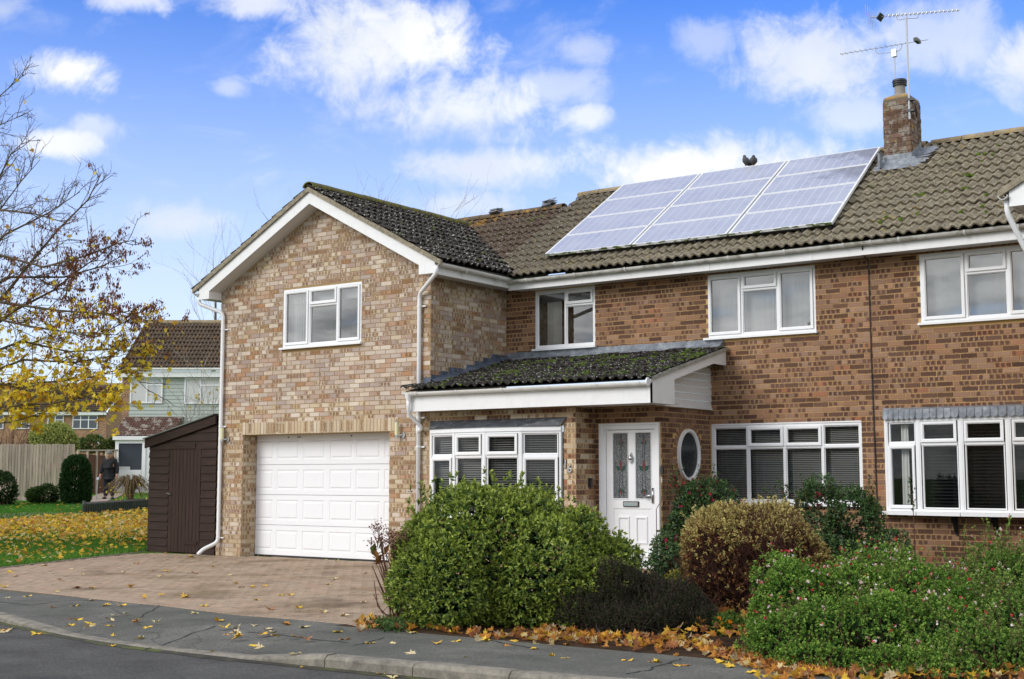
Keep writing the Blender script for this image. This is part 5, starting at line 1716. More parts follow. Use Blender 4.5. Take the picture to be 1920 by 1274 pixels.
# path across the far side of the lawn
mb = MB()
L1 = [at(px, 960, d) for px, d in ((-500, 29.5), (-100, 33.4), (0, 34.2), (100, 35.6), (158, 36.6), (300, 39), (500, 44))]
L2 = [at(px, 960, d) for px, d in ((-500, 32.3), (-100, 36.4), (0, 37.4), (95, 39.0), (158, 40.2), (300, 42), (500, 47))]
V = []
for a, b in zip(L1, L2):
    for q in (a, b): V.append((q[0], q[1], float(gz(q[0], q[1])) + .012))
mb.add(V, [(2 * i, 2 * i + 2, 2 * i + 3, 2 * i + 1) for i in range(len(L1) - 1)])
PT1 = [at(px, 960, d) for px, d in ((95, 38.2), (130, 43), (165, 48), (190, 54))]; PT2 = [at(px, 960, d) for px, d in ((158, 38.2), (178, 43), (215, 48), (240, 54))]
V = []
for a, b in zip(PT1, PT2):
    for q in (a, b): V.append((q[0], q[1], float(gz(q[0], q[1])) + .016))
mb.add(V, [(2 * i, 2 * i + 1, 2 * i + 3, 2 * i + 2) for i in range(3)])
mb.build('garden_path', mat('pale paving', .9, build=lambda k, p: k.ramp(k.noise(pos(k), 2.0, 5, .7), [(.3, hx('857668')), (.7, hx('a8988a'))])), None, kind='structure')

# ------------------------------------------------------------------ shed against the garage wall
WOOD = mat('dark stained boards', .75, spec=.3, build=lambda k, p: (bump(k, p, k.noise(k.vmath('MULTIPLY', pos(k), (3., 3., 60.)), 1.0, 4, .6), .5, .006), k.ramp(k.noise(k.vmath('MULTIPLY', pos(k), (2.5, 2.5, 40.)), 1.0, 5, .65), [(.3, hx('221611')), (.55, hx('302019')), (.75, hx('422f25'))]))[1])
WOODV = mat('dark stained door boards', .75, spec=.3, build=lambda k, p: (bump(k, p, k.noise(k.vmath('MULTIPLY', pos(k), (60., 3., 3.)), 1.0, 4, .6), .5, .006), k.ramp(k.noise(k.vmath('MULTIPLY', pos(k), (45., 3., 2.)), 1.0, 5, .65), [(.3, hx('251812')), (.55, hx('34241c')), (.75, hx('48342a'))]))[1])
sh = thing('garden_shed', 'dark brown lean-to timber shed with a boarded door against the garage wall', 'shed', (-.95, 0, 0))
FH = Frame((0, .02, 0), (1, 0, 0), (0, -1, 0))
sht = lambda x: 2.07 + (x + 1.88) * .215
mb = MB(); mb.add([FH.p(-1.86, 0, -.03), FH.p(-.04, 0, -.03), FH.p(-.04, sht(-.04), -.03), FH.p(-1.86, sht(-1.86), -.03)], [(0, 1, 2, 3)])
mb.quad((-1.86, .05, 0), (-1.86, 1.8, 0), (-1.86, 1.8, 2.07), (-1.86, .05, 2.07)); mb.build('wall', WOOD, sh)
bh = .147
for j in range(16):
    za, zb_ = -.02 + j * bh, -.02 + (j + 1) * bh + .015
    for (a, b) in ((-1.885, -1.325), (-.445, -.05)) if zb_ < 2.02 else ((-1.885, -.05),):
        if zb_ > sht(b) + .05: continue
        zb2 = min(zb_, sht(b) - .05); aa = a
        if zb_ > sht(a): aa = max(a, (zb_ - 2.07) / .215 - 1.88)
        if aa > b - .1: continue
        mb = MB(); jx = rng.normal(0, .004)
        mb.add([FH.p(aa + jx, za, .022), FH.p(b, za + rng.normal(0, .003), .022), FH.p(b, zb2, .002), FH.p(aa, zb2, .002), FH.p(aa + jx, za, -.0), FH.p(b, za, -.0)], [(0, 1, 2, 3), (4, 5, 1, 0), (4, 0, 3)])
        mb.build('board', WOOD, sh)
mb = MB(); FH.box(mb, -1.325, -.445, .02, 2.0, -.01, .006); sd_ = mb.build('door', WOODV, sh)
for i in range(9):
    a = -1.31 + i * .0955
    mb = MB(); FH.box(mb, a, a + .088, .03, 1.985, .004, .014 + rng.uniform(0, .004)); mb.build('door_board', WOODV, sd_)
mb = MB(); FH.box(mb, -1.32, -.60, 1.90, 2.0, .014, .03); mb.build('door_rail', WOOD, sd_)
mb = MB(); FH.box(mb, -.86, -.50, .17, .23, .016, .032); mb.build('door_rail', WOOD, sd_)
mb = MB(); mb.tube([FH.p(-1.30, 1.09, .015), FH.p(-1.30, 1.09, .06), FH.p(-1.22, 1.07, .05)], .012, 6); mb.build('latch', STEEL, sd_)
mb = MB(); sv = np.array((1.93, 0, 1.93 * .215))
mb.box((-1.97, -.045, sht(-1.97) - .13), sv, (0, .03, 0), (0, 0, .17)); mb.build('fascia', WOOD, sh)
mb = MB(); mb.box((-1.99, -.08, sht(-1.99) + .04), sv, (0, 2.0, 0), (0, 0, .02)); mb.build('roof', mat('grey green roof felt', .9, build=lambda k, p: k.mix(k.noise(pos(k), 12.0, 4), hx('565c58'), hx('7d8580'))), sh)

# ------------------------------------------------------------------ beyond the lawn: fence, hedge, houses
HN = np.array((DV[0], DV[1], 0)); HN /= np.linalg.norm(HN)


def gp(px, depth, dz=0.0):
    """point on the ground under image column px at the given distance"""
    p = at(px, 900, depth)
    return np.array((p[0], p[1], float(gz(p[0], p[1])) + dz))


FENCE = mat('silvered fence boards', .9, build=lambda k, p: k.mix(1.0, k.ramp(k.noise(k.vmath('MULTIPLY', pos(k), (20., 20., 1.2)), 1.0, 4, .6), [(.3, hx('9a8c7c')), (.55, hx('b9ab9a')), (.8, hx('c9bcac'))]), k.ramp(k.new('ShaderNodeObjectInfo').outputs['Random'], [(0, (.8, .8, .8)), (1, (1.1, 1.08, 1.06))]), 'MULTIPLY'))
fn = thing('garden_fence', 'tall weathered closeboard timber fence at the back of the far lawn', 'fence', gp(60, 46))
A_, B_ = gp(-160, 45.0), gp(139, 46.6)
nb_ = 52
rt_ = B_ - A_; ln_ = np.linalg.norm(rt_); rt_ /= ln_
nv = np.cross(rt_, (0, 0, 1.0))
for i in range(nb_):
    a = A_ + rt_ * ln_ * i / nb_; mb = MB()
    h = 1.98 + rng.normal(0, .012) - .03 * (i / nb_)
    mb.box(a + np.array((0, 0, .02)) + nv * (.012 * (i % 2)), rt_ * (ln_ / nb_ - .012), nv * .02, (0, 0, h)); mb.build('fence_board', FENCE, fn)
mb = MB(); mb.box(A_ + nv * .045, rt_ * ln_, nv * .02, (0, 0, .16)); mb.build('gravel_board', FENCE, fn)
BROWN = mat('red brown fence panel', .9, build=lambda k, p: k.ramp(k.noise(k.vmath('MULTIPLY', pos(k), (20., 20., 1.2)), 1.0, 4, .6), [(.3, hx('4f3527')), (.7, hx('71503b'))]))
f2_ = thing('fence_panel', 'low reddish brown panel fence with pale posts behind the standing person', 'fence', gp(185, 53))
A_, B_ = gp(141, 52.0), gp(217, 54)
rt_ = B_ - A_; ln_ = np.linalg.norm(rt_); rt_ /= ln_; nv = np.cross(rt_, (0, 0, 1.0))
for i in range(14):
    mb = MB(); mb.box(A_ + rt_ * ln_ * i / 14, rt_ * (ln_ / 14 - .01), nv * .02, (0, 0, 1.62 - .012 * i)); mb.build('fence_board', BROWN, f2_)
for i in range(5):
    mb = MB(); mb.box(A_ + rt_ * ln_ * i / 4.3 + nv * .03, rt_ * .06, nv * .06, (0, 0, 1.75)); mb.build('fence_post', FENCE, f2_)
mb = MB(); mb.box(A_ + nv * .03 + np.array((0, 0, 1.70)), rt_ * ln_, nv * .05, (0, 0, .06)); mb.build('fence_rail', FENCE, f2_)

# log edging bed
ed = thing('timber_edging', 'low dark green ribbed timber edging round a raised bed', 'edging', gp(215, 37.3))
EDG = mat('dark green stained timber', .8, build=lambda k, p: k.ramp(k.noise(pos(k), 9.0, 4), [(.3, hx('1d2620')), (.7, hx('35402f'))]))
ep = [gp(159, 39.0), gp(159, 37.0), gp(300, 40.5)]
pts = []
for a, b, n_ in ((ep[0], ep[1], 14), (ep[1], ep[2], 34)):
    for i in range(n_): pts.append(a + (b - a) * i / n_)
for q in pts:
    q = np.array((q[0], q[1], float(gz(q[0], q[1])))); mb = MB(); mb.tube([q, q + (0, 0, .30 + rng.normal(0, .004)), q + (0, 0, .315)], [.052, .052, .04], 7); mb.build('log', EDG, ed)
mb = MB(); mb.add([gp(159, 39, .27), gp(159, 37.05, .27), gp(300, 40.55, .27), gp(300, 42.5, .27)], [(0, 1, 2, 3)]); mb.build('soil', mat('bed soil', .95, hx('3d2f24')), ed)

FARBRICK = mat('far brickwork', .9, build=lambda k, p: (lambda b: (k.put(b.inputs['Vector'], k.vmath('MULTIPLY', k.new('ShaderNodeTexCoord').outputs['UV'], (1., 1., 1.))), b.outputs[0])[1])(k.new('ShaderNodeTexBrick')))
t_ = FARBRICK.node_tree
for nd_ in t_.nodes:
    if nd_.bl_idname == 'ShaderNodeTexBrick':
        nd_.inputs['Color1'].default_value = (*hx('a37c60'), 1); nd_.inputs['Color2'].default_value = (*hx('7c5a47'), 1); nd_.inputs['Mortar'].default_value = (*hx('a89070'), 1)
        nd_.inputs['Scale'].default_value = 1.0; nd_.inputs['Brick Width'].default_value = .225; nd_.inputs['Row Height'].default_value = .075; nd_.inputs['Mortar Size'].default_value = .008


def face(mb, fr, a0, a1, b0, b1, c=0.0):
    mb.add([fr.p(a0, b0, c), fr.p(a1, b0, c), fr.p(a1, b1, c), fr.p(a0, b1, c)], [(0, 1, 2, 3)], [(a0, b0), (a1, b0), (a1, b1), (a0, b1)])


NR = np.array((RV[0], RV[1], 0))


def simple_window(parent, fr, a0, a1, b0, b1, cols, transom, glass, curtain=None):
    mb = MB(); mitred(mb, fr, a0, a1, b0, b1, [(0, 0), (0, .04), (.055, .04), (.055, 0)])
    for q in cols: fr.box(mb, q - .035, q + .035, b0 + .05, b1 - .05, 0, .038)
    if transom:
        for (p, q) in transom[1]: fr.box(mb, p, q, transom[0] - .03, transom[0] + .03, 0, .036)
    w = mb.build('window', FRAME, parent)
    xs_ = [a0 + .05] + list(cols) + [a1 - .05]
    for p, q in zip(xs_[:-1], xs_[1:]):
        mb = MB(); mb.quad(fr.p(p, b0 + .05, .012), fr.p(q, b0 + .05, .012), fr.p(q, b1 - .05, .012), fr.p(p, b1 - .05, .012)); mb.build('pane', glass, w)
    if curtain:
        for (p, q) in curtain:
            mb = MB(); mb.quad(fr.p(p, b0 + .06, .016), fr.p(q, b0 + .06, .016), fr.p(q, b1 - .06, .016), fr.p(p, b1 - .06, .016)); mb.build('curtain', NET, w)
    return w


FARGLASS = mat('far window glass', .06, (.06, .07, .085), spec=.8)
FARGLASS_L = mat('far pale window glass', .06, (.42, .47, .52), spec=.8)

# sage green boarded house
Dg = 55.0
gh = thing('green_clad_house', 'sage green boarded house with a steep brown tiled roof beyond the shed', 'house', gp(310, Dg))
g0 = at(238, 895, Dg); FGH = Frame((g0[0], g0[1], 0), NR, -HN)
sc_ = Dg / FPX
zz = lambda py: CP[2] + (895 - py) * sc_
uu = lambda px: (px - 238) * sc_
GRN = mat('sage green board', .7, build=lambda k, p: k.mix(k.noise(pos(k), 1.5, 4), hx('a5afa9'), hx('b3bcb6')))
mb = MB(); face(mb, FGH, uu(224), uu(238), zz(935), zz(697), .02); face(mb, FGH, uu(224), uu(460), zz(935), zz(790), -.03)
mb.quad(FGH.p(uu(224), 0, 0), FGH.p(uu(224), 0, -8), FGH.p(uu(224), 6, -8), FGH.p(uu(224), 6, 0)); mb.build('wall', FARBRICK, gh)
mb = MB(); face(mb, FGH, uu(238), uu(460), zz(830), zz(697), -.02); cw = mb.build('wall', GRN, gh)
for i in range(19):
    z1 = zz(700) - i * .155
    mb = MB(); mb.add([FGH.p(uu(238), z1 - .16, .022), FGH.p(uu(460), z1 - .16, .022), FGH.p(uu(460), z1, .0), FGH.p(uu(238), z1, .0), FGH.p(uu(238), z1 - .16, 0), FGH.p(uu(460), z1 - .16, 0)], [(0, 1, 2, 3), (4, 5, 1, 0)])
    mb.build('cladding_board', GRN, cw)
simple_window(gh, Frame(FGH.p(0, 0, .03), FGH.u, FGH.n), uu(240), uu(301), zz(757), zz(708), [uu(271)], (zz(722), [(uu(271), uu(301))]), FARGLASS_L, [(uu(243), uu(269)), (uu(274), uu(283)), (uu(291), uu(299))])
simple_window(gh, Frame(FGH.p(0, 0, .03), FGH.u, FGH.n), uu(342), uu(420), zz(758), zz(709), [uu(372)], (zz(723), [(uu(372), uu(420))]), FARGLASS_L, [(uu(346), uu(370)), (uu(376), uu(410))])
mb = MB(); FGH.box(mb, uu(222), uu(460), zz(708), zz(697), 0, .25); mb.build('fascia', UPVC, gh)
mb = MB(); mb.tube([FGH.p(uu(221), zz(693), .3), FGH.p(uu(460), zz(693), .3)], .07, 8); mb.build('gutter', GUTTER, gh)
mb = MB(); half = zz(593) - zz(691); run = half * 1.05
mb.quad(FGH.p(uu(222), zz(692), .3), FGH.p(uu(460), zz(692), .3), FGH.p(uu(460), zz(593), -run), FGH.p(uu(238), zz(593), -run))
mb.quad(FGH.p(uu(222), zz(692), .3), FGH.p(uu(238), zz(593), -run), FGH.p(uu(224), zz(692), -2 * run), FGH.p(uu(224), zz(692), -2 * run))
FARTILE = mat('far roof tile', .95, spec=.15, build=lambda k, p: k.mix(k.step(k.noise(pos(k), 2.2, 5, .7), .55, .68, 0, .7), k.ramp(k.noise(pos(k), 9.0, 4, .7), [(.3, hx('4a4038')), (.6, hx('6b5e52')), (.8, hx('8a7d6e'))]), hx('8a6a3a')))
template('far_tile', tv, tf, tu, FARTILE, FARTILE)
gr = mb.build('roof', FARTILE, gh)


def far_tiles(root, part, o, u, t, w, h, shear=0.0, tw=.32, tg=.30, keep=None):
    o, u, t = (np.array(q, float) for q in (o, u, t)); nn_ = np.cross(u, t); nn_ /= np.linalg.norm(nn_)
    if nn_[2] < 0: nn_ = -nn_
    for r in range(int(h / tg)):
        for c in range(int((w - shear * r * tg) / tw)):
            P = o + u * (c * tw + shear * r * tg) + t * (r * tg) + nn_ * (rng.normal(0, .006) + .01)
            m4 = Matrix.Identity(4)
            for i in range(3): m4[i][0] = u[i] * tw / .30; m4[i][1] = t[i]; m4[i][2] = nn_[i] * 1.5
            m4.translation = Vector(P)
            piece(root, part, 'roof_tile', 'far_tile', m4)


t0 = FGH.p(0, zz(593), -run) - FGH.p(0, zz(692), .3); hl = np.linalg.norm(t0); t0 /= hl
far_tiles(gh, gr, FGH.p(uu(222), zz(692), .32), FGH.u, t0, uu(425) - uu(222), hl, (uu(238) - uu(222)) / hl)
mb = MB(); mb.tube([FGH.p(uu(237), zz(593) + .02, -run), FGH.p(uu(460), zz(593) + .02, -run)], .13, 8); mb.build('ridge', RIDGE_M, gh)
# its porch
mb = MB(); q0 = [FGH.p(uu(226), zz(820), 1.1), FGH.p(uu(335), zz(820), 1.1), FGH.p(uu(342), zz(782), .03), FGH.p(uu(232), zz(782), .03)]
mb.add(q0, [(0, 1, 2, 3)]); mb.add([q0[1], q0[1] * (1, 1, 0) + FGH.z * zz(822), FGH.p(uu(342), zz(822), .03), q0[2]], [(0, 1, 2, 3)])
pr_ = mb.build('porch_roof', FARTILE, gh)
t1 = q0[3] - q0[0]; h1 = np.linalg.norm(t1); t1 /= h1
template('porch_far_tile', tv, tf, tu, mat('lichened porch tile', .95, build=lambda k, p: k.mix(k.step(k.noise(pos(k), 3.5, 5, .7), .5, .6), hx('5a4038'), hx('9a948a'))), bpy.data.materials['lichened porch tile'])
for r in range(int(h1 / .16)):
    for c in range(int(2.42 / .2)):
        m4 = Matrix.Identity(4); nn_ = np.cross(FGH.u, t1); nn_ *= np.sign(nn_[2])
        P = q0[0] + FGH.u * c * .2 + t1 * r * .16 + nn_ * .01
        for i in range(3): m4[i][0] = FGH.u[i] * .66; m4[i][1] = t1[i] * .55; m4[i][2] = nn_[i] * .5
        m4.translation = Vector(P); piece(gh, pr_, 'porch_tile', 'porch_far_tile', m4)
mb = MB(); FGH.box(mb, uu(224), uu(338), zz(827), zz(820), .9, 1.12); mb.build('porch_fascia', UPVC, gh)
FPo = Frame(FGH.p(0, 0, .98), FGH.u, FGH.n)
mb = MB(); mitred(mb, FPo, uu(228), uu(284), zz(925), zz(827), [(0, -.05), (0, .04), (.14, .04), (.14, -.05)])
FPo.box(mb, uu(235), uu(277), zz(900), zz(882), -.04, .038); FPo.box(mb, uu(235), uu(277), zz(922), zz(903), -.04, .02)
pd = mb.build('porch_door', FRAME, gh)
mb = MB(); face(mb, FPo, uu(234), uu(278), zz(883), zz(830), -.01); mb.build('pane', FARGLASS, pd)
mb = MB(); FPo.box(mb, uu(236), uu(256), zz(884), zz(876), .0, .03); mb.build('boxes', NET, pd)
mb = MB(); face(mb, FPo, uu(284), uu(335), zz(925), zz(827), -.01); mb.build('porch_side', FRAME, gh)

# low brick houses far to the left
Df = 100.0
fh = thing('terraced_houses', 'distant row of brown brick houses under one long tiled roof', 'house', gp(80, Df))
f0 = at(0, 895, Df); FFH = Frame((f0[0], f0[1], 0), NR, -HN)
sf = Df / FPX; zf = lambda py: CP[2] + (895 - py) * sf; uf = lambda px: px * sf
mb = MB(); face(mb, FFH, uf(-120), uf(196), zf(900), zf(776)); mb.add([FFH.p(uf(196), zf(900)), FFH.p(uf(217), zf(900), -8), FFH.p(uf(217), zf(776), -8), FFH.p(uf(207), zf(716), -4), FFH.p(uf(196), zf(776))], [(0, 1, 2, 3, 4)], [(0, 0), (8, 0), (8, 5), (4, 7.5), (0, 5)])
mb.build('wall', FARBRICK, fh)
for (a, b, cols) in ((-60, -20, (-40,)), (-8, 3, ()), (20, 52, (37,)), (86, 116, (100,)), (133, 180, (148, 163))):
    simple_window(fh, Frame(FFH.p(0, 0, .03), FFH.u, FFH.n), uf(a), uf(b), zf(805), zf(779), [uf(q) for q in cols], (zf(788), [(uf(a), uf(b))]), FARGLASS)
mb = MB(); FFH.box(mb, uf(-120), uf(196), zf(779), zf(773), 0, .3); mb.build('fascia', UPVC, fh)
mb = MB(); q = [FFH.p(uf(-120), zf(773), .35), FFH.p(uf(197), zf(773), .35), FFH.p(uf(208), zf(716), -4), FFH.p(uf(-110), zf(716), -4)]
mb.add(q, [(0, 1, 2, 3)]); fr_ = mb.build('roof', FARTILE, fh)
t2 = q[3] - q[0]; h2 = np.linalg.norm(t2); t2 /= h2
far_tiles(fh, fr_, FFH.p(uf(-12), zf(773), .37), FFH.u, FFH.p(0, zf(716), -4) - FFH.p(0, zf(773), .35) and (q[2] - q[1]) / h2 if False else t2, uf(197) - uf(-12), h2, tw=.36, tg=.36)
mb = MB(); mb.tube([FFH.p(uf(-110), zf(715), -4), FFH.p(uf(208), zf(715), -4)], .14, 8); mb.build('ridge', RIDGE_M, fh)
mb = MB(); c0 = FFH.p(uf(187), zf(824), .5)
n_ = 10
for i in range(n_):
    for r0, r1 in ((.05, .2), (.2, .36)):
        t0_, t1_ = 2 * math.pi * i / n_, 2 * math.pi * (i + 1) / n_
        P = lambda r, t: c0 + FFH.u * r * math.cos(t) + FFH.z * r * math.sin(t) + FFH.n * (.6 * r * r)
        mb.quad(P(r0, t0_), P(r1, t0_), P(r1, t1_), P(r0, t1_))
mb.tube([c0, c0 + FFH.n * .3], .02, 5); mb.build('satellite_dish', ALU, fh)

# standing person
pg = gp(205, 47.5)
per = thing('person', 'grey haired person in a long dark coat and trousers looking down, holding a stick', 'person', pg)
SKIN = mat('skin', .6, hx('b98d77')); COAT = mat('dark coat', .85, build=lambda k, p: k.mix(k.noise(pos(k), 8.0, 4), hx('0e0f12'), hx('191a1f')))
HAIR = mat('grey hair', .8, hx('77746f')); TROUS = mat('dark trousers', .85, hx('1d2029')); SHOE = mat('brown shoes', .6, hx('2a211d'))
# local axes: x across (camera right), y towards the viewer
bx, by = NR, -HN
BP = lambda x, y, z: pg + bx * x + by * y + np.array((0, 0, z))


def skin_body(name, material, verts, edges, radii, parent, root=0, sub=2):
    me = bpy.data.meshes.new(name)
    off = ROOTOFF[per.name]
    me.from_pydata([tuple(np.array(v) - off) for v in verts], edges, [])
    me.materials.append(material)
    o = link(bpy.data.objects.new(name, me)); o.parent = parent
    md = o.modifiers.new('skin', 'SKIN'); md.use_smooth_shade = True
    for i, r in enumerate(radii): me.skin_vertices[0].data[i].radius = (r, r) if not isinstance(r, tuple) else r
    me.skin_vertices[0].data[root].use_root = True
    o.modifiers.new('sub', 'SUBSURF').levels = sub; o.modifiers['sub'].render_levels = sub
    return o


V_ = [BP(0, 0, .92), BP(0, 0, 1.12), BP(0, -.01, 1.32), BP(0, .01, 1.43), BP(0, .06, 1.50), BP(0, .11, 1.58), BP(0, .13, 1.66),
      BP(-.10, 0, .86), BP(-.11, .02, .48), BP(-.12, 0, .08), BP(-.13, .12, .04),
      BP(.10, 0, .86), BP(.12, .04, .48), BP(.14, .03, .08), BP(.16, .15, .04),
      BP(-.19, 0, 1.38), BP(-.27, 0, 1.12), BP(-.29, .10, .88), BP(-.30, .15, .80),
      BP(.19, 0, 1.38), BP(.27, .0, 1.12), BP(.29, .08, .88), BP(.29, .11, .80)]
E_ = [(0, 1), (1, 2), (2, 3), (3, 4), (4, 5), (5, 6), (0, 7), (7, 8), (8, 9), (9, 10), (0, 11), (11, 12), (12, 13), (13, 14), (2, 15), (15, 16), (16, 17), (17, 18), (2, 19), (19, 20), (20, 21), (21, 22)]
R_ = [.15, .145, .15, .08, .06, .09, .085, .10, .07, .05, .045, .10, .07, .05, .045, .075, .055, .045, .04, .075, .055, .045, .04]
body = skin_body('body', SKIN, V_, E_, R_, per)
V_ = [BP(0, 0, .92), BP(0, 0, 1.12), BP(0, -.01, 1.32), BP(0, .005, 1.43), BP(-.19, 0, 1.38), BP(-.27, 0, 1.12), BP(-.295, .11, .89), BP(.19, 0, 1.38), BP(.27, 0, 1.12), BP(.295, .09, .89), BP(0, 0, .72)]
skin_body('coat', COAT, V_, [(0, 1), (1, 2), (2, 3), (2, 4), (4, 5), (5, 6), (2, 7), (7, 8), (8, 9), (0, 10)], [.20, .19, .19, .10, .10, .082, .066, .10, .082, .066, .20], per)
V_ = [BP(0, 0, .86), BP(-.10, 0, .80), BP(-.11, .02, .48), BP(-.12, 0, .10), BP(.10, 0, .80), BP(.12, .04, .48), BP(.14, .03, .10)]
skin_body('trousers', TROUS, V_, [(0, 1), (1, 2), (2, 3), (0, 4), (4, 5), (5, 6)], [.15, .125, .095, .08, .125, .095, .08], per)
for sx, x0, y0 in ((-1, -.13, .0), (1, .15, .03)):
    mb = MB(); mb.tube([BP(x0, y0 - .06, .05), BP(x0, y0 + .04, .055), BP(x0 + .01 * sx, y0 + .17, .035), BP(x0 + .01 * sx, y0 + .22, .025)], [.04, .055, .05, .02], 10); mb.build('shoe', SHOE, per, smooth=True)
mb = MB(); hc = BP(0, .12, 1.66)
for i in range(7):
    for j in range(14):
        def hp(a, b):
            th, ph = math.pi * .62 * a / 7, 2 * math.pi * b / 14
            return hc + bx * .098 * math.sin(th) * math.cos(ph) + by * (.105 * math.sin(th) * math.sin(ph) - .02) + np.array((0, 0, .125 * math.cos(th)))
        mb.quad(hp(i, j), hp(i + 1, j), hp(i + 1, j + 1), hp(i, j + 1))
mb.build('hair', HAIR, per, smooth=True)
mb = MB()
mb.tube([BP(0, .205, 1.60), BP(0, .245, 1.565), BP(0, .235, 1.55)], [.012, .02, .012], 6); mb.build('nose', SKIN, per, smooth=True)
mb = MB()
for sx in (-.035, .035): mb.tube([BP(sx, .20, 1.622), BP(sx, .222, 1.615)], [.014, .008], 6)
mb.build('eyes', BLACK, per)
for sx in (-1, 1):
    h0 = BP(-.30, .15, .80) if sx < 0 else BP(.29, .11, .80)
    mb = MB()
    for q in range(4):
        b0 = h0 + bx * (-.03 + .02 * q) + np.array((0, 0, -.02)); mb.tube([b0, b0 + by * .012 + np.array((0, 0, -.05)), b0 + by * .035 + np.array((0, 0, -.075 - .006 * (q in (1, 2))))], [.011, .010, .008], 6)
    mb.tube([h0 + bx * -.035 * sx, h0 + bx * -.05 * sx + by * .03 + np.array((0, 0, -.03))], [.012, .009], 6)
    mb.build('fingers', SKIN, body, smooth=True)
st_ = thing('walking_stick', 'grey metal stick held by the dark coated person', 'stick', pg + bx * -.36 + by * .2)
mb = MB(); b0 = pg + bx * -.34 + by * .2; mb.tube(bent([b0 + bx * -.04 + np.array((0, 0, .0)), b0 + np.array((0, 0, .78)), b0 + bx * .06 + by * -.04 + np.array((0, 0, .80))], .04), .016, 8); mb.build('shaft', ALU, st_)
mb = MB(); mb.tube([b0 + np.array((0, 0, .72)) - by * .02, b0 + np.array((0, 0, .74)) + by * .06], .05, 8); mb.build('handle', ALU, st_)

# the house across the road, which shows only in the window reflections
op = thing('opposite_house', 'house across the road whose chimney shows only as a reflection in an upstairs window', 'house', (-6, -36, -.2))
mb = MB(); mb.aabb(-11, 0, -43, -35.5, -.2, 4.9); mb.build('wall', FARBRICK, op)
mb = MB()
mb.quad((-11.3, -35.1, 4.8), (.3, -35.1, 4.8), (.3, -39.2, 7.3), (-11.3, -39.2, 7.3)); mb.quad((.3, -43.4, 4.8), (-11.3, -43.4, 4.8), (-11.3, -39.2, 7.3), (.3, -39.2, 7.3)); mb.build('roof', FARTILE, op)
mb = MB(); mb.aabb(-6.9, -5.7, -39.5, -38.8, 6.6, 8.75); oc = mb.build('chimney', FARBRICK, op)
for x in (-6.6, -6.05):
    mb = MB(); mb.tube([(x, -39.15, 8.7), (x, -39.15, 9.2)], [.13, .11], 12); mb.build('chimney_pot', bpy.data.materials['grey clay pot'], oc)
FOP = Frame((0, -35.5, 0), (-1, 0, 0), (0, 1, 0))
for (a, b, c, d) in ((1.2, 3.2, 3.2, 4.4), (6.5, 8.5, 3.2, 4.4), (1.2, 3.6, .7, 2.1), (6.3, 9.2, .7, 2.1)): simple_window(op, Frame(FOP.p(0, 0, .02), FOP.u, FOP.n), a, b, c, d, [(a + b) / 2], (d - .35, [(a, b)]), FARGLASS)
mb = MB(); FOP.box(mb, 4.4, 5.4, -.2, 1.95, 0, .05); mb.build('front_door', FRAME, op)
#@@PART4
# ------------------------------------------------------------------ vegetation

def leaf_mat(name, rough=.5, transl=.25, spec=.4, dark=.75):
    def b(k, p):
        a = k.new('ShaderNodeAttribute', attribute_type='GEOMETRY', attribute_name='rc')
        return k.mix(1.0, a.outputs['Color'], k.ramp(k.noise(pos(k), 40.0, 2), [(.3, (dark,) * 3), (.7, (1.15,) * 3)]), 'MULTIPLY')
    return mat(name, rough, spec=spec, build=b, transl=transl)


LEAF = leaf_mat('leaf', .42, .16)
LEAF_M = leaf_mat('matt leaf', .75, .18, .08)
BARK = mat('bark', .95, spec=.15, build=lambda k, p: k.ramp(k.noise(pos(k), 14.0, 5, .7), [(.3, hx('4a4032')), (.6, hx('6f6450')), (.8, hx('8a8562'))]))
TWIG = mat('brown twigs', .9, spec=.15, build=lambda k, p: k.ramp(k.noise(pos(k), 9.0, 4, .7), [(.3, hx('4a342a')), (.7, hx('76594a'))]))
PALETWIG = mat('grey twigs', .9, spec=.1, color=hx('a09890'))
GROUND_Z = lambda x, y: float(gz(x, y))


def unit(v): return v / np.maximum(np.linalg.norm(v, axis=-1, keepdims=True), 1e-9)


def leaf_blades(mb, P, Dr, size, width, col, fold=.12, bend=.0):
    """folded lozenge leaves: two triangles each side of a midrib"""
    nL = len(P)
    Dr = unit(Dr); R = rng.normal(size=(nL, 3))
    Sd = unit(np.cross(Dr, R)); Nn = np.cross(Sd, Dr)
    flip = np.sign(Nn[:, 2:3]); flip[flip == 0] = 1
    Nn = Nn * flip
    s = np.broadcast_to(np.asarray(size, float), (nL,))[:, None]
    w = s * width
    A = P; T = P + Dr * s - Nn * s * bend
    M = P + Dr * s * .5
    B = M + Sd * w + Nn * s * fold; C = M - Sd * w + Nn * s * fold
    V = np.stack([A, B, T, C], 1).reshape(-1, 3)
    i = np.arange(nL)[:, None] * 4
    F = np.concatenate([i + np.array([[0, 1, 2]]), i + np.array([[0, 2, 3]])], 0)
    mb.add(V, F, None, np.repeat(col, 4, axis=0))


class Bumps:
    def __init__(s, n=14, f=(2.5, 7)): s.k = unit(rng.normal(size=(n, 3))) * rng.uniform(*f, (n, 1)); s.ph = rng.uniform(0, 6.28, n)
    def __call__(s, p): return np.cos(p @ s.k.T + s.ph).mean(1) * 2.2


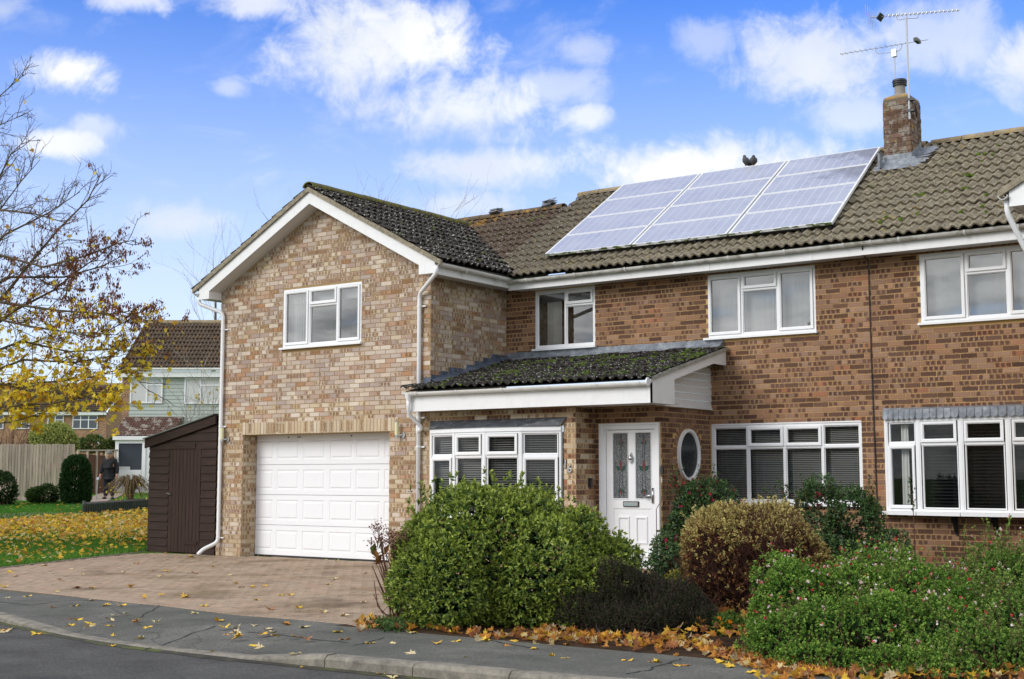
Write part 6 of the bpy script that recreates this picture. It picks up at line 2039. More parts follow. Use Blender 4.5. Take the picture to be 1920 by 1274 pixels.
def blob_points(blobs, n, depth=.14, bump=.09, freq=(3, 9), flat_bottom=True):
    """points near the surface of a union of ellipsoids; blobs = (px, py, depth, rx px, ry px, r depth m)"""
    C = []; Rr = []
    for (px, py, d, rx, ry, rd) in blobs:
        C.append(at(px, py, d)); Rr.append((rx * d / FPX, ry * d / FPX, rd))
    C = np.array(C); Rr = np.array(Rr)
    B = np.stack([NR, np.array((0, 0, 1.0)), HN])            # rows: across, up, away
    wts = np.array([r[0] * r[1] + r[1] * r[2] + r[0] * r[2] for r in Rr]); wts /= wts.sum()
    bf = Bumps(18, freq)
    outP, outN = [], []
    got = 0
    while got < n:
        m_ = int((n - got) * 2.2) + 100
        k_ = rng.choice(len(C), m_, p=wts)
        u = unit(rng.normal(size=(m_, 3)))
        rad = 1 - np.abs(rng.normal(0, depth, m_))
        loc = u * Rr[k_]
        Pw = C[k_] + (loc * rad[:, None]) @ B
        nn_ = unit((u / Rr[k_]) @ B)
        Pw = Pw + nn_ * (bf(Pw) * bump)[:, None]
        keep = np.ones(m_, bool)
        for j in range(len(C)):
            q = ((Pw - C[j]) @ B.T) / Rr[j]
            keep &= (k_ == j) | ((q ** 2).sum(1) > .74)
        keep &= Pw[:, 2] > gz(Pw[:, 0], Pw[:, 1]) + .02
        keep &= (nn_ @ HN) < .55                             # the far side never shows from the street
        outP.append(Pw[keep]); outN.append(nn_[keep]); got += keep.sum()
    return np.concatenate(outP)[:n], np.concatenate(outN)[:n]


def shoots(mb, P, Nn, per, size, width, tip, base, spread=.75, up=.35, young=.3, fold=.12, bend=.12, jcol=.22):
    """rosettes of leaves at each shoot tip"""
    m_ = len(P)
    ax = unit(Nn + np.array((0, 0, up)) + rng.normal(0, .35, (m_, 3)))
    for j in range(per):
        f = j / max(per - 1, 1)
        d = unit(ax * (1 - spread * (1 - f) ** .7 * 1.0) + rng.normal(0, .55, (m_, 3)) * spread)
        s = size * rng.uniform(.7, 1.2, m_) * (1 - .25 * f)
        p = P + ax * (f * size * .9)[..., None] if False else P + ax * (f * size * .9)
        t = np.clip(f * young * 2 + rng.normal(0, .18, m_), 0, 1)[:, None]
        c = base * (1 - t) + tip * t
        c = c * rng.uniform(1 - jcol, 1 + jcol, (m_, 1))
        leaf_blades(mb, p, d, s, width, c, fold, bend)


def stems(parent, base_pts, tips, material, r0=.012, r1=.004, name='stems', n=5, curve=.15):
    mb = MB()
    for b, t in zip(base_pts, tips):
        mid = (b + t) / 2 + rng.normal(0, curve * np.linalg.norm(t - b) * .4, 3)
        mb.tube([b, (b + mid) / 2 + rng.normal(0, .01, 3), mid, (mid + t) / 2 + rng.normal(0, .01, 3), t], np.linspace(r0, r1, 5), n, False)
    return mb.build(name, material, parent, kind='stuff')


def plant(name, label, cat, px, py, depth, group=None):
    p = at(px, py, depth)
    return thing(name, label, cat, (p[0], p[1], GROUND_Z(p[0], p[1])), group)


def wands(parent, P, Nn, n_, h, r, sz, wdt, tip, base, per=4, lean=.35, step=.035):
    """upright leafy shoots that break the outline"""
    up = Nn[:, 2] + rng.normal(0, .25, len(P)); idx_ = rng.choice(len(P), min(n_ * 4, len(P)), replace=False); idx_ = idx_[np.argsort(-up[idx_])][:n_]
    mb = MB(); mbl = MB(); ends_ = []
    for i in idx_:
        d = unit(Nn[i] * .35 + np.array((0, 0, 1.0)) + rng.normal(0, lean, 3)); L = h * rng.uniform(.35, 1.0)
        a = P[i] - d * .05; b = a + d * (L + .05) + rng.normal(0, .12 * L, 3)
        mid = (a + b) / 2 + rng.normal(0, .06 * L, 3)
        mb.tube([a, mid, b], [r, r * .7, r * .4], 4, False); ends_.append(b)
        k_ = max(2, int(L / step)); f = np.linspace(.15, 1, k_)[:, None]
        q = (1 - f) ** 2 * a + 2 * f * (1 - f) * mid + f ** 2 * b
        q = np.repeat(q, per, 0)
        t = np.clip(np.repeat(f, per, 0) * .7 + rng.normal(0, .2, (len(q), 1)), 0, 1)
        leaf_blades(mbl, q, unit(d * .6 + rng.normal(0, .6, (len(q), 3))), sz * rng.uniform(.6, 1.1, len(q)), wdt, np.array(base) * (1 - t) + np.array(tip) * t)
    mb.build('shoots', TWIG, parent, kind='stuff'); mbl.build('shoot_leaves', LEAF_M, parent, kind='stuff')
    return np.array(ends_)


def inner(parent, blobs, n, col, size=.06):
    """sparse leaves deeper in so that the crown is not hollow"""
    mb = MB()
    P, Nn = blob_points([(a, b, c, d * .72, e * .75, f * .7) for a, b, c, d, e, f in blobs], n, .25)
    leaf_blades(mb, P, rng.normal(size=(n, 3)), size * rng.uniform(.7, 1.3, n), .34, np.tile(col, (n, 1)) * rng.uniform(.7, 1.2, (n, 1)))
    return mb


def ground_hit(px, py):
    r = DV + RV * (np.asarray(px, float)[..., None] - 960) / FPX - UV * (np.asarray(py, float)[..., None] - 637) / FPX
    z = np.zeros(r.shape[:-1])
    for _ in range(14):
        t = (z - CP[2]) / np.minimum(r[..., 2], -1e-3)
        p = CP + r * t[..., None]
        z = .5 * z + .5 * gz(p[..., 0], p[..., 1])
    return p


# big clipped evergreen by the drive
B1 = [(905, 1045, 13.7, 148, 122, .85), (850, 1090, 13.4, 100, 100, .7), (1010, 1080, 13.5, 120, 112, .8), (1085, 1120, 13.3, 95, 80, .6), (800, 1045, 13.7, 55, 80, .5), (1140, 1050, 13.8, 52, 38, .4), (960, 985, 13.9, 105, 62, .6), (1060, 1040, 13.7, 80, 75, .6)]
pl = plant('evergreen_bush', 'large rounded glossy green bush in front of the bow window', 'bush', 950, 1100, 13.7)
mb = MB(); P, Nn = blob_points(B1, 5400, .09, .115, (4, 12))
shoots(mb, P, Nn, 7, .058, .24, np.array((.36, .44, .07)), np.array((.05, .115, .022)), .8, .55, .46, .10, .12)
mb.build('foliage', LEAF, pl, kind='stuff')
wands(pl, P, Nn, 130, .17, .004, .055, .24, (.36, .44, .07), (.06, .13, .025), 4, .5, .03)
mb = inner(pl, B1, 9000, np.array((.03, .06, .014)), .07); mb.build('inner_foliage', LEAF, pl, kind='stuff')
tips, _ = blob_points(B1, 60, .3)
stems(pl, [np.array((pl.location[0], pl.location[1], pl.location[2])) + rng.normal(0, .15, 3) * (1, 1, 0) for _ in tips], tips, TWIG, .016, .005)
P, Nn = blob_points([(905, 955, 13.8, 140, 55, .5), (1010, 975, 13.8, 70, 55, .4)], 150, .03)
mb = MB(); P = P[P[:, 2] > 1.0]; P = P + Nn[:len(P)] * .06
shoots(mb, P, np.tile((0, 0, 1.0), (len(P), 1)), 9, .055, .24, np.array((.40, .46, .08)), np.array((.07, .13, .03)), .6, 1.2, .5)
mb.build('top_shoots', LEAF, pl, kind='stuff')

# dark heather
B2 = [(1110, 1150, 12.9, 75, 50, .45), (1150, 1108, 13.0, 48, 42, .35), (1245, 1152, 12.8, 85, 46, .45), (1205, 1118, 13.0, 50, 30, .35), (1300, 1172, 12.6, 50, 34, .3), (1190, 1170, 12.5, 90, 34, .3)]
pl = plant('heather', 'dark purplish brown mound of heather right of the big green bush', 'shrub', 1200, 1160, 12.8)
mb = MB(); P, Nn = blob_points(B2, 5200, .14, .08, (5, 13))
ax = unit(Nn * .5 + np.array((0, 0, .9)) + rng.normal(0, .3, (len(P), 3)))
for j in range(9):
    f = j / 8
    t = rng.random((len(P), 1))
    c = np.array((.030, .024, .018)) * (1 - t) + np.array((.075, .058, .048)) * t
    gq = (rng.random((len(P), 1)) < .4) * 1.0
    c = c * (1 - gq) + np.array((.032, .048, .018)) * gq
    leaf_blades(mb, P + ax * (f * .10 - .02), unit(ax * .7 + rng.normal(0, .5, (len(P), 3))), .026 * rng.uniform(.7, 1.2, len(P)), .16, c, .05)
mb.build('foliage', LEAF_M, pl, kind='stuff')
wands(pl, P, Nn, 170, .16, .003, .026, .16, (.07, .055, .05), (.03, .03, .02), 6, .4, .014)
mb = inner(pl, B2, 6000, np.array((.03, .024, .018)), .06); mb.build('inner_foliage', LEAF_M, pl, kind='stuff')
tips, _ = blob_points(B2, 60, .3)
stems(pl, [np.array(ground_hit(np.array([1090 + 230 * rng.random()]), np.array([1190 + 8 * rng.random()]))[0]) for _ in tips], tips, mat('dark twigs', .9, (.03, .022, .018)), .005, .002)

# rounded yellow topped hebe
B3 = [(1400, 1035, 14.2, 112, 80, .7), (1335, 1050, 14.0, 55, 80, .5), (1460, 1035, 14.1, 70, 76, .6), (1505, 1060, 14.0, 36, 50, .4), (1400, 1110, 13.9, 85, 75, .55)]
pl = plant('clipped_shrub', 'rounded shrub with a pale yellow top and bare brown sides', 'bush', 1400, 1130, 14.1)
mb = MB(); P, Nn = blob_points(B3, 6500, .10, .10, (5, 14))
x_, y_, _z = project(P)
topness = np.clip((1012 - y_ + np.abs(x_ - 1400) * .18 + rng.normal(0, 24, len(P))) / 45, 0, 1)
sel = rng.random(len(P)) < .05 + .92 * topness
P2, N2 = P[sel], Nn[sel]
shoots(mb, P2, N2, 7, .040, .22, np.array((.60, .52, .20)), np.array((.30, .22, .07)), .85, .55, .45, .06, .1)
sel2 = rng.random(len(P)) < .20
shoots(mb, P[sel2], Nn[sel2], 4, .036, .24, np.array((.32, .14, .06)), np.array((.18, .08, .035)), .9, .3, .3)
mb.build('foliage', LEAF_M, pl, kind='stuff')
wands(pl, P[topness > .5], Nn[topness > .5], 110, .14, .003, .038, .22, (.62, .55, .22), (.34, .27, .09), 4, .4, .02)
P, Nn = blob_points(B3, 1500, .10, .08)
gb = np.array(pl.location)
base = [np.array((gb[0], gb[1], gb[2])) + NR * rng.normal(0, .28) + HN * rng.normal(0, .2) for _ in P]
mb = MB()
for b, t in zip(base, P):
    mid = b * .45 + t * .55 + rng.normal(0, .05, 3); mid[2] = b[2] + (t[2] - b[2]) * .5
    mb.tube([b, mid, t], [.007, .005, .003], 4, False)
    for q in range(2):
        e = t + unit(t - mid) * .05 + rng.normal(0, .05, 3); mb.tube([mid * .4 + t * .6, e], [.003, .002], 3, False)
mb.build('stems', mat('red brown stems', .9, hx('4f3026')), pl, kind='stuff')
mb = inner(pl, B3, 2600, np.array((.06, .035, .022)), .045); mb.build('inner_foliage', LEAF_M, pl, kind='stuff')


def flowers(parent, P, Nn, cols, size, name='flowers', hang=False):
    """small lipped flowers: a calyx and three flaring petals"""
    mb = MB(); m_ = len(P)
    d0 = unit(Nn + np.array((0, 0, -.9 if hang else .25)) + rng.normal(0, .4, (m_, 3)))
    pick = rng.integers(0, len(cols), m_)
    for j in range(4):
        c = np.array([cols[q][min(j // 2, 1)] for q in pick])
        leaf_blades(mb, P, unit(d0 + rng.normal(0, .55, (m_, 3))), size * rng.uniform(.7, 1.15, m_), .36, c, .2)
    return mb.build(name, LEAF_M, parent, kind='stuff')


# fuchsias against the wall
RED = (np.array((.50, .03, .06)), np.array((.38, .03, .10)))
for (lb, px, py, d, bl, nsh) in (
        ('loose green fuchsia with red flowers climbing between the front door and oval window', 1290, 1040, 17.3,
         [(1300, 955, 17.4, 46, 52, .35), (1270, 1010, 17.1, 36, 62, .35), (1335, 950, 17.5, 30, 40, .3), (1265, 1060, 16.9, 30, 40, .3)], 1700),
        ('tall dark green fuchsia with few red flowers below the four light window', 1570, 1030, 16.9,
         [(1560, 985, 17.0, 78, 62, .4), (1530, 950, 17.1, 40, 50, .3), (1610, 965, 17.0, 42, 52, .3), (1650, 1035, 16.8, 40, 28, .3), (1560, 1040, 16.7, 95, 45, .4)], 2900)):
    pl = plant('fuchsia', lb, 'shrub', px, py, d)
    mb = MB(); P, Nn = blob_points(bl, nsh, .22, .22, (4, 11))
    shoots(mb, P, Nn, 6, .048, .26, np.array((.12, .21, .055)), np.array((.035, .085, .028)), .95, .35, .35, .06, .2)
    # taller wpts
    wpts = []
    mb2 = MB()
    for i in range(16 if 'tall' in lb else 12):
        b_ = at(bl[0][0] + rng.normal(0, bl[0][3] * .75), bl[0][1], d); t_ = b_ + np.array((0, 0, bl[0][4] * d / FPX * rng.uniform(.9, 1.5))) + NR * rng.normal(0, .18)
        mid = (b_ + t_) / 2 + rng.normal(0, .03, 3)
        mb2.tube([np.array((b_[0], b_[1], pl.location[2])), b_, mid, t_], [.007, .006, .004, .002], 4, False)
        for f in np.linspace(.3, 1, 9): wpts.append(b_ + (t_ - b_) * f + rng.normal(0, .02, 3))
    wpts = np.array(wpts)
    shoots(mb, wpts, np.tile((0, -.4, .6), (len(wpts), 1)), 5, .05, .25, np.array((.09, .15, .045)), np.array((.03, .07, .02)), 1.0, .2, .3)
    mb.build('foliage', LEAF, pl, kind='stuff'); mb2.build('stems', TWIG, pl, kind='stuff')
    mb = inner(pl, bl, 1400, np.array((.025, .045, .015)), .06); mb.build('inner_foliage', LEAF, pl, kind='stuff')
    q = rng.choice(len(P), 60 if 'loose' in lb else 26, replace=False)
    flowers(pl, np.concatenate([P[q] + Nn[q] * .05, wpts[rng.choice(len(wpts), 12)]]), np.concatenate([Nn[q], np.tile((0, -1., 0), (12, 1))]), [RED], .04, hang=True)

# pink and white flowered salvia in front, and the looser one at the right edge
PINK = [(np.array((.78, .74, .72)), np.array((.55, .06, .09))), (np.array((.80, .76, .74)), np.array((.75, .45, .45))), (np.array((.60, .08, .08)), np.array((.45, .03, .05)))]
for (lb, px, py, d, bl, nsh, nf, tip) in (
        ('wide mound of small bright green leaves dotted with red and white flowers', 1600, 1200, 11.3,
         [(1560, 1140, 11.9, 160, 80, .6), (1485, 1140, 11.8, 80, 75, .5), (1640, 1120, 12.2, 110, 75, .6), (1720, 1165, 11.6, 130, 95, .6), (1590, 1205, 10.9, 190, 70, .6), (1480, 1195, 11.1, 75, 60, .4), (1790, 1230, 10.6, 140, 75, .5), (1560, 1250, 10.4, 90, 45, .4), (1700, 1262, 10.2, 120, 55, .45), (1640, 1240, 10.6, 120, 60, .45), (1455, 1095, 12.4, 50, 45, .35)], 9500, 230, np.array((.27, .41, .075))),
        ('loose straggly green shrub with scattered white flowers at the right edge', 1880, 1150, 11.9,
         [(1870, 1090, 12.8, 75, 60, .45), (1920, 1130, 12.4, 95, 100, .5), (1850, 1180, 11.9, 80, 85, .45), (1930, 1220, 11.0, 100, 90, .5), (1880, 1260, 10.2, 120, 65, .45), (1800, 1280, 9.9, 90, 45, .35), (1800, 1125, 12.7, 40, 45, .35)], 4200, 90, np.array((.26, .37, .08)))):
    pl = plant('salvia', lb, 'shrub', px, py, d)
    mb = MB(); P, Nn = blob_points(bl, nsh, .16, .16, (4, 12))
    shoots(mb, P, Nn, 7, .030, .32, tip, np.array((.055, .145, .022)), .95, .6, .38, .06, .15)
    mb.build('foliage', LEAF_M, pl, kind='stuff')
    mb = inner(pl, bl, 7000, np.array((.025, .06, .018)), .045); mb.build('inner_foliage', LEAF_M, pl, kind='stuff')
    q = rng.choice(len(P), nf, replace=False)
    q = q[np.argsort(-(P[q] @ (np.array((0, 0, 1.0)) * 1.0 + HN * .2)))][:int(nf * .85)]
    flowers(pl, P[q] + Nn[q] * .045 + np.array((0, 0, .02)), Nn[q], PINK, .030)
    we = wands(pl, P, Nn, 240 if 'wide' in lb else 190, .20 if 'wide' in lb else .38, .003, .028, .32, tip, (.055, .145, .022), 3, .4, .03)
    flowers(pl, we[::4], np.tile((0, 0, .5), (len(we[::4]), 1)), PINK, .028, 'shoot_flowers')
    q = rng.choice(len(P), 130)
    stems(pl, [np.array((x[0], x[1], GROUND_Z(x[0], x[1]))) + rng.normal(0, .1, 3) * (1, 1, 0) for x in P[q]], P[q] + np.array((0, 0, .08)) + rng.normal(0, .04, (len(q), 3)), TWIG, .005, .002)

# dried hydrangea beside the drive
pl = plant('dried_hydrangea', 'leggy brown hydrangea with dead flower heads beside the drive', 'shrub', 752, 1150, 13.6)
g0_ = np.array(pl.location)
mb = MB(); heads = []; mbl = MB()
for i in range(34):
    b = g0_ + NR * rng.normal(0, .05) + HN * rng.normal(0, .05)
    px = rng.uniform(700, 765); py = rng.uniform(985, 1075) if i < 24 else rng.uniform(1060, 1120)
    if i < 4: px = rng.uniform(692, 715)
    t = at(px, py, 13.6 + rng.normal(0, .12))
    mid = b * .5 + t * .5 + NR * (rng.normal(0, .03)) + np.array((0, 0, -.05)) * (px < 730)
    mb.tube([b, mid, t], [.009, .007, .004], 5, False)
    if i % 2 == 0: mb.tube([mid, mid + (t - mid) * .5 + rng.normal(0, .07, 3)], [.005, .003], 4, False)
    if py < 1060: heads.append(t)
mb.build('stems', TWIG, pl, kind='stuff')
hp_ = np.concatenate([h + rng.normal(0, .032, (46, 3)) * (1.2, 1.2, .8) for h in heads])
mb = MB(); t = rng.random((len(hp_), 1))
leaf_blades(mb, hp_, rng.normal(size=(len(hp_), 3)), .022, .4, np.array((.14, .06, .05)) * (1 - t) + np.array((.26, .14, .10)) * t)
mb.build('dead_flower_heads', LEAF_M, pl, kind='stuff')
for (px, py) in ((704, 1018), (712, 1006), (722, 1012), (700, 1030), (730, 1020), (716, 1040)):
    mb = MB(); P = at(px, py, 13.55)[None]
    leaf_blades(mb, P, np.array([(rng.normal(0, .5), -.2, -.8)]), .13, .3, np.array([(.20, .09, .03) if rng.random() < .6 else (.10, .12, .03)]), .1); mb.build('leaf', LEAF_M, pl)

# small orange marigolds and weeds at the bed edge
pl = plant('marigold', 'small green plant with orange flowers at the front of the bed', 'flower', 1362, 1190, 12.4)
mb = MB(); bl = [(1362, 1195, 12.4, 38, 38, .25)]; P, Nn = blob_points(bl, 260, .2, .06)
shoots(mb, P, Nn, 5, .05, .2, np.array((.16, .24, .05)), np.array((.05, .10, .025)), .9, .6, .3); mb.build('foliage', LEAF_M, pl, kind='stuff')
for (px, py) in ((1349, 1160), (1370, 1166), (1370, 1184), (1345, 1215)):
    c = at(px, py, 12.2); mb = MB(); th = rng.uniform(0, 6.28, 16)
    leaf_blades(mb, np.tile(c, (16, 1)), np.stack([np.cos(th), -.5 + 0 * th, np.sin(th)], 1), .026, .3, np.tile((.75, .26, .02), (16, 1))); mb.build('flower_head', LEAF_M, pl)
pl = plant('low_weeds', 'low sprawling weeds under the dried hydrangea at the pavement edge', 'weeds', 735, 1176, 13.0)
mb = MB(); P = ground_hit(rng.normal(735, 18, 120), rng.normal(1178, 5, 120)); shoots(mb, P + np.array((0, 0, .03)), np.tile((0, 0, 1.), (len(P), 1)), 5, .045, .3, np.array((.14, .22, .07)), np.array((.06, .12, .04)), 1.0, .2, .3); mb.build('foliage', LEAF_M, pl, kind='stuff')
pl = plant('yellow_ground_plant', 'low yellowish plant between the heather and the pale topped shrub', 'plant', 1290, 1110, 14.2)
mb = MB(); P, Nn = blob_points([(1290, 1105, 14.3, 45, 28, .3)], 300, .2, .05); shoots(mb, P, Nn, 5, .05, .25, np.array((.5, .42, .08)), np.array((.14, .2, .05)), .9, .5, .4); mb.build('foliage', LEAF_M, pl, kind='stuff')
pl = plant('doorstep_plant', 'low trailing green plant at the foot of the front door', 'plant', 1225, 1068, 17.0)
mb = MB(); P, Nn = blob_points([(1215, 1068, 17.2, 32, 16, .2)], 160, .2, .05); shoots(mb, P, Nn, 5, .05, .28, np.array((.10, .17, .06)), np.array((.03, .08, .03)), .9, .3, .3); mb.build('foliage', LEAF_M, pl, kind='stuff')

# garden beyond: clipped conifer, variegated shrub, low shrubs, winter shrub
for (nm, lb, cat, px, py, d, bl, n_, sz, tip, base) in (
        ('clipped_conifer', 'dark green clipped upright conifer in front of the fence', 'bush', 142, 935, 43.5, [(142, 905, 43.5, 27, 44, .5), (142, 880, 43.5, 23, 24, .45), (142, 930, 43.5, 24, 22, .45)], 4200, .075, (.035, .085, .025), (.012, .04, .012)),
        ('variegated_shrub', 'bright yellow green variegated shrub showing over the fence', 'bush', 103, 880, 49.5, [(103, 828, 49.5, 40, 30, .7), (85, 835, 49.4, 24, 20, .5), (125, 835, 49.4, 20, 18, .5)], 2200, .11, (.50, .52, .16), (.14, .2, .05)),
        ('low_shrub', 'dark low shrub at the left end of the fence', 'bush', 5, 930, 42.5, [(2, 918, 42.5, 26, 25, .5), (16, 908, 42.5, 12, 14, .3)], 900, .09, (.06, .10, .03), (.02, .045, .02)),
        ('low_shrub', 'small straggly green shrub at the foot of the fence', 'bush', 75, 930, 43.8, [(75, 930, 43.8, 26, 18, .4)], 800, .10, (.07, .12, .03), (.025, .05, .02)),
        ('back_garden_shrub', 'leafy green shrub behind the brown fence panel', 'bush', 190, 860, 60, [(180, 836, 60, 36, 10, .6), (212, 832, 60, 10, 10, .4)], 700, .13, (.16, .22, .06), (.05, .08, .03))):
    pl = plant(nm, lb, cat, px, py, d); mb = MB(); P, Nn = blob_points(bl, n_, .2, .06 if 'conifer' in nm else .22, (3, 8))
    shoots(mb, P, Nn, 5, sz, .28, np.array(tip), np.array(base), .8, .5, .4); mb.build('foliage', LEAF_M, pl, kind='stuff')
    b = np.array(pl.location); stems(pl, [b + rng.normal(0, .05, 3) * (1, 1, 0) for _ in range(12)], P[:12], TWIG, .03, .01)
pl = plant('winter_shrub', 'arching leafless brown shrub with a few yellow leaves in the raised bed', 'shrub', 245, 920, 41.0)
gb = np.array(pl.location) + np.array((0, 0, .2)); mb = MB(); tp_ = []
for i in range(190):
    a = rng.uniform(0, 6.28); r = rng.uniform(.25, .85); h = rng.uniform(.55, .85)
    q1 = gb + NR * math.cos(a) * r * .45 + HN * math.sin(a) * r * .4 + np.array((0, 0, h)); q2 = gb + NR * math.cos(a) * r * 1.05 + HN * math.sin(a) * r + np.array((0, 0, h * rng.uniform(.15, .7)))
    mb.tube([gb + rng.normal(0, .04, 3), (gb + q1) / 2 + np.array((0, 0, .12)), q1, q2], [.012, .01, .007, .004], 4, False); tp_.append(q2)
mb.build('stems', mat('ochre twigs', .9, hx('6b5a3c')), pl, kind='stuff')
mb = MB(); q = np.array(tp_)[:45] + rng.normal(0, .1, (45, 3)); leaf_blades(mb, q, rng.normal(size=(45, 3)), .10, .35, np.tile((.6, .48, .06), (45, 1))); mb.build('leaves', LEAF_M, pl, kind='stuff')
pl = plant('bare_garden_shrub', 'leafless twiggy brown shrub in front of the distant row of houses', 'shrub', 30, 850, 60)
mb = MB(); gb = np.array(pl.location)
for i in range(160):
    t = at(rng.uniform(-40, 95), rng.uniform(793, 840), 60 + rng.normal(0, .5)); b = gb + NR * rng.normal(0, .7); mb.tube([b, (b + t) / 2 + rng.normal(0, .15, 3), t], [.02, .014, .008], 3, False)
mb.build('stems', TWIG, pl, kind='stuff')


# ---- maple on the lawn, its trunk just out of the picture
def grow(mb, tips, p, d, L, r, lev, maxlev, spread=.7, up=.12, nchild=(3, 5), n=4):
    k_ = 4; pts = [p]; q = p.copy(); dd = d.copy()
    for i in range(k_):
        dd = unit(dd + rng.normal(0, .13, 3) + np.array((0, 0, up * .4))); q = q + dd * L / k_; pts.append(q)
    mb.tube(pts, np.linspace(r, r * .55, k_ + 1), n if lev < 2 else 3, False)
    tips.append((lev, pts))
    if lev >= maxlev: return
    for j in range(rng.integers(*nchild)):
        f = rng.uniform(.25, 1.0); i = min(int(f * k_), k_ - 1); s = pts[i] + (pts[i + 1] - pts[i]) * (f * k_ - i)
        nd = unit(dd + rng.normal(0, spread, 3) + np.array((0, 0, up)))
        grow(mb, tips, s, nd, L * rng.uniform(.45, .7), max(r * .5, .004), lev + 1, maxlev, spread, up, nchild, n)


TD = 25.0
maple = plant('maple_tree', 'autumn maple with yellow leaves and brown seed clusters reaching in from the left', 'tree', -270, 900, TD)
LIMBS = [((-265, 790), (-80, 722), (0, 692), (43, 675), (140, 680), (200, 670), (262, 640)), ((-262, 800), (-100, 745), (0, 722), (105, 716), (170, 708), (235, 690), (280, 735)),
         ((-266, 815), (-100, 785), (0, 763), (100, 756), (176, 742), (212, 728)), ((-262, 740), (-60, 628), (0, 603), (30, 581), (100, 545), (150, 505), (200, 470)),
         ((-262, 735), (-80, 625), (0, 600), (58, 613), (125, 623), (180, 632), (232, 605), (290, 600)), ((-265, 790), (-60, 640), (16, 545), (55, 495), (110, 430), (165, 375), (190, 325)),
         ((-265, 700), (-60, 500), (0, 479), (82, 501), (165, 479), (220, 457), (255, 450)), ((-262, 710), (-80, 580), (0, 567), (110, 583), (209, 589), (247, 583)),
         ((-265, 640), (-100, 480), (-20, 420), (40, 340), (75, 300)), ((-268, 620), (-90, 420), (-10, 350), (20, 290), (40, 270)), ((-270, 560), (-150, 330), (-40, 200), (0, 180), (45, 140)),
         ((-270, 550), (-150, 360), (-60, 260), (0, 235), (50, 212)), ((-262, 690), (-90, 540), (10, 440), (90, 400), (150, 360)), ((-264, 690), (-60, 560), (20, 520), (120, 520), (190, 500), (230, 480)),
         ((-264, 820), (-120, 810), (-40, 800), (30, 790), (90, 770)), ((-264, 640), (-120, 460), (-40, 390), (60, 400), (130, 420)), ((-262, 760), (-60, 680), (40, 640), (130, 660), (210, 655), (300, 665)),
         ((-266, 760), (-80, 700), (60, 735), (140, 735), (200, 760))]
mb = MB(); tips = []
root_ = np.array(maple.location)
trunk_pts = [root_, at(-272, 850, TD), at(-264, 740, TD), at(-268, 600, TD + .3), at(-260, 450, TD + .2), at(-270, 250, TD), at(-262, 60, TD + .3), at(-255, -100, TD)]
mbt = MB(); mbt.tube(trunk_pts, [.26, .22, .18, .15, .12, .09, .06, .03], 10); mbt.build('trunk', BARK, maple, smooth=True)
for li, lp in enumerate(LIMBS):
    d0 = TD + rng.uniform(-1.3, 1.3)
    pts = [at(px, py, TD + (d0 - TD) * min(1, i / 3)) for i, (px, py) in enumerate(lp)]
    r = np.linspace(.045, .008, len(pts)) * rng.uniform(.7, 1.05)
    if li in (8, 9, 10, 11): r = r * .7
    mb.tube(pts, r, 6, False)
    for i in range(1, len(pts)):
        seg = pts[i] - pts[i - 1]; L = np.linalg.norm(seg)
        for q in range(max(3, int(L / .115))):
            f = rng.random(); s = pts[i - 1] + seg * f
            if project(s[None])[0][0] < -90: continue
            d = unit(seg / L * .8 + rng.normal(0, .6, 3) * (1, 1, .9) + np.array((0, 0, .10 if s[2] < 4.5 else .28)))
            grow(mb, tips, s, d, rng.uniform(.35, .95) * (1.1 - .5 * i / len(pts)), .0085, 0, 2, .6, .08, (2, 4), 4)
    tips.append((2, pts[-3:]))
mb.build('branches', BARK, maple, kind='stuff')
ends = np.array([q for (lev, pts) in tips for q in pts[1:]])
ex, ey, ez = project(ends)
vis = (ex > -60) & (ey > 60)


def maple_outline():
    a = [(0, -.12), (.10, .06), (.36, -.02), (.30, .14), (.58, .22), (.40, .36), (.46, .60), (.20, .50), (.0, 1.0)]
    return a + [(-x, y) for x, y in a[-2:0:-1]]


MO = np.array(maple_outline())


def maple_leaves(mb, P, Dr, Nn, size, col, cup=.12):
    m_ = len(P); Dr = unit(Dr); Sd = unit(np.cross(Dr, Nn)); Nn = np.cross(Sd, Dr)
    s = np.broadcast_to(np.asarray(size, float), (m_,))[:, None, None]
    k_ = len(MO)
    zc = (np.abs(MO[:, 0]) ** 1.5 * cup * 2 + rng.normal(0, .05, (m_, k_)))
    V = P[:, None] + s * (MO[None, :, 0, None] * Sd[:, None] + MO[None, :, 1, None] * Dr[:, None] + zc[..., None] * Nn[:, None])
    cen = P[:, None] + s * (.32 * Dr[:, None] - .03 * Nn[:, None])
    V = np.concatenate([cen, V], 1).reshape(-1, 3)
    i = np.arange(m_)[:, None, None] * (k_ + 1)
    tri = np.array([[0, 1 + j, 1 + (j + 1) % k_] for j in range(k_)])
    mb.add(V, (i + tri[None]).reshape(-1, 3), None, np.repeat(col, k_ + 1, axis=0))


wy = np.clip((ey - 520) / 160, .03, 1) * np.where(ey > 730, 1.3, 1) * np.clip((370 - ex) / 90, .2, 1)
cand = np.where(vis)[0]; pw = wy[cand] / wy[cand].sum()
sel = rng.choice(cand, 1900, p=pw)
q = ends[sel] + rng.normal(0, .045, (len(sel), 3)); t = rng.random((len(q), 1)); lo = np.clip((ey[sel] - 600) / 180, 0, 1)[:, None]
col = np.array((.88, .62, .03)) * (1 - t) + np.array((.85, .70, .08)) * t
br_ = (rng.random((len(q), 1)) < .18) * 1.0; col = col * (1 - br_) + np.array((.62, .33, .03)) * br_
mb = MB(); maple_leaves(mb, q, np.stack([rng.normal(0, .6, len(q)), rng.normal(0, .6, len(q)), -np.abs(rng.normal(.7, .4, len(q)))], 1), unit(rng.normal(size=(len(q), 3)) + np.array((.3, -.7, .3))), rng.uniform(.062, .108, len(q)) * (1 + .25 * lo[:, 0]), col)
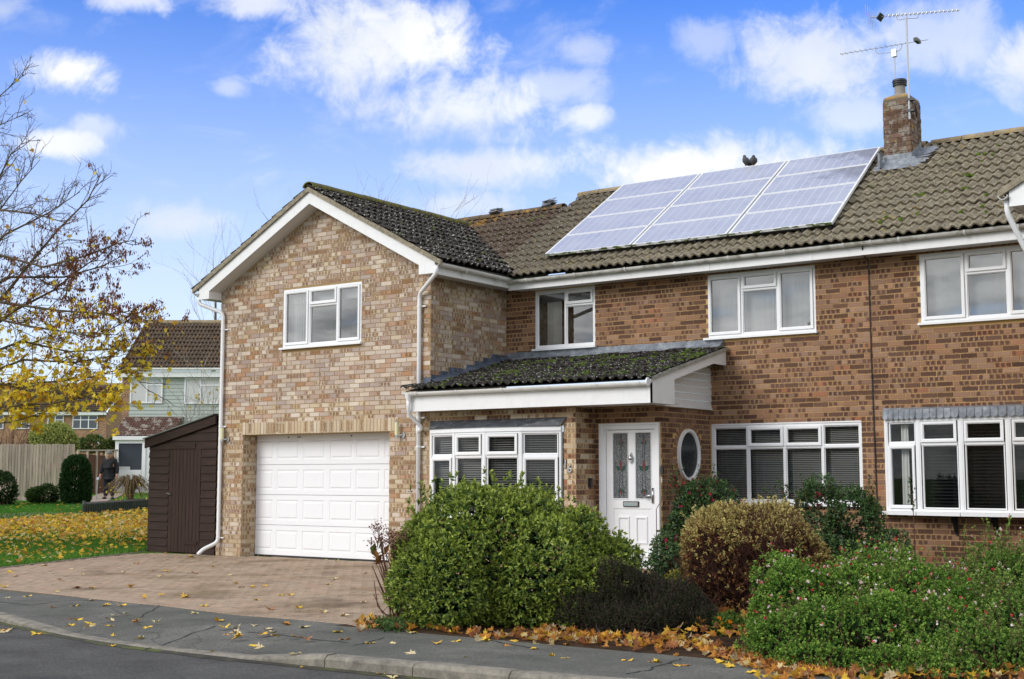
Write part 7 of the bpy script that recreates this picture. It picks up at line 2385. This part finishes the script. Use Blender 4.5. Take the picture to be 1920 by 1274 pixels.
mb.build('leaves', leaf_mat('autumn leaf', .6, .4, .2, .85), maple, kind='stuff')
wk = np.exp(-((ey - 540) / 95) ** 2) * np.clip((ex + 40) / 90, .25, 1) * np.clip(ex / 130, .4, 1.4)
pw = (wk * vis)[cand]; pw = pw / pw.sum()
sel = rng.choice(cand, 1300, p=pw)
mb = MB()
for s in sel:
    m_ = rng.integers(3, 8); P = ends[s] + rng.normal(0, .028, (m_, 3)); leaf_blades(mb, P, np.tile((0, 0, -1.0), (m_, 1)) + rng.normal(0, .3, (m_, 3)), rng.uniform(.045, .075, m_), .22, np.tile((.26, .10, .05), (m_, 1)) * rng.uniform(.6, 1.3, (m_, 1)))
mb.build('seed_clusters', LEAF_M, maple, kind='stuff')

# bare trees behind the house
for i, (px, d, top, lb) in enumerate(((560, 46, 335, 'leafless birch behind the gable wing, its twigs showing left of the ridge'), (655, 50, 300, 'fine leafless tree behind the gable, showing over the middle of its roof'), (800, 47, 325, 'leafless tree behind the far end of the gable roof'), (395, 60, 430, 'thin leafless tree in the distance left of the gable'))):
    tr = plant('bare_tree', lb, 'tree', px, 880, d, 'leafless trees behind the house')
    b = np.array(tr.location); hgt = at(px, top, d)[2] - b[2]
    mb = MB(); tp_ = []
    tk = [b, b + (0, 0, hgt * .35), b + (0.1, 0, hgt * .6), b + (.05, 0, hgt * .8)]
    m2 = MB(); m2.tube(tk, [.16, .12, .07, .03], 8); m2.build('trunk', BARK, tr)
    for q in range(15):
        f = rng.uniform(.55, .98); s = b + np.array((.05, 0, hgt * .8 * f)); a = rng.uniform(0, 6.28)
        grow(mb, tp_, s, unit(np.array((math.cos(a) * .8, math.sin(a) * .8, .75))), hgt * .22, .011, 0, 2, .45, .25, (2, 4), 4)
    mb.build('branches', PALETWIG, tr, kind='stuff')
tr = plant('bare_shrub', 'leafless shrub with a few yellow leaves behind the shed', 'shrub', 385, 880, 40)
b = np.array(tr.location); mb = MB(); tp_ = []
for q in range(14):
    t = at(rng.uniform(325, 405), rng.uniform(690, 770), 40); grow(mb, tp_, b + (t - b) * .45, unit(t - b), np.linalg.norm(t - b) * .5, .012, 0, 2, .5, .0, (2, 4), 4); mb.tube([b, b + (t - b) * .45], [.02, .012], 4, False)
mb.build('branches', PALETWIG, tr, kind='stuff')
q = np.array([x[1][-1] for x in tp_]); q = q[rng.choice(len(q), 24)]
mb = MB(); leaf_blades(mb, q, rng.normal(size=(len(q), 3)), .11, .35, np.tile((.55, .42, .08), (len(q), 1))); mb.build('leaves', LEAF_M, tr, kind='stuff')

# ---- lawns
def lawn(name, px0, px1, py0, py1, n_, h, wd, cols, where=None):
    P = ground_hit(rng.uniform(px0, px1, n_), rng.uniform(py0, py1, n_))
    if where is not None: P = P[where(P)]
    m_ = len(P)
    mb = MB(); d = unit(np.stack([rng.normal(0, .45, m_), rng.normal(0, .45, m_), np.ones(m_)], 1)); sd = unit(np.cross(d, rng.normal(size=(m_, 3))))
    hh = h * rng.uniform(.5, 1.3, m_)[:, None]
    V = np.stack([P - sd * wd, P + sd * wd, P + d * hh], 1).reshape(-1, 3)
    t = rng.random((m_, 1)); big = Bumps(8, (.5, 2))(P)[:, None] * .25
    c = np.array(cols[0]) * (1 - t) + np.array(cols[1]) * t; c = c * (1 + big)
    mb.add(V, np.arange(3 * m_).reshape(-1, 3), None, np.repeat(c, 3, axis=0))
    o = mb.build(name, LEAF_M, None); return tag(o, None, None, None, 'stuff')


inlawn = lambda P: ~((P[:, 0] > -1.92 + np.clip(-P[:, 1] / 3.7, 0, 1) * 1.0 - .02) & (P[:, 1] < .3)) & (P[:, 1] > -5.7)
lawn('lawn_grass', -60, 290, 955, 1066, 70000, .075, .009, ((.05, .14, .018), (.12, .26, .04)), inlawn)
lawn('lawn_grass', -40, 160, 941, 962, 16000, .07, .012, ((.05, .17, .02), (.09, .26, .04)))
lawn('lawn_grass', 1640, 1960, 1066, 1130, 9000, .06, .006, ((.05, .11, .02), (.11, .19, .04)), lambda P: P[:, 1] < D2 - .05)

# ---- fallen leaves
LCOL = [np.array(c) for c in ((.74, .50, .05), (.66, .40, .05), (.55, .25, .05), (.36, .15, .06), (.70, .58, .28), (.62, .50, .30))]


def litter(name, P, size, weights, tilt=.35, lift=.012, cup=.16):
    m_ = len(P); th = rng.uniform(0, 6.28, m_)
    Nn = unit(np.stack([rng.normal(0, tilt, m_), rng.normal(0, tilt, m_), np.ones(m_)], 1))
    Dr = np.stack([np.cos(th), np.sin(th), np.zeros(m_)], 1); Dr = unit(Dr - Nn * (Dr * Nn).sum(1, keepdims=True))
    pick = rng.choice(len(LCOL), m_, p=np.array(weights) / np.sum(weights)); col = np.array(LCOL)[pick] * rng.uniform(.75, 1.2, (m_, 1))
    mb = MB(); maple_leaves(mb, P + np.array((0, 0, 1)) * rng.uniform(.4, 1.6, (m_, 1)) * lift, Dr, Nn, size * rng.uniform(.7, 1.15, m_), col, cup)
    o = mb.build(name, bpy.data.materials['autumn leaf'], None); return tag(o, None, None, None, 'stuff')


n_ = 4600
px = rng.uniform(-40, 285, n_); py = rng.choice([0, 1], n_, p=[.16, .84]); py = np.where(py == 1, rng.normal(981, 17, n_), rng.uniform(955, 1062, n_))
py = np.clip(py, 940, 1064); kp_ = py > np.where(px < 158, 979 - px * .09, 965 - (px - 158) * .06)
P = ground_hit(px[kp_], py[kp_]); P = P[inlawn(P)]
litter('lawn_leaves', P, .105, (6, 5, 3, 1, 2, 1), .5, .05)
P = ground_hit(rng.uniform(0, 150, 60), rng.uniform(944, 960, 60)); litter('lawn_leaves', P, .10, (6, 4, 1, 0, 2, 0), .4, .04)
bx_ = [640, 740, 900, 1000, 1100, 1200, 1300, 1370, 1450, 1560, 1700, 1920]; by_ = [1176, 1172, 1193, 1196, 1199, 1206, 1214, 1232, 1258, 1268, 1290, 1310]
px = np.concatenate([rng.uniform(670, 780, 110), rng.uniform(800, 1050, 70), rng.uniform(1000, 1420, 350), rng.uniform(1380, 1560, 120)])
py = np.interp(px, bx_, by_) + np.where(px < 1000, rng.normal(0, 4, len(px)), rng.normal(-1, 7, len(px)))
litter('leaf_litter', ground_hit(px, py), .086, (1, 3, 7, 8, 1, 2), .6, .022, .42)
P = ground_hit(rng.uniform(1420, 1930, 170), rng.uniform(1256, 1282, 170)); litter('leaf_litter', P, .085, (2, 3, 5, 7, 1, 2), .6, .03, .4)
P = ground_hit(rng.uniform(1250, 1420, 120), rng.uniform(1150, 1215, 120)); litter('leaf_litter', P + np.array((0, 0, .04)), .10, (1, 2, 5, 5, 1, 1), .7, .05)

# single leaves on the paving: one object each
LEAFOBJ = mat('fallen leaf', .65, spec=.25, build=lambda k, p: (lambda oi: k.mix(1.0, oi.outputs['Color'], k.ramp(k.noise(pos(k), 45.0, 3), [(.3, (.75,) * 3), (.7, (1.12,) * 3)]), 'MULTIPLY'))(k.new('ShaderNodeObjectInfo')))
shapes = []
for i in range(6):
    mb = MB(); maple_leaves(mb, np.zeros((1, 3)), np.array([(0, 1.0, 0)]), np.array([(0, 0, 1.0)]), 1.0, np.ones((1, 3)), (.1, .2, .3, .05, .4, .15)[i])
    o = mb.build('fallen_leaf', LEAFOBJ, None); shapes.append(o.data); bpy.data.objects.remove(o)
c5 = [(265, 360), (360, 340), (425, 342), (265, 305), (375, 282), (330, 257), (550, 275), (610, 232), (680, 265), (725, 290), (757, 265), (880, 275), (965, 245), (1035, 282), (1070, 322), (1090, 338), (1150, 335), (1205, 332), (845, 382), (1145, 395), (925, 424), (885, 455), (1215, 437), (1355, 435), (1460, 453), (1530, 467), (1640, 405), (1635, 275), (1500, 300), (1485, 325), (1310, 375), (1270, 375), (655, 387), (720, 375), (590, 338), (420, 400), (345, 422), (240, 430), (460, 423), (540, 425), (570, 418), (510, 463), (575, 460), (480, 480), (345, 488), (310, 485), (400, 505), (380, 520), (340, 508), (480, 512), (598, 497), (620, 485), (700, 497), (655, 524), (512, 492), (525, 565), (655, 573), (520, 602), (240, 537), (175, 548), (965, 610), (935, 637), (975, 490), (1005, 520), (1060, 520), (1005, 552), (1080, 548), (1090, 558), (1145, 510), (1195, 525), (1200, 550), (1240, 545), (1305, 508), (1350, 520), (1330, 560), (1375, 570), (1135, 605), (1185, 610), (1245, 560), (1555, 572), (1530, 540), (1670, 592), (1335, 636), (1840, 543), (1780, 590), (870, 203), (740, 185), (1160, 197), (1190, 200), (1460, 215), (1490, 210), (1520, 220), (1610, 218), (300, 212), (210, 240), (70, 288), (40, 272), (130, 380), (40, 385), (15, 340)]
c6 = [(480, 985), (100, 980), (325, 915), (590, 965), (575, 918), (905, 970), (1005, 1010), (855, 990), (1140, 1050), (1210, 1065), (1195, 985), (1550, 1080), (1700, 1085), (1860, 1105), (640, 1058), (350, 1045), (165, 1150), (310, 1160), (400, 1170), (230, 1165), (770, 965)]
c7 = [(385, 968), (465, 990), (535, 1015), (70, 965), (205, 983), (690, 1015), (650, 1010)]
sp = [(x / 2.4, 960 + y / 2.4) for x, y in c5] + [(660 + x / 3, 880 + y / 3) for x, y in c6] + [(1200 + x / 2.667, 880 + y / 2.667) for x, y in c7]
sp += [(15, 1183), (22, 1178), (10, 1186), (72, 1188), (575, 1250), (590, 1247), (620, 1246), (612, 1250), (645, 1254), (720, 1264), (765, 1268)]
NAMES = ('bright yellow', 'golden yellow', 'orange brown', 'dark brown', 'pale cream', 'pale buff')
for (px, py) in sp:
    P = ground_hit(np.array([px]), np.array([py]))[0]
    x, y = P[0], P[1]
    on_drive = y > np.interp(x, dex, dey) + .13
    kl = kerb_at(np.interp(x, KP[:, 0], cum))
    if on_drive: z = float(gz(x, y)) + .010; where_ = 'paved drive'
    elif y > kl[1] + .14: z = -.10 + .004; where_ = 'grey pavement'
    elif y > kl[1] - .02: z = ZROAD + kerb_up(x) + .004; where_ = 'kerb top'
    else: z = ZROAD + .006; where_ = 'road by the kerb'
    t_ = (z - CP[2]) / (P[2] - CP[2]); P = CP + (P - CP) * t_
    ci = int(rng.choice(6, p=(.32, .22, .14, .05, .17, .10)))
    o = link(bpy.data.objects.new('fallen_leaf', shapes[rng.integers(6)]))
    o.location = P; o.rotation_euler = (rng.normal(0, .12), rng.normal(0, .12), rng.uniform(0, 6.28)); s_ = rng.uniform(.075, .125)
    o.scale = (s_, s_, s_); c_ = LCOL[ci] * rng.uniform(.85, 1.15); o.color = (*c_, 1)
    tag(o, NAMES[ci] + ' fallen maple leaf lying on the ' + where_, 'leaf', NAMES[ci] + ' leaves scattered on the ' + where_)

flush_pieces()
